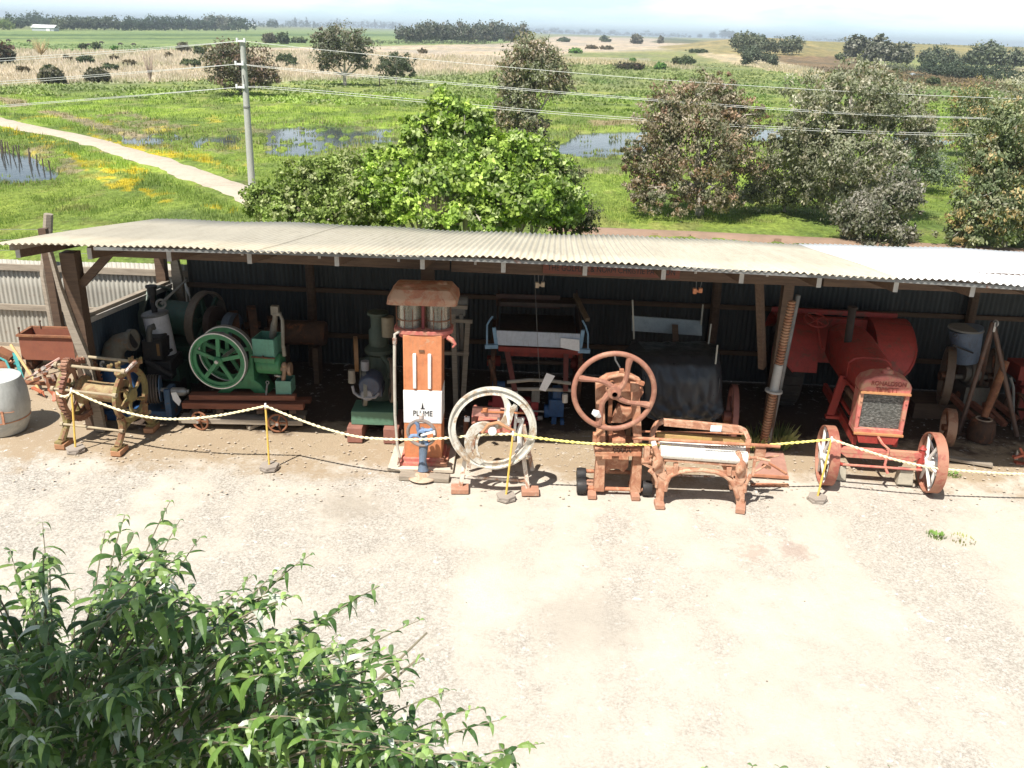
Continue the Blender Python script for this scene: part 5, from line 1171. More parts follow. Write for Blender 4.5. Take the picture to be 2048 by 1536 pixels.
mb=MB(); mb.bar((hx0-.01,-.035,hz0+.005),(hx1+.01,-.035,hz0+.005),.02,.02); mb.cyl((hx0+.15,-.06,hz0+.02),(hx0+.15,-.03,hz0+.02),.015,8); t.part('flange',mb,rustd)
mb=MB(); mb.lathe([(0,0),(.13,0),(.15,.03),(.15,.31),(.13,.34),(0,.34)],24,(hx0+.01,.14,hz0-.13),X_); mb.box(((hx0+hx1)/2,.15,hz0-.04),(hx1-hx0-.01,.33,.08)); t.part('cylinder',mb,green,bevel=.012)
mb=MB(); mb.bar(t.p(532,790,-.06),t.p(535,768,.0),.02,.02); mb.torus(t.p(535,765,.0),(0,1,0),.022,.007,12,5); t.part('brake_lever',mb,grey)
# pump / mixer beside it
t=T('pipe_pump','silver grey pipe pump with brass cocks over a square pale green bucket','pump',(-2.92,11.75,0))
pg=paint('pipe_grey',(.24,.22,.18),(.16,.14,.11),RU,.3,.5)
mb=MB(); mb.tube([t.p(545,675,.2),t.p(548,650,.18),t.p(550,640,.15),t.p(551,615,.12)],[.05,.045,.035,.03],10); mb.tube([t.p(551,628,.12),t.p(560,628,.08),t.p(565,640,.05),t.p(566,690,.0),t.p(569,712,.0)],[.02,.02,.024,.026,.028],9); mb.box(t.p(550,620,.12),(.10,.08,.12)); mb.cyl(t.p(545,628,.1),t.p(562,628,.1),.03,10); t.part('pipework',mb,pg,bevel=.004)
mb=MB(); mb.lathe([(0,0),(.05,.0),(.03,.04),(.045,.07),(.02,.11),(0,.11)],12,t.p(569,740,-.02)); mb.cyl(t.p(569,740,0),t.p(566,765,0),.03,10); mb.cyl(t.p(558,738,-.02),t.p(575,735,.0),.035,12); mb.cyl(t.p(577,738,.05),t.p(583,738,.05),.09,14); t.part('cock',mb,paint('cock_brown',(.30,.2,.13),(.2,.12,.08)))
mb=MB(); mb.torus(t.p(556,752,-.08),(.2,.3,1),.05,.008,18,5); t.part('wire_ring',mb,steel)
a=t.p(550,762,-.05); b=t.p(583,790,-.05); mb=MB(); openbox(mb,a.x,b.x,-.05,.20,max(b.z,.3),a.z,.012); t.part('bucket',mb,paint('bucket_green',(.13,.28,.21),(.1,.22,.17)),bevel=.004)
# skid
t=T('timber_skid','stack of red brown and grey timber beams carrying the green engine','timber skid',(-3.75,11.62,0))
mb=MB(); s0=t.p(382,800,.1); 
for (x0,y0,x1,y1,dy,w,h) in ((380,793,592,794,.08,.10,.075),(382,790,575,790,.62,.10,.075)): mb=MB(); mb.bar(t.p(x0,y0,dy),t.p(x1,y1,dy),w,h); t.part('upper_beam',mb,woodr,bevel=.006)
mb=MB(); mb.bar(t.p(366,809,.02),t.p(608,812,.02),.10,.085); t.part('lower_beam',mb,woodr,bevel=.006)
mb=MB(); mb.bar(t.p(385,806,.6),t.p(622,800,.6),.12,.06); t.part('rear_beam',mb,woodr)
for px in (392,440,520,585): mb=MB(); mb.bar(t.p(px,822,.0),t.p(px,822,.75),.09,.08); t.part('cross_block',mb,woodd)
mb=MB(); mb.bar(t.p(362,833,.02)+V((0,0,-.02)),t.p(608,838,.02)+V((0,0,-.02)),.22,.07); t.part('ground_plank',mb,woodh,bevel=.005)
mb=MB(); mb.bar(t.p(380,826,.5),t.p(612,828,.5),.16,.05); t.part('ground_plank',mb,woodh)
t=T('short_plank','short pale plank end lying slanted on the ground between two small iron wheels','plank',G(500,860)); mb=MB(); mb.bar(G(496,856,.03)-t.loc,G(530,842,.05)-t.loc,.08,.05); t.part('plank',mb,wood,bevel=.004)
for px,py,ax,lab in ((400,841,(.35,1,0),'small iron wheel on the ground left, with a bright hub nut'),(555,845,(-.1,1,0),'small five spoked iron wheel on the ground right of the stanchion')):
    c0=AY(px,py,11.52); t=T('small_iron_wheel',lab,'iron wheel',(c0.x,11.52,0),'small iron wheels before the skid')
    mb=MB(); c=V((0,0,.135)); mb.torus(c,ax,.125,.014,30,7); w=t.part('rim',mb,rustm); mb=MB(); mb.spokes(c,ax,.01,.12,5,.022,.014,.3); mb.lathe([(0,-.05),(.028,-.05),(.03,.03),(0,.03)],12,c,ax); t.part('spokes',mb,rustm)
    mb=MB(); mb.cyl(c-V(ax)*.06,c-V(ax)*.045,.02,8); t.part('hub_nut',mb,steel)
    mb=MB(); mb.cyl(c,c+V((.0,.35,.03)),.02,8); mb.box(c+V((.02,.33,-.03)),(.08,.06,.20)); t.part('axle_bracket',mb,rustd)
# ---- vertical green engine on red blocks
t=T('upright_green_engine','tall dark green upright engine with blue motor on a green timber base','engine',(-1.84,11.45,0))
mb=MB(); ga=t.p(702,822,-.08); gb=t.p(788,851,-.08); mb.box(((ga.x+gb.x)/2,.12,(ga.z+gb.z)/2),(gb.x-ga.x,.42,ga.z-gb.z)); t.part('green_base',mb,paint('base_green',(.10,.20,.13),(.08,.16,.11),None,.3,.6,stretch=(.8,6,6)),bevel=.008)
for px in (712,784):
    q=t.p(px,860,-.08); mb=MB(); mb.box((q.x,.15,(gb.z)/2),(.20,.7,gb.z-.004)); t.part('bearer',mb,paint('bearer_pink',(.27,.12,.09),(.2,.09,.07)),bevel=.006)
mb=MB(); mb.cyl(t.p(720,858,.3),t.p(800,861,.3),.03,10); mb.cyl(t.p(796,868,-.05),t.p(806,868,-.05),.06,14); mb.cyl(t.p(690,868,-.0),t.p(700,868,-.0),.045,14); t.part('axle',mb,rustd)
gx=paint('upright_green',(.055,.075,.055),(.035,.05,.037),(.09,.07,.05),.3,.55)
cx=t.p(757,700,.35).x
mb=MB(); mb.lathe([(.0,.35),(.2,.35),(.2,.6),(.15,.7),(.13,.95),(.19,1.0),(.19,1.05),(.13,1.1),(.13,1.30),(.10,1.34),(.10,1.5),(.14,1.52),(.14,1.56),(0,1.58)],20,(cx,.38,.1)); t.part('column',mb,gx)
mb=MB(); mb.cyl((cx+.14,.3,1.35),(cx+.14,.3,1.62),.085,16); t.part('oil_can',mb,paint('can_cream',(.22,.19,.13),(.16,.13,.09)))
mb=MB(); mb.tube([(cx+.05,.25,1.1),(cx+.15,.2,1.0),(cx+.16,.2,.8)],.035,8); mb.cyl((cx-.1,.38,1.0),(cx-.25,.38,.95),.05,10); t.part('side_pipe',mb,gx)
c=t.p(712,708,.35); mb=MB(); mb.ring(c,(1,.2,0),.24,.05,.03,36); mb.spokes(c,(1,.2,0),.0,.22,5,.04,.02); t.part('ochre_wheel',mb,paint('wheel_ochre',(.24,.13,.055),(.17,.09,.04)))
c=t.p(782,760,.05); mb=MB(); mb.ring(c,(1,.25,0),.30,.05,.03,36); mb.spokes(c,(1,.25,0),.0,.28,5,.04,.02); t.part('tan_wheel',mb,paint('wheel_tan',(.17,.13,.10),(.12,.09,.07)))
c=t.p(727,768,.12); mb=MB(); mb.ring(c,(1,.25,0),.30,.05,.03,36); mb.spokes(c,(1,.25,0),0,.28,5,.04,.02); t.part('grey_wheel',mb,paint('wheel_grey',(.14,.14,.12),(.1,.1,.09)))
mb=MB(); c=t.p(742,765,-.02); mb.lathe([(0,-.13),(.13,-.13),(.15,-.09),(.15,.12),(0,.14)],22,c,(0,1,.12)); mb.box(c+V((0,.1,-.12)),(.3,.3,.12)); t.part('motor',mb,paint('motor_blue',(.05,.065,.10),(.035,.045,.07),RU,.2),bevel=.01)
c2=t.p(735,788,-.10); mb=MB(); mb.lathe([(0,-.06),(.07,-.06),(.09,-.02),(.09,.05),(0,.05)],18,c2,Y_); mb.tube([t.p(705,772,-.1),t.p(708,785,-.1),t.p(718,793,-.12),t.p(735,796,-.16),t.p(750,795,-.14),t.p(757,786,-.1)],.02,8); t.part('air_filter',MB().cyl(t.p(730,722,-.02),t.p(730,740,-.02),.055,12),paint('carb_pale',(.22,.22,.23),(.15,.15,.16))); t.part('carburettor',mb,paint('carb_pale',(.22,.22,.23),(.15,.15,.16)))
mb=MB(); mb.cyl(t.p(704,765,-.1),t.p(703,740,-.1),.05,14,.045); t.part('lamp_jar',mb,paint('jar_tan',(.20,.18,.14),(.14,.12,.10)))
# ---- timber frame leaning, right of the bowser
t=T('ladder_frame','worn grey timber frame standing behind the petrol bowser','timber frame',(-.62,12.6,0))
for (x0,y0,x1,y1) in ((905,600,912,848),(936,640,925,845),):
    mb=MB(); mb.bar(t.p(x0,y0,.1),(t.p(x1,y1,-.1).x,-.1,0),.07,.05,up=(0,1,0)); t.part('stile',mb,wood)
for y,x0,x1 in ((705,880,938),(640,895,945),(612,895,935)):
    mb=MB(); mb.bar(t.p(x0,y,.05),t.p(x1,y+3,.05),.05,.05); t.part('rung',mb,wood)
t=T('pump_head','rusty pump head with pale castings on the timber frame','pump',(t.p(915,620).x+t.loc.x,12.75,0)); zc=t.p(918,610).z
mb=MB(); mb.lathe([(0,-.14),(.08,-.14),(.10,0),(.08,.14),(0,.14)],16,(0,0,zc+.05),X_); mb.box((0,0,zc-.08),(.22,.2,.12)); mb.cyl((0,0,0),(0,0,zc),.035,10); mb.bar((.05,-.1,zc-.1),(.1,.1,0),.06,.04); t.part('casting',mb,paint('casting_grey',(.16,.15,.13),(.11,.1,.09),RU,.3),bevel=.01)
# ---- spring cart with white board
t=T('spring_cart','high blue and red cart with a white front board and curved blue side rails','cart',(.34,12.2,0))
dk=paint('cart_dark',(.085,.055,.04),(.05,.035,.028))
wa=t.p(994,662); wb=t.p(1160,691)
def q4(mb,pts,th): return mb.prism([t.p(*p) for p in pts],(0,th,0))
mb=MB(); q4(mb,[(993,690,0),(993,661,0),(1160,668,0),(1160,697,0)],.03); t.part('front_board',mb,paint('board_white',(.46,.50,.56),(.38,.42,.48),(.3,.26,.22),.2,.6),bevel=.004)
mb=MB(); q4(mb,[(1121,695,-.035),(1121,676,-.035),(1159,680,-.035),(1159,703,-.035)],.008); t.part('paper_notice',mb,card)
for a in (((993,690),(988,655)),((1160,697),(1166,660))):
    mb=MB(); mb.bar(t.p(*a[0],.02),t.p(*a[1],.02),.05,.05,up=(0,1,0)); t.part('corner_post',mb,bluel)
for px,x1 in ((970,996),(1180,1156)):
    mb=MB(); s=1 if px>1000 else -1; y0=690 if s<0 else 699
    mb.tube([t.p(px-s*4,y0,.0),t.p(px-s*4,650 if s<0 else 668,0),t.p(px-s*9,641 if s<0 else 652,.03),t.p(px-s*15,633 if s<0 else 641,.08)],.013,8); t.part('side_rail',mb,bluel)
    mb=MB(); mb.bar(t.p(px,y0+3,0),t.p(x1,y0+2,0),.06,.055); t.part('step_bar',mb,bluel)
mb=MB(); mb.bar(t.p(997,696,.03),t.p(1160,704,.03),.07,.07); mb.bar(t.p(1010,704,.1),t.p(1145,709,.1),.06,.09); t.part('cross_beam',mb,redd)
mb=MB(); q4(mb,[(992,612,1.0),(992,588,1.0),(1120,592,1.0),(1120,618,1.0)],.03); t.part('rear_board',mb,paint('rear_board_brown',(.10,.05,.035),(.07,.04,.03)))
for s,px in ((-1,990),(1,1163)):
    mb=MB(); z=t.p(px,690).z; x=t.p(px,690).x; mb.prism([(x,.02,z),(x,1.35,z),(x,1.35,z+.42),(x,.9,z+.36),(x,.02,z+.22)],(s*-.025,0,0)); t.part('side_board',mb,dk)
mb=MB(); x0=t.p(993,690).x; x1=t.p(1160,690).x; z=t.p(1080,690).z; mb.box(((x0+x1)/2,.7,z+.02),(x1-x0-.06,1.3,.04)); mb.box(((x0+x1)/2,.95,z+.35),(x1-x0-.06,.3,.05)); t.part('floor',mb,dk)
mb=MB(); mb.bar(t.p(1150,590,.8),t.p(1175,640,.1),.06,.05); t.part('prop',mb,paint('prop_wood',(.16,.11,.07),(.11,.08,.05)))
for xa,xb in ((1014,1030),(1132,1131)):
    mb=MB(); mb.bar(t.p(xa,702,.05),t.p(xb,782,-.35),.07,.055,up=(0,1,0)); t.part('shaft',mb,paint('shaft_red',(.17,.05,.04),(.12,.04,.03)),bevel=.005)
for px,py in ((1030,792),(1130,797)):
    mb=MB(); mb.cyl(t.p(px,py-9,-.35),t.p(px,py+8,-.36),.04,12); t.part('shaft_tip',mb,paint('tip_white',(.60,.57,.52),(.5,.47,.42)),bevel=.004)
for y,x0,x1,bow in ((764,1014,1142,-4),(778,1010,1146,0)):
    mb=MB(); mb.tube([t.p(x0,y,-.3),t.p((x0+x1)/2-20,y+bow,-.3),t.p((x0+x1)/2+20,y+bow+1,-.3),t.p(x1,y+3,-.3)],.026,8); t.part('swingle_bar',mb,paint('swingle_grey',(.30,.28,.24),(.22,.2,.17)))
for s in (-1,1):
    mb=MB(); c=V((s*.62,.75,.62)); mb.ring(c,X_,.62,.06,.04,44); w=t.part('wheel',mb,rustd); mb=MB(); mb.spokes(c,X_,.05,.59,12,.035,.03); mb.cyl(c-V((.1,0,0)),c+V((.1,0,0)),.08,14); t.part('spokes',mb,redd,w)
mb=MB(); mb.cyl((-.7,.75,.62),(.7,.75,.62),.035,10); t.part('axle',mb,dk)
# hanging tag on a wire
q=AY(1096,766,11.62); h=AY(1072,700,11.62)
t=T('hanging_tag','white paper tag in a plastic sleeve hanging on a thin wire before the cart','tag',q)
mb=MB(); s=V((.095,0,.03)); mb.prism([t.p(1078,779),t.p(1091,783),t.p(1110,752),t.p(1093,746)],(0,.004,0)); t.part('card',mb,card)
mb=MB(); mb.tube([t.p(1080,775),t.p(1076,700),t.p(1069,545)],.003,4); t.part('wire',mb,grey)
# ---- blue & red motor under the cart
t=T('blue_petrol_motor','bright blue motor on a pale timber beam under the cart shafts','motor',G(1100,850))
mb=MB(); pbox(mb,t,1098,800,1127,835,.05,.35); pbox(mb,t,1106,780,1122,802,.1,.2); pbox(mb,t,1103,835,1112,856,.05,.1); mb.cyl(t.p(1098,822,.15),t.p(1088,822,.15),.10,16); mb.cyl(t.p(1115,775,.2),t.p(1115,800,.2),.07,14); mb.cyl(t.p(1120,845,.1),t.p(1128,845,.1),.07,12); t.part('body',mb,blueb,bevel=.01)
mb=MB(); mb.bar(t.p(1005,859,-.05),t.p(1117,862,-.05),.12,.07); t.part('timber_beam',mb,paint('beam_pale',(.28,.25,.2),(.2,.18,.14)),bevel=.006)
t=T('red_pump_motor','small red pump with a grey upright beside the blue motor','pump',G(1050,850))
mb=MB(); pbox(mb,t,1062,805,1076,832,.1,.15); pbox(mb,t,1040,800,1060,830,.15,.15); mb.cyl(t.p(1030,835,.1),t.p(1080,838,.1),.03,10); mb.box(t.p(1048,842,.1),(.35,.2,.05)); t.part('casing',mb,paint('pump_red',(.30,.03,.035),(.22,.025,.03),RU,.2),bevel=.008)
mb=MB(); pbox(mb,t,1064,778,1079,806,.12,.08); mb.cyl(t.p(1060,822,.05),t.p(1088,823,.05),.014,8); mb.cyl(t.p(1075,836,.0),t.p(1085,836,.0),.03,10); t.part('upright',mb,grey)
t=T('red_frame_motor','small red framed engine seen through the white flywheel','engine',G(1000,850)); mb=MB(); pbox(mb,t,985,790,1008,830,.15,.2); pbox(mb,t,976,805,988,812,.15,.1); mb.cyl(t.p(995,780,.2),t.p(1025,782,.2),.04,10); mb.box((0,.1,.06),(.5,.3,.12)); t.part('frame',mb,paint('pump_red',(.3,.03,.035)),bevel=.008)
mb=MB(); mb.cyl(t.p(985,770,.3),t.p(1010,770,.3),.06,14); mb.cyl((t.p(997,790,.25).x,.25,.1),t.p(997,772,.25),.03,8); t.part('blue_cap',mb,blueb)
t=T('wall_lever','curved rusty lever leaning left of the red framed engine','lever',(AY(985,740,12.2).x,12.2,0)); mb=MB(); mb.tube([t.p(978,718),t.p(983,735),t.p(990,760),(t.p(992,800).x,0,0)],[.03,.035,.03,.03],8); t.part('arm',mb,rustd)
# ---- tarpaulin covered cart
t=T('tarpaulin_cart','cart under a creased black tarpaulin with a rusty spoked wheel at its right','cart',(2.05,11.15,0))
def tarpmesh():
    mb=MB(); nx,ny=46,40
    # outline rows in photo px: (y, xl, xr, dy)
    rows=[(683,1262,1410,.95),(690,1258,1436,.75),(700,1262,1437,.5),(712,1268,1440,.25),(730,1280,1441,.10),(760,1282,1443,.03),(800,1284,1444,.0),(820,1286,1445,-.02),(834,1292,1440,-.02),(843,1320,1425,.05)]
    def lerp(i): 
        s=i*(len(rows)-1)/ny; k=min(int(s),len(rows)-2); f=s-k; a=rows[k];b=rows[k+1]; return [a[j]+(b[j]-a[j])*f for j in range(4)]
    for i in range(ny+1):
        y,xl,xr,dy=lerp(i)
        for j in range(nx+1):
            s=j/nx; px=xl+(xr-xl)*s; e=abs(2*s-1)**4
            sag=6*math.sin(s*math.pi*1.0)*(1 if i>ny*.8 else 0)
            p=t.p(px,y+sag*.6,dy+e*.16); f=float(fbm(np.array([s*6+.3*i/ny]),np.array([i*.09]),8,3)[0])-.5; g=float(fbm(np.array([s*14.]),np.array([i*.35]),18,3)[0])-.5
            lowf=sstep(.5,1,np.array(i/ny)); p=p+V((.02*f,-.16*f*(.4+lowf)-.13*g*(.3+1.3*lowf),.05*f+.03*g)); mb.v.append(tuple(p))
    for i in range(ny):
        for j in range(nx): a=i*(nx+1)+j; mb.f.append((a,a+nx+1,a+nx+2,a+1))
    # side cloth going back on the right and left
    return mb
o=t.part('tarpaulin',tarpmesh(),tarp,smooth=80)
so_=o.modifiers.new('s','SOLIDIFY'); so_.thickness=.006
mb=MB(); 
x0=t.p(1286,800).x; x1=t.p(1440,800).x; zt=t.p(1360,700,.5).z
mb.prism([(x1-.01,.12,.30),(x1-.01,1.0,.35),(x1-.01,1.0,zt-.05),(x1-.01,.12,zt-.25)],(.01,0,0)); mb.prism([(x0+.01,.12,.30),(x0+.01,1.0,.35),(x0+.01,1.0,zt-.05),(x0+.01,.12,zt-.25)],(.01,0,0)); t.part('side_cloth',mb,tarp)
mb=MB(); mb.prism([t.p(1240,710,.7),t.p(1262,690,.8),t.p(1275,683,.9),t.p(1290,700,.5),t.p(1282,722,.4)],(0,.02,0)); t.part('loose_flap',mb,tarp)
mb=MB(); mb.tube([t.p(1229,705,.6),t.p(1231,720,.6),t.p(1240,735,.6)],.012,6); t.part('hoop_end',mb,whiteb)
mb=MB(); mb.prism([t.p(1264,662,1.35),t.p(1264,632,1.35),t.p(1404,642,1.35),t.p(1404,672,1.35)],(0,.03,0)); t.part('tail_board',mb,paint('tail_board_grey',(.24,.28,.30),(.19,.22,.24)),bevel=.004)
mb=MB(); mb.box(((x0+x1)/2,.8,.55),(x1-x0-.2,.9,.1)); t.part('bed',mb,woodd); mb=MB(); mb.bar(t.p(1350,650,1.3),t.p(1352,700,1.0),.08,.03,up=(0,1,0)); t.part('upright_board',mb,woodd)
for (xa,ya,xb,yb,dy) in ((1265,600,1268,678,.95),(1406,609,1402,650,1.3),(1422,648,1417,688,.8),(1435,690,1431,728,.15)):
    mb=MB(); mb.cyl(t.p(xa,ya,dy),t.p(xb,yb,dy),.011,7); t.part('stake',mb,paint('stake_pale',(.40,.38,.32),(.32,.3,.25)))
c=t.p(1462,832,.45); mb=MB(); Rw=.43; c=V((c.x,.40,Rw)); mb.ring(c,(1,-.12,0),Rw,.07,.035,44); w=t.part('cart_wheel',mb,paint('wheel_redrust',(.26,.10,.075),(.19,.075,.055))); mb=MB(); mb.spokes(c,(1,-.12,0),.05,Rw-.03,10,.04,.03); mb.cyl(c-V((.12,0,0)),c+V((.08,0,0)),.07,14); t.part('spokes',mb,paint('wheel_redrust',(.26,.1,.075)),w)
c=V((x0-.12,.6,.43)); mb=MB(); mb.ring(c,X_,.43,.07,.035,44); w=t.part('cart_wheel',mb,rustd); mb=MB(); mb.spokes(c,X_,.05,.40,10,.04,.03); t.part('spokes',mb,rustd,w)
t=T('rusty_bracket','tangled rusty casting standing between the tarpaulin cart wheel and the mangle','casting',G(1455,880)); mb=MB(); mb.cyl(t.p(1448,838,.0),t.p(1462,840,.0),.07,14); mb.box(t.p(1462,838,.0),(.10,.08,.05)); mb.bar(t.p(1458,845,0),t.p(1450,872,0),.03,.03); mb.bar(t.p(1466,845,0),t.p(1468,872,0),.04,.03); mb.box(t.p(1464,855,0),(.06,.06,.07)); mb.box((0,0,.03),(.25,.2,.06)); t.part('casting',mb,rustp,bevel=.008)
# ---- dark belt wheel engine on the right
t=T('two_wheel_engine','dark old engine with two tall spoked wheels on timber rails right of the tractor','engine',(6.55,12.75,0))
for px,py,dy,R in ((1893,752,-.1,.43),(1985,755,.1,.43)):
    c=t.p(px,py,dy); mb=MB(); mb.ring(c,(1,-.35,0),R,.11,.03,44); w=t.part('wheel',mb,paint('old_wheel',(.12,.085,.06),(.08,.055,.04),RU,.3)); mb=MB(); mb.spokes(c,(1,-.35,0),.05,R-.02,7,.045,.03); mb.cyl(c-V((.1,0,0)),c+V((.1,0,0)),.07,14); t.part('spokes',mb,rustd,w)
mb=MB(); mb.cyl(t.p(1880,752,-.1),t.p(1985,755,.1),.035,10); mb.cyl(t.p(1925,745,.0),t.p(1955,746,.0),.13,20); mb.cyl(t.p(1935,745,.0),t.p(1945,746,.0),.17,20); mb.box(t.p(1940,785,.1),(.35,.4,.3)); t.part('crank_assembly',mb,paint('old_crank',(.13,.12,.10),(.09,.08,.07),RU,.3))
for a,b in (((1900,790,-.0),(1960,850,-.5)),((1915,785,.1),(1985,838,-.4)),((1950,790,.1),(2010,850,-.5)),((1960,780,.2),(2035,840,-.3))):
    mb=MB(); mb.bar(t.p(*a),t.p(*b),.08,.07); t.part('timber_rail',mb,woodr)
mb=MB(); mb.box((0,.2,.12),(1.2,.5,.24)); t.part('base_frame',mb,woodd)
t=T('blue_bin','faded blue round bin with grey lid standing on top of the dark engine','bin',(AY(1932,720,12.85).x,12.85,AY(1932,722,12.85).z))
q=t.p(1932,722); h=t.p(1932,657); mb=MB(); mb.cyl((0,0,0),(h.x,0,h.z),.175,30,.235); t.part('body',mb,paint('bin_blue',(.15,.19,.26),(.11,.145,.2),RU,.2,.55)); mb=MB(); mb.lathe([(0,.02),(.24,.015),(.245,-.01)],30,h); t.part('lid',mb,paint('bin_lid',(.22,.21,.19),(.17,.16,.15)))
mb=MB(); mb.bar(t.p(1905,690,-.24),t.p(1946,706,-.235),.03,.02); mb.torus(t.p(1910,670,-.2),(0,1,0),.03,.006,12,5); t.part('strap',mb,black)
# iron belt wheel
c0=AY(1893,873,11.75); t=T('wide_iron_wheel','wide rimmed rusty iron wheel standing right of the tractor front wheel','iron wheel',(c0.x,11.75,0))
c=V((0,0,.27)); mb=MB(); mb.ring(c,(1,-.25,0),.265,.12,.018,40); t.part('rim',mb,paint('wide_rim',(.27,.13,.08),(.2,.1,.06),(.34,.2,.13))); mb=MB(); mb.spokes(c,(1,-.25,0),.03,.25,4,.06,.03,.6); mb.cyl(c-V((.08,0,0)),c+V((.05,0,0)),.05,12); t.part('spokes',mb,rustm)
# tripod
t=T('pipe_tripod','rusty pipe tripod with a bright shackle at its top','tripod',(6.75,12.3,0))
ap=t.p(1986,645); tp=paint('tripod_pipe',(.13,.08,.06),(.09,.055,.04),RU,.3)
for b in (t.p(1917,868,-.1),t.p(2032,880,-.15),V((.25,.7,0))):
    b=V((b.x,b.y,0)); mb=MB(); mb.tube([ap,b],.033,10); t.part('leg',mb,tp)
mb=MB(); mb.torus(ap+V((.02,-.04,.0)),(1,.3,0),.04,.012,14,6); mb.bar(ap+V((.01,-.05,.02)),ap+V((.01,-.05,-.12)),.03,.012); t.part('shackle',mb,steel)
mb=MB(); mb.bar(t.p(1915,868,-.12),t.p(2035,880,-.15),.05,.03); t.part('foot_bar',mb,tp)
t=T('shovel_post','thick rusty pipe leaning across the tripod into a round pot','pipe',(AY(1968,870,12.0).x,12.0,0)); mb=MB(); mb.tube([t.p(1968,835,.05),t.p(1990,780,.2),t.p(2012,722,.3)],[.05,.06,.05],10); t.part('pipe',mb,rustm)
mb=MB(); q=t.p(1968,838,.0); mb.lathe([(0,0),(.17,0),(.19,.1),(.16,q.z-.02),(.11,q.z),(.09,q.z-.02),(.09,q.z-.06)],22,(q.x,0,0)); t.part('pot',mb,rustd); mb=MB(); mb.torus(V((q.x,0,q.z)),(0,0,1),.10,.012,22,6); t.part('pot_rim',mb,paint('pot_rim',(.4,.3,.22)))
t=T('grey_pipe_stand','thin greenish pipe standing at the right end of the shed','pipe',(AY(2030,850,12.4).x,12.4,0)); mb=MB(); mb.tube([t.p(2021,755),t.p(2027,775),t.p(2026,850)],.02,8); mb.tube([t.p(2026,850),V((t.p(2026,850).x,0,0))],.02,8); t.part('pipe',mb,grey)
t=T('red_box_engine','dark red engine box at the far right under the shed','engine',(AY(2060,720,12.9).x,12.9,0)); mb=MB(); z=t.p(2050,745).z; mb.box((.05,0,z+.05),(.55,.4,.22)); mb.cyl((-.1,0,z-.1),(.4,0,z-.1),.10,16); mb.box((.1,0,z/2-.1),(.4,.3,z-.2)); t.part('body',mb,redd,bevel=.01)
mb=MB(); mb.ring((-.2,-.3,.24),(1,.2,0),.24,.08,.02,30); mb.spokes((-.2,-.3,.24),(1,.2,0),.0,.23,5,.04,.02); t.part('wheel',mb,rustd)
t=T('red_cultivator','orange red cultivator share at the right edge of the yard','cultivator',G(2042,925)); mb=MB(); mb.bar(t.p(2026,915),t.p(2060,905),.06,.03); mb.bar(t.p(2030,925),t.p(2060,930),.08,.03); mb.tube([t.p(2040,896),t.p(2050,915),t.p(2052,925)],[.015,.02,.02],6); mb.bar(t.p(2035,930),t.p(2048,943),.03,.02); t.part('share',mb,paint('share_red',(.44,.12,.07),(.35,.09,.05))); mb=MB(); mb.prism([t.p(2030,919),t.p(2035,900),t.p(2037,905),t.p(2036,919)],(0,.02,0)); t.part('blade',mb,steel)
# plank at the shade line right
t=T('ground_plank','long pale plank lying at the shade line right of the tractor','plank',G(1920,922)); mb=MB(); mb.bar(G(1875,912,.03)-t.loc,G(1985,930,.03)-t.loc,.10,.04); t.part('plank',mb,woodh,bevel=.004)
# ================================================================ VEGETATION AND FAR THINGS
def hplain(x,y):
    x=np.asarray(x,float);y=np.asarray(y,float); q=x/np.maximum(y,1)
    r=np.exp(-((q-.42)/.30)**2)*sstep(380,900,y)*RISE*(1-.35*sstep(1200,3000,y))
    b=np.exp(-((q-.235)/.085)**2-((y-640)/170)**2)*6.5
    return np.where(y<24,-4*sstep(15.3,24,y),ZP)+np.where(q>.06,r*sstep(.10,.26,q),0)+b
def hit(px,py,ymax=6000):
    d=ray(px,py); last=None
    for Y in np.geomspace(24,ymax,700):
        p=d*(Y/d.y)+V((0,0,CAMH))
        if p.z<=float(hplain(p.x,p.y)): return p
    p=d*(ymax/d.y)+V((0,0,CAMH)); p.z=float(hplain(p.x,p.y)); return p
def leafmat(name,tr=.25,rough=.55,back=None,spec=.3):
    if name in MATS: return MATS[name]
    m,nt,b=newmat(name); at=N(nt,'ShaderNodeAttribute',attribute_name='tint'); col=at.outputs['Color']
    if back:
        ge=nt.nodes.new('ShaderNodeNewGeometry'); col=mixcol(nt,ge.outputs['Backfacing'],col,back)
    nt.links.new(col,b.inputs['Base Color']); b.inputs['Roughness'].default_value=rough; b.inputs['Specular IOR Level'].default_value=spec
    tl=nt.nodes.new('ShaderNodeBsdfTranslucent'); nt.links.new(mixcol(nt,1.,col,(1.3,1.5,.5),'MULTIPLY'),tl.inputs['Color'])
    mx=nt.nodes.new('ShaderNodeMixShader'); mx.inputs[0].default_value=tr
    nt.links.new(b.outputs[0],mx.inputs[1]); nt.links.new(tl.outputs[0],mx.inputs[2])
    nt.links.new(mx.outputs[0],nt.nodes['Material Output'].inputs['Surface']); MATS[name]=m; return m
def bulk(name,verts,nper,cols,mat,parent=None):
    """verts (n*nper,3) ; one polygon per nper verts ; cols (n,3)"""
    n=len(verts)//nper; me=bpy.data.meshes.new(name)
    me.vertices.add(len(verts)); me.vertices.foreach_set('co',verts.astype(np.float32).reshape(-1))
    me.loops.add(len(verts)); me.loops.foreach_set('vertex_index',np.arange(len(verts),dtype=np.int32))
    me.polygons.add(n); me.polygons.foreach_set('loop_start',np.arange(0,len(verts),nper,dtype=np.int32)); me.polygons.foreach_set('loop_total',np.full(n,nper,dtype=np.int32))
    me.update(calc_edges=True)
    ca=me.color_attributes.new('tint','FLOAT_COLOR','POINT'); c=np.ones((len(verts),4),np.float32); c[:,:3]=np.repeat(cols,nper,0); ca.data.foreach_set('color',c.reshape(-1))
    me.materials.append(mat); o=bpy.data.objects.new(name,me); COL.objects.link(o)
    if parent: o.parent=parent
    return o
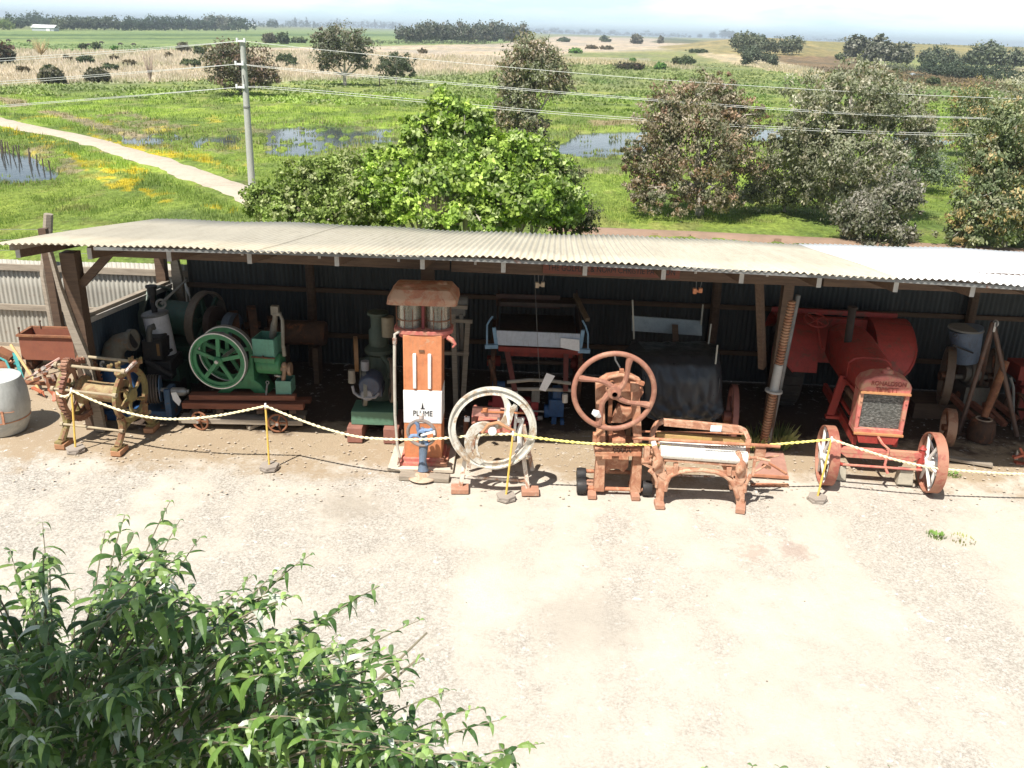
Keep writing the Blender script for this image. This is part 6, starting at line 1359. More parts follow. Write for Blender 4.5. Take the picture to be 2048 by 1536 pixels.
def leafquads(C,size,asp=.5,droop=0.,nrm=None):
    n=len(C); th=RNG.uniform(0,2*np.pi,n); z=RNG.uniform(-1,1,n)
    a=np.stack([np.sqrt(1-z*z)*np.cos(th),np.sqrt(1-z*z)*np.sin(th),z],1); a[:,2]-=droop; a/=np.linalg.norm(a,axis=1)[:,None]
    r=RNG.normal(size=(n,3)); 
    if nrm is not None: r=np.cross(a,nrm+.5*r)
    b=r-(r*a).sum(1)[:,None]*a; b/=np.linalg.norm(b,axis=1)[:,None]
    s=(size*RNG.uniform(.6,1.3,n))[:,None]
    return np.stack([C-a*s*.5,C+b*s*asp*.5-a*s*.05,C+a*s*.5,C-b*s*asp*.5+a*s*.05],1).reshape(-1,3)
def crown(lobes,nleaf,size,cols,csize=.17,clump=26,droop=.3,asp=.5,shell=.55,flat=1.):
    """leaves gathered in clumps near the surface of several lobes -> verts, colours"""
    vol=np.array([l[3]*l[5]+.2*l[4]*l[5] for l in lobes]); vol=vol/vol.sum(); P=[];K=[];Nn=[]
    cols=np.array(cols)
    for l,w in zip(lobes,vol):
        nc=max(3,int(nleaf*w/clump)); th=RNG.uniform(0,2*np.pi,nc); z=RNG.uniform(-.85,1,nc); rr=RNG.uniform(shell,1.05,nc)*(1+.18*np.sin(3*th+l[0])*np.sqrt(1-z*z))
        d=np.stack([np.sqrt(1-z*z)*np.cos(th),np.sqrt(1-z*z)*np.sin(th),z],1)
        R=np.array(l[3:6]); c=np.array(l[:3])+d*rr[:,None]*R
        mr=min(R); cs=csize*mr*RNG.uniform(.6,1.4,nc)
        k=RNG.poisson(clump,nc)+3
        idx=np.repeat(np.arange(nc),k); off=RNG.normal(size=(len(idx),3))*cs[idx][:,None]*np.array([1,1,.75])
        P.append(c[idx]+off); Nn.append(d[idx])
        base=cols[RNG.integers(0,len(cols),nc)]*RNG.uniform(.75,1.25,nc)[:,None]
        K.append(base[idx]*RNG.uniform(.75,1.3,len(idx))[:,None])
    P=np.concatenate(P);K=np.concatenate(K); Nn=np.concatenate(Nn)
    return leafquads(P,size,asp,droop,Nn),np.clip(K,0,1)
bark=paint('pale_bark',(.42,.38,.33),(.3,.26,.22),None,.3,.85,bump=0); barkd=paint('dark_bark',(.13,.10,.08),(.09,.07,.055),None,.3,.9,bump=0)
TREES={}
def tree(name,label,cat,base,lobes_px,nleaf,size,cols,group=None,trunk=bark,tr=.22,limbs=True,trw=.018,**kw):
    """base: world point; lobes (px,py,rx_px,ry_px[,dy]) measured in the photo at the tree's own distance"""
    t=T(name,label,cat,base,group); L=[]
    for l in lobes_px:
        dy=l[4] if len(l)>4 else 0
        c=t.p(l[0],l[1],dy); sc=(t.loc.y+dy)*CP/F*1.07; rx=l[2]*sc; rz=l[3]*sc
        L.append((c.x,c.y,c.z,rx,max(rx,rz)*.9,rz))
    v,k=crown(L,nleaf,size,cols,**kw); bulk('foliage',v,4,k,leafmat('foliage_leaf',tr),t.o)
    H=max(l[2] for l in L); mb=MB(); rt=H*trw+.03
    if limbs:
        f=V((L[0][0]*.15,L[0][1]*.15,H*.22)); mb.tube([V((0,0,-.3)),f],[rt*1.3,rt],8)
        for l in L:
            e=V((l[0],l[1],l[2]+l[5]*.35)); m=f.lerp(e,.5)+V((random.uniform(-.1,.1)*l[3],random.uniform(-.1,.1)*l[3],-.05*H)); mb.tube([f,m,e],[rt*.75,rt*.5,rt*.15],6)
            for q in range(3):
                a=random.random()*6.28; s=m.lerp(e,random.random()); g=V((l[0]+math.cos(a)*l[3]*.8,l[1]+math.sin(a)*l[4]*.8,l[2]+random.uniform(-.5,.7)*l[5])); mb.tube([s,s.lerp(g,.5)+V((0,0,.04*H)),g],[rt*.3,rt*.2,rt*.06],5)
    else: mb.tube([V((0,0,-.2)),V((L[0][0],L[0][1],L[0][2]))],[rt,rt*.5],6)
    t.part('trunk',mb,trunk); return t
gum1=[(.23,.20,.135),(.27,.215,.15),(.30,.20,.135),(.18,.18,.11),(.38,.32,.24),(.14,.145,.085)]
gum2=[(.23,.235,.155),(.27,.27,.185),(.18,.19,.115),(.31,.28,.20),(.38,.36,.28)]
gum3=[(.17,.20,.10),(.24,.26,.14),(.13,.16,.08),(.30,.30,.19),(.36,.27,.13)]
gum4=[(.13,.14,.10),(.16,.165,.12),(.10,.11,.07),(.21,.19,.14)]
bri=[(.27,.38,.065),(.21,.31,.055),(.37,.48,.10),(.13,.20,.04),(.36,.42,.18)]
oliv=[(.20,.27,.06),(.25,.32,.09),(.14,.19,.045),(.33,.36,.16)]
dkg=[(.045,.07,.035),(.06,.09,.045),(.08,.10,.06),(.035,.05,.03)]
yz=lambda px,py,Y:V((AY(px,py,Y).x,Y,float(hplain(AY(px,py,Y).x,Y))))
# --- gums on the right
tree('gum_tree','broad reddish brown gum tree with pale limbs, leftmost of the big gums behind the shed','tree',G(1400,432,ZP),
 [(1390,205,80,55),(1478,235,52,45),(1325,240,55,50),(1310,330,55,60),(1400,290,95,80,-1),(1480,310,50,60),(1330,395,68,38,-1),(1430,385,62,45,-1),(1290,380,40,30),(1265,310,25,35),(1450,180,35,30)],30000,.20,gum1,droop=.8,csize=.11,clump=34,trw=.026)
tree('gum_tree','largest grey olive gum tree with a dense rounded crown behind the shed','tree',G(1715,445,ZP),
 [(1700,185,105,58),(1640,250,70,60),(1790,225,80,58),(1690,310,105,65,-1),(1825,285,52,50),(1720,385,75,55,-1),(1640,370,60,40),(1600,300,40,45),(1560,280,30,30)],36000,.20,gum2,droop=.8,csize=.11,clump=34,trw=.024)
tree('gum_tree','low straggling olive gum between the reddish gum and the largest gum','tree',G(1570,425,ZP),[(1560,330,55,35),(1530,380,50,30),(1600,385,50,35),(1500,395,40,20)],8000,.19,gum2,droop=.8)
tree('gum_tree','small grey gum with bare forked limbs in front of the largest gum','tree',G(1750,486,ZP),
 [(1795,390,38,50),(1730,430,55,45),(1760,465,70,35),(1705,445,32,32),(1820,400,25,35)],13000,.19,[(.18,.17,.13),(.22,.21,.16),(.13,.14,.09),(.28,.26,.22)],droop=.8)
tree('gum_tree','yellow tinged gum tree filling the right edge of the view behind the shed','tree',G(2010,492,ZP),
 [(2030,260,70,60),(1985,330,58,60),(2060,360,90,90),(1990,420,80,70,-1),(1940,470,58,32,-1),(2070,440,60,60)],30000,.20,gum3,droop=.7,csize=.11,clump=34)
tree('gum_tree','narrow green gum with a pale trunk behind the yellow tinged gum','tree',G(1950,315,ZP),[(1945,190,40,32),(1930,235,38,40),(1975,230,35,40),(1945,280,45,35)],5200,.26,gum3,droop=.6)
tree('gum_tree','dark drooping gum at the right edge behind the yellow tinged gum','tree',G(2050,300,ZP),[(2045,190,45,45),(2030,240,35,40),(2080,220,40,50)],4200,.26,gum2,droop=.9)
tree('grey_willow_shrub','fluffy grey green shrub on the wet ground right of the largest gum','shrub',G(1850,385,ZP),[(1850,330,45,40),(1885,350,35,30),(1820,350,30,30)],3600,.2,[(.15,.19,.12),(.19,.22,.15),(.11,.14,.08)])
# --- solitary gums in the middle distance
tree('gum_tree','tall narrow brown gum standing alone behind the bright green tree','tree',G(1045,296,ZP),
 [(1065,112,45,38),(1030,150,38,38),(1080,150,50,40),(1035,200,42,40),(1040,240,48,35),(1120,165,24,24),(1015,230,28,30),(1055,265,45,22)],16000,.30,gum1[:2]+gum2[:3],droop=.7,csize=.17)
tree('spreading_tree','wide dark brown domed tree directly behind the utility pole','tree',G(482,192,ZP),[(480,120,60,36),(455,130,42,38),(510,145,40,36),(480,158,58,25),(540,160,22,16)],8000,.42,[(.18,.135,.10),(.14,.125,.085),(.22,.15,.115),(.12,.12,.075)],trunk=barkd)
tree('spreading_tree','tall grey gum with forked pale trunk and open crown left of the small round tree','tree',G(690,172,ZP),[(685,80,45,28),(655,100,33,30),(720,100,32,28),(690,112,48,22),(650,130,20,16),(725,132,18,14),(640,75,16,22)],7000,.45,gum4,trunk=bark,trw=.03,shell=.45)
tree('spreading_tree','small round olive tree with a short trunk right of the tall grey gum','tree',G(792,169,ZP),[(792,128,34,20),(775,140,20,15),(812,140,20,14)],3400,.40,[(.10,.12,.07),(.08,.10,.055),(.12,.135,.085)],trunk=bark,trw=.03)
# --- the green mass right behind the shed
B0=yz(930,470,23)
tree('bright_green_tree','big bright lime green tree rising behind the middle of the shed roof','tree',B0,
 [(895,222,45,34),(935,250,48,36),(855,262,50,34),(900,300,75,40),(800,330,60,38),(985,300,58,40),(1045,305,52,38),(1090,350,52,42),(960,350,90,48,-.8),(880,375,80,50,-1),(1030,395,95,48,-1),(820,405,60,42,-1),(1110,410,55,45,-.5),(930,430,110,36,-1.3),(760,370,45,35,-.5)],46000,.115,bri,trunk=bark,tr=.35,csize=.15,clump=30,asp=.75,droop=.1,shell=.7)
tree('olive_shrub_tree','rounded olive green shrub tree behind the shed roof left of the lime tree','tree',yz(640,470,24),
 [(560,400,66,40),(640,365,82,48),(720,345,62,48),(740,400,75,50,-1),(600,430,90,35,-1),(690,430,80,35,-1),(520,405,35,26)],30000,.095,oliv,trunk=barkd,tr=.25,csize=.13,asp=.7,droop=.2)
tree('dark_shrub','dark grey green shrub behind the roof at the right foot of the lime tree','shrub',yz(1140,480,23.5),[(1120,370,45,50),(1150,425,45,38),(1105,425,50,40),(1165,450,32,22)],9000,.075,[(.07,.09,.04),(.10,.12,.06),(.05,.06,.03),(.14,.13,.08)],trunk=barkd,asp=.6)
def twigbush(label,base,cx,cy,rx,ry,n,mat):
    t=T('bare_twig_bush',label,'bush',base); c=t.p(cx,cy); sc=t.loc.y*CP/F*1.07; mb=MB(); b=V((c.x,c.y,c.z-ry*sc))
    for i in range(n):
        a=random.random()*6.28; e=c+V((math.cos(a)*rx*sc*random.uniform(.3,1),math.sin(a)*rx*sc*.7,random.uniform(-.3,1)*ry*sc)); m=b.lerp(e,.55)+V((random.gauss(0,.07),random.gauss(0,.07),random.gauss(.03,.05)))*(rx*sc)
        mb.tube([b+V((random.gauss(0,.03),random.gauss(0,.03),0)),m,e],[.010*sc/.013,.005*sc/.013,.002*sc/.013],3)
    mb.tube([V((0,0,-.2)),b],[.05,.04],5); t.part('twigs',mb,mat)
twig=paint('twig_brown',(.36,.27,.22),(.27,.2,.16),None,bump=0)
twigbush('dead brown twiggy bush hanging in front of the lime tree above the roof',yz(880,470,21.3),880,425,48,42,420,twig)
twigbush('bare pale tree with thin upright stems at the edge of the reed bed',G(297,165,ZP),297,125,14,32,26,twig)
twigbush('bare yellowish tree left of the grazing cattle',G(80,113,ZP),80,92,20,16,60,paint('twig_yellow',(.42,.32,.16),(.34,.26,.14),None,bump=0))
# --- shrubs over the plain
sh=[(0,128,22,20,4,'near black shrub cut by the left edge of the view'),(103,168,22,16,3,'larger dark brown shrub on the green edge left of the low dome shrub'),(192,165,22,14,3,'low domed brown shrub beside the larger dark brown shrub'),(98,150,15,10,1,'upper olive shrub just behind the larger dark brown shrub'),
 (170,128,16,9,1,'olive bush on the pale reeds nearest the bare stem tree row'),(45,146,14,7,2,'flat brownish bush on reeds near the left edge'),(133,122,9,6,2,'small brown bush left of the olive reed bush'),(220,142,16,8,1,'olive bush on the reeds just above the domed brown shrub'),(258,131,14,6,2,'low brown bush on the reeds right of centre of the reed bed'),(228,121,9,5,2,'small brown bush above the long olive bush'),
 (380,135,20,9,1,'flat olive bush on the reeds left of the wide domed tree'),(398,112,12,10,1,'dark round bush against the left of the wide domed tree'),(337,116,7,6,2,'tiny twiggy bush on the pale reeds'),(165,98,8,6,1,'left of three dark bushes along the far reed edge'),(192,99,9,8,1,'middle of three dark bushes along the far reed edge'),(228,101,8,5,5,'bright green small bush along the far reed edge'),
 (366,105,12,10,3,'round tree like bush by the far reed edge near the wide domed tree'),(548,135,1,1,1,''),(570,128,20,10,1,'loose olive bush on the reeds right of the utility pole'),(583,135,12,7,1,'small olive bush touching the loose olive bush'),
 (845,107,9,5,2,'small brown bush on the reeds right of the small round tree'),(595,86,16,6,1,'long low dark bush on the far green edge'),(566,88,11,11,1,'upright dark bush left of the long low dark bush'),(538,86,14,10,3,'pale grey crown bush left of the upright dark bush'),
 (1127,84,13,5,1,'dark green dome bush on the far pale flat'),(1209,84,11,6,1,'round dark bush right of the dark green dome bush'),(1151,107,13,6,5,'bright green bush in the middle of the marsh'),(1182,98,12,4,2,'long brown hedge like bush, left one of two'),(1210,99,18,4,2,'long brown hedge like bush, right one of two'),
 (1259,140,30,8,4,'long flat maroon brown bush with pale stems on the marsh'),(1266,126,8,5,5,'small lime bush peeping over the maroon brown bush'),(1321,140,11,8,5,'lime green bush right of the maroon brown bush'),(1367,131,20,10,1,'rounded dark olive bush alone on the marsh'),(1395,106,22,4,1,'thin olive thicket far behind the rounded dark olive bush'),
 (1274,88,10,10,3,'small grey tree on the far flat'),(1322,87,5,8,3,'slim grey sapling right of the small grey tree'),(1681,120,11,7,1,'dark bush before the group of tall thin gums'),(1867,170,14,8,1,'dark green bush on the brown flat at right'),(1822,162,7,4,2,'tiny brown bush on the brown flat at right'),(745,172,3,2,1,'')]
kinds={1:[(.07,.10,.04),(.10,.12,.05),(.05,.075,.03)],2:[(.14,.11,.06),(.17,.13,.08),(.1,.09,.05)],3:[(.12,.11,.07),(.14,.13,.09),(.09,.09,.055)],4:[(.10,.06,.04),(.07,.07,.035),(.05,.05,.03)],5:[(.13,.26,.05),(.10,.2,.04)]}
for px,by,rx,ry,k,lab in sh:
    if not lab: continue
    b=hit(px,by); sc=b.y*CP/F; n=int(260+9*rx*ry)
    tree('bush' if ry<12 else 'shrub',lab,'bush' if ry<12 else 'shrub',b,[(px,by-ry*.9,rx*.9,ry*.9)]+([(px+rx*.45,by-ry*.75,rx*.55,ry*.65)] if rx>8 else []),min(n,3200),sc*max(3.2,min(rx,ry)*.42),kinds[k],trunk=barkd,limbs=False,csize=.22,clump=14,asp=.7)
# --- far trees: a few sorts, copied along the windbreaks
def farproto(name,label,cat,base,h,w,cols,n=420,group=None,trunkh=.25,conic=False):
    t=T(name,label,cat,base,group)
    if conic: L=[(0,0,h*.35,w*.5,w*.5,h*.33),(0,0,h*.7,w*.3,w*.3,h*.3)]
    else: L=[(0,0,h*.55,w*.5,w*.45,h*.42),(w*.28,0,h*.42,w*.32,w*.3,h*.30),(-w*.27,.1*w,h*.42,w*.33,w*.3,h*.32)]
    if trunkh<.1: L.append((0,0,h*.25,w*.45,w*.4,h*.25))
    n=int(n*1.6); v,k=crown(L,n,h*.105,cols,csize=.26,clump=10,asp=.9,droop=.2); bulk('foliage',v,4,k,leafmat('far_leaf',.15),t.o)
    mb=MB(); mb.tube([V((0,0,-.3)),V((0,0,h*.5))],[h*.02,h*.012],5); t.part('trunk',mb,bark); return t
def farrow(name,label,cat,group,spots,hpx,wpx,cols,nsort=3,**kw):
    protos=[]
    for i,(px,by,k) in enumerate(spots):
        b=hit(px,by); sc=b.y*CP/F
        if i<nsort:
            t=farproto(name,label,cat,b,hpx*sc*k,wpx*sc*k*random.uniform(.8,1.25),cols,group=group,**kw); protos.append((t,sc*k)); t.o.rotation_euler[2]=0
        else:
            p,s0=protos[i%nsort]; c=copytree(p.o); c.location=b; f=sc*k/s0; c.scale=(f*random.choice((-1,1))*random.uniform(.9,1.15),f,f)
dk2=[(.035,.06,.035),(.045,.075,.04),(.06,.09,.05)]
md2=[(.08,.10,.06),(.10,.12,.075),(.065,.085,.05)]
lt2=[(.13,.15,.09),(.16,.17,.11),(.10,.12,.075)]
farrow('windbreak_pine','dark dense pine in the long windbreak left of the utility pole','tree','dark windbreak pines',[(250+i*11.2,61-.1*0+random.uniform(-.6,.6),random.uniform(.85,1.15)) for i in range(20)],26,20,dk2,trunkh=0)
farrow('far_mixed_tree','grey green tree in the mixed belt beyond the white farm shed','tree','mixed trees beyond the farm shed',[(x+random.uniform(-2,2),60.5,random.uniform(.75,1.25)) for x in range(118,250,11)]+[(x,58,1.) for x in (120,150,180,215)],24,18,md2,nsort=4,trunkh=0)
farrow('far_dark_tree','dark round tree clustered behind and left of the white farm shed','tree','dark trees left of the farm shed',[(x,by,k) for x,by,k in ((-20,62,1.1),(28,57,1.1),(48,56,1.),(66,52,1.),(82,52,1.05),(95,54,.9))],26,30,dk2,trunkh=0)
farrow('yellow_green_tree','yellow green rounded tree at the far left edge below the dark trees','tree','yellow green trees at the left edge',[(5,60,1.),(20,60,.8)],24,30,[(.17,.22,.06),(.12,.17,.05)],nsort=2,trunkh=0)
farrow('farm_tree','pale rounded tree just right of the white farm shed','tree',None,[(118,61,1.)],22,27,lt2,nsort=1,trunkh=0)
farrow('bare_topped_gum','tall pale gum with see through crown at the right end of the pines','tree','pale gums ending the windbreak',[(422,61,1.1),(445,62,1.15),(462,63,1.)],27,20,[(.15,.15,.12),(.12,.13,.1)],nsort=2)
farrow('far_dark_tree','dark flat topped tree right of the pale windbreak gums','tree','dark trees above the utility pole',[(476,64,1.2),(492,64,1.1),(545,58,.8)],24,26,dk2,nsort=2)
farrow('wood_tree','grey green gum in the dense wood left of the tall narrow gum','tree','gums of the dense wood',[(808+i*12.5+random.uniform(-3,3),random.choice((80,84,88,86)),random.uniform(.85,1.2)) for i in range(20)],34,26,[(.075,.09,.055),(.10,.11,.075),(.06,.075,.045),(.12,.115,.085)],nsort=5,n=650)
farrow('scrub_bush','low dark bush in the row along the foot of the dense wood','bush','bushes along the wood edge',[(712+i*17,88.5,random.uniform(.8,1.3)) for i in range(16)],9,18,md2,trunkh=0,n=260)
farrow('far_poplar','thin upright poplar on the skyline above the tall grey gum','tree','skyline poplars',[(591,55,1.),(614,55,1.),(628,55,.7),(675,55,.9),(680,54,.8),(692,55,.7),(750,55,.9),(768,55,.7),(785,54,.8),(800,55,.6),(818,56,.5),(658,55,.6)],19,4.5,dk2,conic=True,n=200)
farrow('skyline_tree','small blue green tree on the skyline between the pole and the dense wood','tree','skyline trees',[(x,55+random.uniform(-1,1),random.uniform(.6,1.2)) for x in range(515,810,9)],13,17,[(.06,.09,.06),(.08,.10,.07)],n=200,trunkh=0)
farrow('skyline_tree','small tree on the blue skyline right of the dense wood','tree','skyline trees on the right',[(x,66+(x-1040)*.02+random.uniform(-2,1),random.uniform(.6,1.2)) for x in range(1035,1370,10)],11,17,[(.06,.085,.06),(.08,.10,.075)],n=180,trunkh=0)
farrow('hill_tree','dark tree on top of the low grassy hill','tree','trees on the grassy hill',[(1400,69,.7),(1425,76,1.0),(1450,69,1.5),(1462,69,1.3),(1488,70,1.0),(1503,71,1.1),(1380,66,.4),(1525,77,.7)],12,13,dk2,nsort=3,trunkh=0)
farrow('pale_gum','pale grey gum in the close group below the grassy hill','tree','pale gums below the grassy hill',[(1475,103,1.),(1490,104,1.1),(1505,106,1.),(1522,108,.9),(1540,109,.85),(1568,110,.9),(1585,110,1.)],36,27,lt2,nsort=4,n=600)
farrow('marsh_tree','dark grey green tree standing in the marsh below the pale gums','tree','trees in the marsh',[(1492,133,1.),(1505,128,1.2),(1486,112,.7),(1546,134,.9),(1533,128,.8)],30,21,md2,nsort=3,n=600)
farrow('thin_gum','tall thin see through gum in the stand above the largest gum','tree','tall thin gums',[(1702,125,1.1),(1720,126,1.15),(1738,130,.9),(1752,130,1.2),(1768,132,1.),(1782,132,.95),(1800,134,.95),(1812,132,.85)],50,25,[(.14,.15,.11),(.17,.17,.13),(.11,.12,.08)],nsort=4,n=560)
farrow('river_gum','large grey green gum behind the dark thicket at right','tree','gums behind the thicket',[(1850,133,.8),(1868,132,.9),(1890,134,.8),(1905,132,.6),(1925,134,.55),(1950,136,.95),(1968,137,1.2),(1985,137,1.1),(2005,138,.7),(2028,138,.9),(2050,139,.8),(2075,139,.9)],44,34,lt2+md2,nsort=3,n=700)
farrow('thicket_bush','dark green rounded bush in the thicket along the far channel','bush','thicket along the channel',[(1850+i*12.5,150+i*.9+random.uniform(-3,3),random.uniform(.8,1.2)) for i in range(20)],26,26,[(.06,.085,.05),(.08,.10,.065),(.045,.065,.035)],nsort=4,n=520,trunkh=0)
farrow('ridge_tree','tiny tree on the far right ridge line','tree','trees on the right ridge',[(x,78+(x-1550)*.048,random.uniform(.5,1.2)) for x in range(1555,1700,9)]+[(x,84+(x-1700)*.042,random.uniform(.4,.9)) for x in range(1810,2060,12)],8,14,md2,n=120,trunkh=0)
farrow('thicket_bush','grey scrub bush left of the dark channel thicket','bush','grey scrub by the channel',[(1780,140,1.),(1800,143,1.1),(1820,145,1.)],16,24,lt2,nsort=2,n=400,trunkh=0)
# --- farm shed, houses
wr=paint('farm_white',(.75,.75,.75),(.68,.68,.68),None,bump=0); wg=paint('farm_wall_grey',(.42,.45,.47),(.36,.39,.41),None,bump=0)
def farmhouse(label,px,by,wpx,hpx,cat='farm shed'):
    b=hit(px,by); sc=b.y*CP/F; w=wpx*sc; h=hpx*sc; t=T('farm_shed',label,cat,b)
    mb=MB(); mb.box((0,w*.25,h*.3),(w,w*.5,h*.6)); t.part('wall',mb,wg)
    mb=MB(); e=w*.54; mb.prism([(-e,-w*.03,h*.56),(-e,w*.25,h),(-e,w*.53,h*.56),(-e,w*.53,h*.62),(-e,w*.25,h*1.07),(-e,-w*.03,h*.62)],(2*e,0,0)); t.part('roof',mb,wr)
    mb=MB(); mb.box((w*.25,-.02*w,h*.2),(w*.16,.02*w,h*.4)); t.part('door',mb,wr)
farmhouse('long low white roofed farm shed among the dark trees at far left',86,62,44,11)
farmhouse('small white farmhouse right of the tall narrow gum on the far flat',1094,63,15,5,'house')
farmhouse('tiny white farmhouse touching the right end of the dense wood',1050,63,8,4,'house')
farmhouse('tiny white house right of the pale windbreak gums',505,53,9,4,'house')
farmhouse('low white shed on the right hand ridge',1586,76,18,3)
# --- cattle
def cow(px,by,label,sc=1.,flip=1,first=[None]):
    b=hit(px,by)
    if first[0] is None:
        me=bpy.data.meshes.new('cow'); vs=[(0,0,1.05),(-.45,0,1.08),(-.75,0,1.08),(.35,0,1.08),(.65,0,1.10),(.95,0,1.0),(1.15,0,.72),(1.33,0,.55),(.55,.2,.75),(.55,.2,.35),(.56,.2,.03),(.55,-.2,.75),(.5,-.2,.35),(.5,-.2,.03),(-.68,.2,.8),(-.78,.2,.42),(-.70,.2,.03),(-.68,-.2,.8),(-.74,-.2,.42),(-.66,-.2,.03),(-.95,0,1.0),(-.98,0,.5)]
        ed=[(0,1),(1,2),(0,3),(3,4),(4,5),(5,6),(6,7),(4,8),(8,9),(9,10),(4,11),(11,12),(12,13),(2,14),(14,15),(15,16),(2,17),(17,18),(18,19),(2,20),(20,21)]
        me.from_pydata(vs,ed,[]); o=bpy.data.objects.new('cow',me); COL.objects.link(o)
        sk=o.modifiers.new('s','SKIN'); rad=[.36,.36,.30,.36,.30,.17,.15,.09,.12,.07,.05,.12,.07,.05,.14,.07,.05,.14,.07,.05,.05,.03]
        for i,r in enumerate(rad): me.skin_vertices[0].data[i].radius=(r,r)
        me.skin_vertices[0].data[0].use_root=True
        o.modifiers.new('u','SUBSURF').levels=1; me.materials.append(paint('cow_hide',(.045,.03,.025),(.03,.02,.018),None)); first[0]=o
    else: o=first[0].copy(); COL.objects.link(o)
    o.location=b; o.scale=(sc*flip,sc,sc); o.rotation_euler[2]=random.uniform(-.4,.4); tag(o,label,'cow','cattle grazing on the far paddock')
for px,by,l,f in ((203,89,'dark cow grazing above the middle dark bush of the far reed edge',1),(241,92,'black cow grazing right of the bright green small bush',1),(268,93,'rightmost dark cow on the far paddock, before the tree like bush',-1),(178,94,'brown cow grazing just right of the left dark bush',-1),(58,86,'dark cow left of the bare yellowish tree',1),(17,85,'leftmost cow, near the left edge of the paddock',1)): cow(px,by,l,.85,f)
# --- utility pole and wires
PB=G(505,388,ZP); t=T('utility_pole','tall weathered grey concrete utility pole beside the gravel track','utility pole',PB)
tp=t.p(485,84); mb=MB(); mb.tube([V((0,0,-.3)),V((tp.x*.5,0,tp.z*.5)),V((tp.x,0,tp.z))],[.21,.185,.145],14); t.part('shaft',mb,paint('pole_concrete',(.40,.40,.37),(.32,.32,.29),(.46,.45,.42),.35,.85,stretch=(3,3,.6),bump=0))
ins=[]
for px,py in ((484,82),(481,128),(483,174)):
    q=t.p(px,py); mb=MB(); mb.box(q+V((0,-.18,0)),(.5,.12,.10)); mb.cyl(q+V((-.2,-.22,-.06)),q+V((-.2,-.22,.16)),.06,10); mb.cyl(q+V((.2,-.22,-.06)),q+V((.2,-.22,.16)),.06,10); t.part('insulator',mb,wr); ins.append(PB+q)
mb=MB(); mb.lathe([(.2,0),(.21,.05),(.2,.1)],14,(tp.x*.58,0,tp.z*.58)); mb.tube([t.p(486,150,-.17),t.p(489,165,-.17),t.p(487,180,-.17)],.03,6); t.part('band',mb,grey)
wm=paint('wire_pale',(.62,.62,.60),(.55,.55,.53),None,.3,.5,bump=0)
def wire(A,pts,Yend,label,r=.011):
    P=[A]; n=len(pts); x0=484
    xe=pts[-1][0]
    for x,y in pts: P.append(AY(x,y,A.y+(Yend-A.y)*(x-x0)/(xe-x0)))
    fine=[]
    for i in range(len(P)-1):
        p0=P[max(i-1,0)];p1=P[i];p2=P[i+1];p3=P[min(i+2,len(P)-1)]
        for k in range(16): s=k/16; fine.append(.5*((2*p1)+(p2-p0)*s+(2*p0-5*p1+4*p2-p3)*s*s+(3*p1-p0-3*p2+p3)*s**3)-A)
    fine.append(P[-1]-A); mb=MB(); mb.tube(fine,r,5); solo('power_line',mb,wm,label,'power line',A,'power lines on the utility pole')
a,b,c=ins
wire(a,[(240,101),(0,117),(-300,136)],50,'upper wire of the top pair running left from the pole'); wire(a,[(240,105),(0,122),(-300,142)],49.6,'lower wire of the top pair running left from the pole')
wire(b,[(240,146),(0,163),(-300,182)],50,'upper wire of the middle pair running left from the pole'); wire(b,[(240,149),(0,168),(-300,188)],49.6,'lower wire of the middle pair running left from the pole')
wire(c,[(240,193),(0,211),(-300,232)],50,'upper wire of the bottom pair running left from the pole'); wire(c,[(240,195),(0,214),(-300,238)],49.6,'lower wire of the bottom pair running left from the pole')
wire(a,[(700,105),(1200,150),(1640,180),(2048,198),(2400,206)],46,'single top wire running right from the pole')
wire(b,[(600,139),(1200,190),(1640,222),(1975,236),(2400,246)],46,'upper wire of the middle pair running right from the pole',.010); wire(b,[(600,142),(1200,193),(1640,225),(1975,238),(2400,250)],45.7,'lower wire of the middle pair running right from the pole',.010)
wire(c,[(600,178),(1200,231),(1640,258),(1935,268),(2400,278)],46,'upper wire of the bottom pair running right from the pole',.010); wire(c,[(600,182),(1200,235),(1640,262),(1935,272),(2400,283)],45.7,'lower wire of the bottom pair running right from the pole',.010)
# --- stakes standing in the pond
st=None
for i,(px,py) in enumerate([(2,300),(6,303),(10,302),(18,304),(26,308),(36,312),(38,308),(58,320),(60,317),(73,326),(86,331),(99,335),(3,309)]):
    b=G(px,py,ZP)
    if st is None:
        mb=MB(); mb.tube([V((0,0,-.5)),V((.03,0,.75))],[.05,.04],6); st=solo('pond_stake',mb,barkd,'one of the dark stakes of a sunken fence standing in the left pond','stake',b,'sunken fence stakes in the left pond')
    else: o=st.copy(); COL.objects.link(o); o.location=b; o.rotation_euler=(random.uniform(-.1,.1),random.uniform(-.15,.15),0); o.scale=(1,1,random.uniform(.6,1.2))
mb=MB(); b=G(759,172,ZP); mb.tube([V((0,0,0)),V((0,0,1.5))],.09,6); solo('fence_stump',mb,barkd,'lone thin dark post left of the small round tree','post',b)
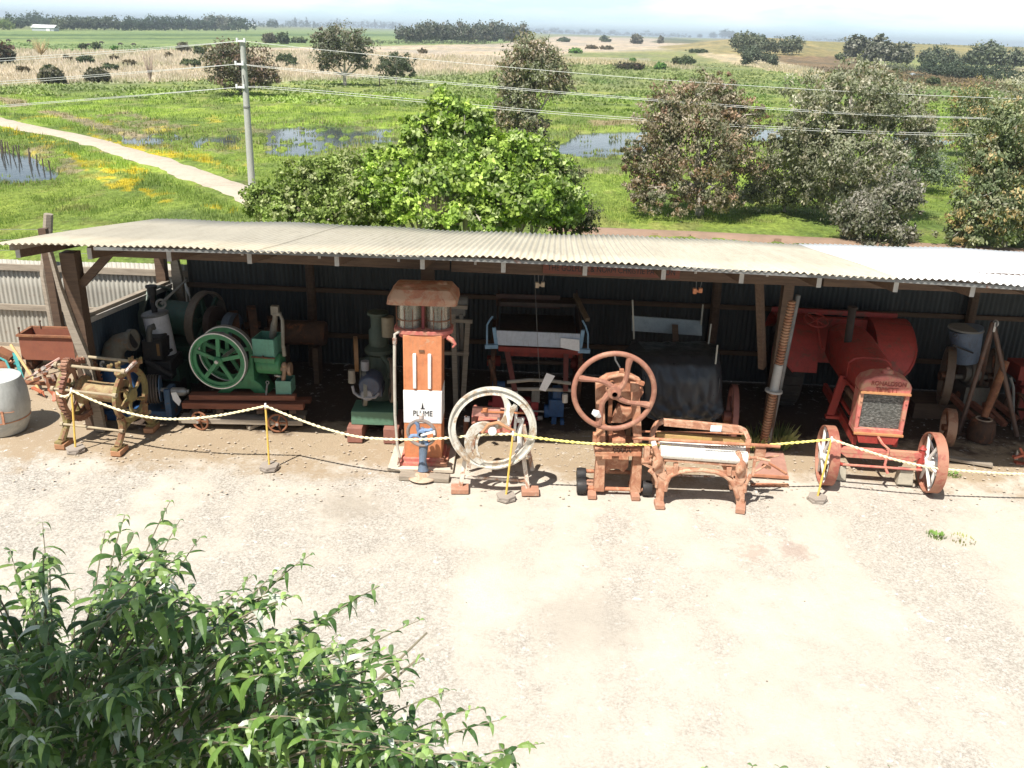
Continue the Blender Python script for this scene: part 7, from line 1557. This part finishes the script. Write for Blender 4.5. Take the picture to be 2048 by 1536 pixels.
# --- meadow grass: real blades on the nearer plain
def meadow(n=60000):
    Y=38/(1-RNG.random(n)*(1-38/135.)); Q=RNG.uniform(-.68,.68,n); X=Q*Y
    C,W=zone_colors(X,Y); px,py=project(X,Y,np.full(n,ZP))
    tr=[G(a,b,ZP) for a,b in [(-500,150),(-200,194),(0,243),(150,275),(300,318),(420,360),(505,392),(640,450)]]
    d=np.full(n,1e9)
    for p1,p2 in zip(tr,tr[1:]):
        dx,dy=p2.x-p1.x,p2.y-p1.y; t=np.clip(((X-p1.x)*dx+(Y-p1.y)*dy)/(dx*dx+dy*dy),0,1); d=np.minimum(d,np.hypot(X-p1.x-t*dx,Y-p1.y-t*dy))
    strip_=(py>450)&(px>1100)
    wn=fbm(X*.5,Y*.3,61); reed=(np.zeros(n,bool))
    for k,p in POLY.items():
        cx=sum(a for a,_ in p)/len(p); cy=sum(b for _,b in p)/len(p); big=[(cx+(a-cx)*1.15,cy+(b-cy)*1.5) for a,b in p]; reed|=inpoly(px,py,big)
    keep=(d>1.75)&(~strip_)&((W<.5)|(wn>.70)); X,Y,C,W,wn,reed,d=[a[keep] for a in (X,Y,C,W,wn,reed,d)]; m=len(X)
    tall=.05+.20*fbm(X*.2,Y*.2,77)**1.5+np.where(reed,.03,0)+np.where((d<4)&(d>2),.10,0); tall*=RNG.uniform(.6,1.4,m)*np.clip(Y/60,.8,1.6)
    B=5; X=np.repeat(X,B);Y=np.repeat(Y,B);C=np.repeat(C,B,0);tall=np.repeat(tall,B);reed=np.repeat(reed,B); k=len(X)
    a=RNG.uniform(0,2*np.pi,k); r=RNG.uniform(0,.28,k)*np.clip(Y/50,1,2.5); x=X+np.cos(a)*r; y=Y+np.sin(a)*r*1.3; w=.022*np.clip(Y/45,1,3)*RNG.uniform(.6,1.4,k)
    b=RNG.uniform(0,2*np.pi,k); L=tall*RNG.uniform(.6,1.25,k); wd=b+1.57; z0=np.full(k,ZP-.08)
    v=np.stack([np.stack([x-np.cos(wd)*w,y-np.sin(wd)*w,z0],1),np.stack([x+np.cos(wd)*w,y+np.sin(wd)*w,z0],1),np.stack([x+np.cos(b)*L*.45,y+np.sin(b)*L*.45,z0+L+.1],1)],1).reshape(-1,3)
    C=C*RNG.uniform(.75,1.35,k)[:,None]; C=np.where(reed[:,None]&(RNG.random(k)<.3)[:,None],np.array([.26,.23,.12]),C)
    o=bulk('meadow_grass',v,3,np.clip(C,0,1),leafmat('grass_leaf',.3)); tag(o,'rough green grass and reeds covering the marshy plain','grass',kind='stuff')
meadow()
def reedbed(n=80000):
    Y=120/(1-RNG.random(n)*(1-120/360.)); X=RNG.uniform(-.62,.62,n)*Y; C,W=zone_colors(X,Y)
    cl=fbm(X*.15,Y*.15,5); keep=(W<.5)&((cl>.45)|(C[:,0]>.25)); X,Y,C=X[keep],Y[keep],C[keep]; pale=(C[:,0]>.25)&(C[:,1]<C[:,0]); k=len(X)
    L=np.where(pale,RNG.uniform(.4,.95,k),RNG.uniform(.12,.5,k))*np.clip(Y/200,.8,1.4); b=RNG.uniform(0,6.28,k); w=np.where(pale,.12,.22)*np.clip(Y/150,1,2); z0=np.full(k,ZP)
    v=np.stack([np.stack([X-w,Y,z0],1),np.stack([X+w,Y,z0],1),np.stack([X+np.cos(b)*.2,Y+np.sin(b)*.2,z0+L],1)],1).reshape(-1,3)
    o=bulk('reed_bed',v,3,np.clip(C*np.where(pale,RNG.uniform(.85,1.35,k),RNG.uniform(.7,1.3,k))[:,None],0,1),leafmat('grass_leaf',.3)); tag(o,'pale dry reeds and tussocks across the middle of the plain','reeds',kind='stuff')
reedbed()
# --- the near shrub at lower left
OUT=[(-120,1120),(0,1100),(60,1040),(100,1045),(150,1190),(195,1130),(210,1060),(250,1020),(330,1005),(370,1060),(400,1080),(430,1150),(520,1150),(560,1120),(620,1115),(650,1180),(700,1215),(770,1180),(830,1245),(800,1290),(850,1345),(930,1400),(1000,1430),(1040,1500),(1085,1500),(1090,1620),(-120,1620)]
def sprig(tip,root,nl,LL,V_,K_,MBs,shade=1.):
    """one leafy stem: opposite pairs of long drooping folded leaves"""
    tip=np.array(tip);root=np.array(root); mid=(tip+root)/2+np.array([0,0,.10])
    ts=[V(root*(1-s)**2+2*mid*s*(1-s)+tip*s*s) for s in np.linspace(0,1,7)]; MBs.tube(ts,[.006,.0055,.005,.0045,.004,.003,.002],5)
    d=tip-mid; d/=np.linalg.norm(d)
    for i in range(nl):
        s=1-(i/nl)**1.15*.80; p=root*(1-s)**2+2*mid*s*(1-s)+tip*s*s
        for sd in (0,1):
            az=i*1.7+sd*math.pi+RNG.uniform(-.5,.5); out=np.array([math.cos(az),math.sin(az),RNG.uniform(.15,.75) if i>1 else RNG.uniform(.6,1.3)]); out/=np.linalg.norm(out)
            L=LL*RNG.uniform(.65,1.2)*(.45+.55*min(1,i/2.5)); w=L*RNG.uniform(.095,.135)
            side=np.cross(out,[0,0,1.]); side/=np.linalg.norm(side)+1e-9; up=np.cross(side,out)
            roll=RNG.uniform(-.7,.7)+(math.pi if RNG.random()<.05 else 0); side=side*math.cos(roll)+up*math.sin(roll)
            dr=RNG.uniform(.6,1.7); pts=[]; n=5
            for k in range(n+1):
                q=k/n; c=p+out*L*q*(1-.25*dr*q)+np.array([0,0,-1])*L*dr*.62*q*q; ww=w*math.sin(math.pi*min(1,q*.93+.07)**.8)*(1.0 if q<.99 else .05); pts.append((c,ww))
            base=np.array(random.choice([(.035,.08,.02),(.06,.12,.025),(.11,.19,.04),(.045,.095,.025),(.16,.24,.06)]))*RNG.uniform(.8,1.25)*shade
            if i<2: base=base*1.25+np.array([.06,.06,.04])
            if RNG.random()<.0004: base=np.array([.6,.5,.03])
            fold=np.array([0,0,1.])*.0
            for k in range(n):
                (c0,w0),(c1,w1)=pts[k],pts[k+1]; lift0=np.cross(out,side)*w0*-.35; lift1=np.cross(out,side)*w1*-.35
                V_.append([c0-side*w0-lift0,c0,c1,c1-side*w1-lift1]); V_.append([c0,c0+side*w0-lift0,c1+side*w1-lift1,c1]); K_.append(base);K_.append(base*1.06)
def nearshrub():
    t=T('leafy_shrub','large leafy shrub with long drooping green leaves filling the lower left corner','shrub',(-2.0,4.0,0))
    V_=[];K_=[];st=MB(); n=0; loc=np.array(t.loc)
    tips=[(85,1045,4.25),(340,1003,4.35),(250,1030,4.3),(400,1075,4.2),(620,1110,4.2),(760,1172,4.1),(840,1240,4.05),(700,1210,4.1),(505,1150,4.2),(960,1415,3.75),(1078,1488,3.6),(1000,1440,3.7),(20,1100,4.2),(210,1065,4.3),(900,1380,3.85),(1030,1525,3.5),(850,1320,3.9),(360,1040,4.3),(560,1140,4.15),(150,1180,4.1)]
    while len(tips)<400:
        x=random.uniform(-110,1090); y=random.uniform(1010,1610)
        if inpoly(np.array([x]),np.array([y-35-random.random()*40]),OUT)[0]: tips.append((x,y,random.uniform(3.0,4.5)-(y-1000)*.0009))
    tips+=[(random.uniform(-110,700),random.uniform(1250,1620),random.uniform(3.9,5.0)) for _ in range(170)]
    for i,(x,y,Y) in enumerate(tips):
        p=np.array(AY(x,y,Y)); 
        if p[2]<.4: continue
        core=np.array([-2.1+.30*(p[0]+2.0),3.6+.3*(Y-3.7),max(.3,p[2]-.75)]); dd=p-core; L=np.linalg.norm(dd); root=p-dd/L*min(L,random.uniform(.55,.85))
        sprig(p-loc,root-loc,random.randint(6,9),.155,V_,K_,st)
    for i in range(60):
        a=random.random()*6.28; e=V((random.uniform(-1.4,1.6),random.uniform(-.7,.6),random.uniform(1.0,1.9))); st.tube([V((random.gauss(0,.12),random.gauss(0,.1),-.02)),e*.5+V((0,0,.2)),e],[.018,.013,.006],6)
    v=np.array(V_).reshape(-1,3); bulk('foliage',v,4,np.array(K_),leafmat('shrub_leaf',.16,.42,(.52,.56,.47),.45),t.o)
    t.part('stems',st,paint('shrub_stem',(.22,.19,.13),(.15,.13,.09),None,bump=0))
nearshrub()
def lowplant(name,label,spots,LL,wf):
    x,y,Y=spots[0]; b=AY(x,y,Y); t=T(name,label,'plant',(b.x,b.y,0)); V_=[];K_=[];st=MB(); loc=np.array(t.loc)
    for x,y,Y in spots:
        p=np.array(AY(x,y,Y)); sprig(p-loc,p-loc-np.array([random.uniform(-.1,.1),.05,.5]),4,LL,V_,K_,st); st.tube([V(p-loc)-V((0,-.05,.5)),V((0,0,0))],[.006,.01],5)
    bulk('foliage',np.array(V_).reshape(-1,3),4,np.array(K_),leafmat('shrub_leaf',.16,.42,(.52,.56,.47),.45),t.o); t.part('stems',st,paint('shrub_stem',(.22,.19,.13),(.15,.13,.09),None,bump=0))
lowplant('leafy_plant','few broad green leaves poking up at the bottom edge right of centre',[(1505,1532,3.2),(1560,1535,3.2),(1530,1550,3.2)],.14,.2)
lowplant('leafy_plant','single leaf tip at the bottom edge just left of the broad leaves',[(1410,1535,3.2)],.10,.2)
lowplant('feathery_sprig','small feathery sprig at the bottom edge, left one of two',[(1655,1535,3.2)],.05,.2)
lowplant('feathery_sprig','small feathery sprig at the bottom edge, right one of two',[(1778,1532,3.2)],.05,.2)
# --- the house behind the camera whose eave shades the shrub
def house():
    t=T('neighbouring_house','pale rendered house standing beside and behind the viewpoint','house',(-6.0,-1.0,0))
    e=[(-2.41,.95),(-10.0,3.1),(-11.5,-4.4),(-3.9,-6.4)]; cx=sum(q[0] for q in e)/4; cy=sum(q[1] for q in e)/4
    mb=MB(); mb.prism([V((q[0]+6,q[1]+1,7.00)) for q in reversed(e)],(0,0,.12)); a=[V((q[0]+6,q[1]+1,7.122)) for q in e]; top=V((cx+6,cy+1,8.4)); mb.add(a+[top],[(0,1,4),(1,2,4),(2,3,4),(3,0,4)]); t.part('roof',mb,paint('roof_tin',(.4,.4,.39),(.33,.33,.32)),smooth=0)
    w=[(cx+(q[0]-cx)*.86,cy+(q[1]-cy)*.86) for q in e]; mb=MB(); mb.prism([V((q[0]+6,q[1]+1,0)) for q in reversed(w)],(0,0,6.99)); t.part('wall',mb,paint('render',(.5,.47,.42),(.45,.42,.37),None,.3,.9),smooth=0)
house()

def haze():
    m=bpy.data.materials.new('haze_air'); m.use_nodes=True; nt=m.node_tree; nt.nodes.remove(nt.nodes['Principled BSDF'])
    v=nt.nodes.new('ShaderNodeVolumePrincipled'); v.inputs['Color'].default_value=(.80,.90,1,1); v.inputs['Density'].default_value=.00022; v.inputs['Anisotropy'].default_value=.2
    nt.links.new(v.outputs[0],nt.nodes['Material Output'].inputs['Volume'])
    mb=MB(); mb.box((0,4400,12),(14000,9400,40)); o=mesh_obj('haze',mb,m,smooth=0); tag(o,kind='stuff'); o['label']='thin pale blue air haze over the whole plain'
haze()
# ================================================================ CAMERA, SUN, SKY
cd=bpy.data.cameras.new('camera'); cam=bpy.data.objects.new('camera',cd); COL.objects.link(cam)
cd.sensor_width=36; cd.lens=F*36/2048; cd.clip_start=.05; cd.clip_end=20000
right=V((CR,-0,0)); 
fwd=V((0,CP,-SP)); upc=V((0,SP,CP)); rt=V((1,0,0))
r2=rt*CR+upc*SR; u2=-rt*SR+upc*CR
# image x axis: horizon falls to the right
M3=Matrix((r2,u2,-fwd)).transposed(); cam.matrix_world=Matrix.Translation((0,0,CAMH))@M3.to_4x4()
scene.camera=cam
SUN=V((-.31,-.50,1)).normalized()   # towards the sun
sd=bpy.data.lights.new('sun','SUN'); so=bpy.data.objects.new('sun',sd); COL.objects.link(so)
sd.energy=5.0; sd.angle=math.radians(.53); sd.color=(1,.955,.88)
so.rotation_euler=SUN.to_track_quat('Z','Y').to_euler()
w=bpy.data.worlds.new('World'); scene.world=w; w.use_nodes=True; nt=w.node_tree
bg=nt.nodes['Background']
sky=nt.nodes.new('ShaderNodeTexSky'); sky.sky_type='NISHITA'; sky.sun_disc=False
sky.sun_elevation=math.asin(SUN.z); sky.sun_rotation=math.atan2(SUN.x,SUN.y); sky.air_density=1.2; sky.dust_density=.6
tc=nt.nodes.new('ShaderNodeTexCoord'); mp=nt.nodes.new('ShaderNodeMapping'); mp.inputs['Scale'].default_value=(1,1,7.5)
nt.links.new(tc.outputs['Generated'],mp.inputs[0])
n1=noise(nt,mp.outputs[0],2.6,7,.58,.3); n2=noise(nt,mp.outputs[0],7,6,.6)
sep=nt.nodes.new('ShaderNodeSeparateXYZ'); nt.links.new(tc.outputs['Generated'],sep.inputs[0])
fac=mixcol(nt,.25,n1,n2)
cov=ramp(nt,fac,.42,.55)
# clear strip low down, overcast above
lo=ramp(nt,sep.outputs[2],.0,.05); mu=nt.nodes.new('ShaderNodeMath'); mu.operation='MULTIPLY'; nt.links.new(cov,mu.inputs[0]); nt.links.new(lo,mu.inputs[1])
mx=nt.nodes.new('ShaderNodeMath'); mx.operation='MULTIPLY_ADD'; nt.links.new(lo,mx.inputs[0]); mx.inputs[1].default_value=.12; nt.links.new(mu.outputs[0],mx.inputs[2]); mx.use_clamp=True
z=sep.outputs[2]
sb=mixcol(nt,ramp(nt,z,.03,.12,.85,.12),sky.outputs[0],(9.6,13.0,14.6))
hi=ramp(nt,z,.05,.13,1.,.38); m2=nt.nodes.new('ShaderNodeMath'); m2.operation='MULTIPLY'; nt.links.new(mx.outputs[0],m2.inputs[0]); nt.links.new(hi,m2.inputs[1])
hc=mixcol(nt,m2.outputs[0],sb,(19,19.2,19.3))
hc=mixcol(nt,1.,hc,mixcol(nt,ramp(nt,z,.05,.14),(1.1,1.1,1.1),(.66,.72,.80)),'MULTIPLY')
nt.links.new(hc,bg.inputs['Color']); bg.inputs['Strength'].default_value=.052
vs=scene.view_settings; vs.view_transform='Standard'; vs.look='None'; vs.gamma=1; vs.exposure=.66; vs.use_curve_mapping=False
scene.cycles.max_bounces=8; scene.cycles.volume_bounces=0; scene.cycles.transparent_max_bounces=8
scene.cycles.use_denoising=True
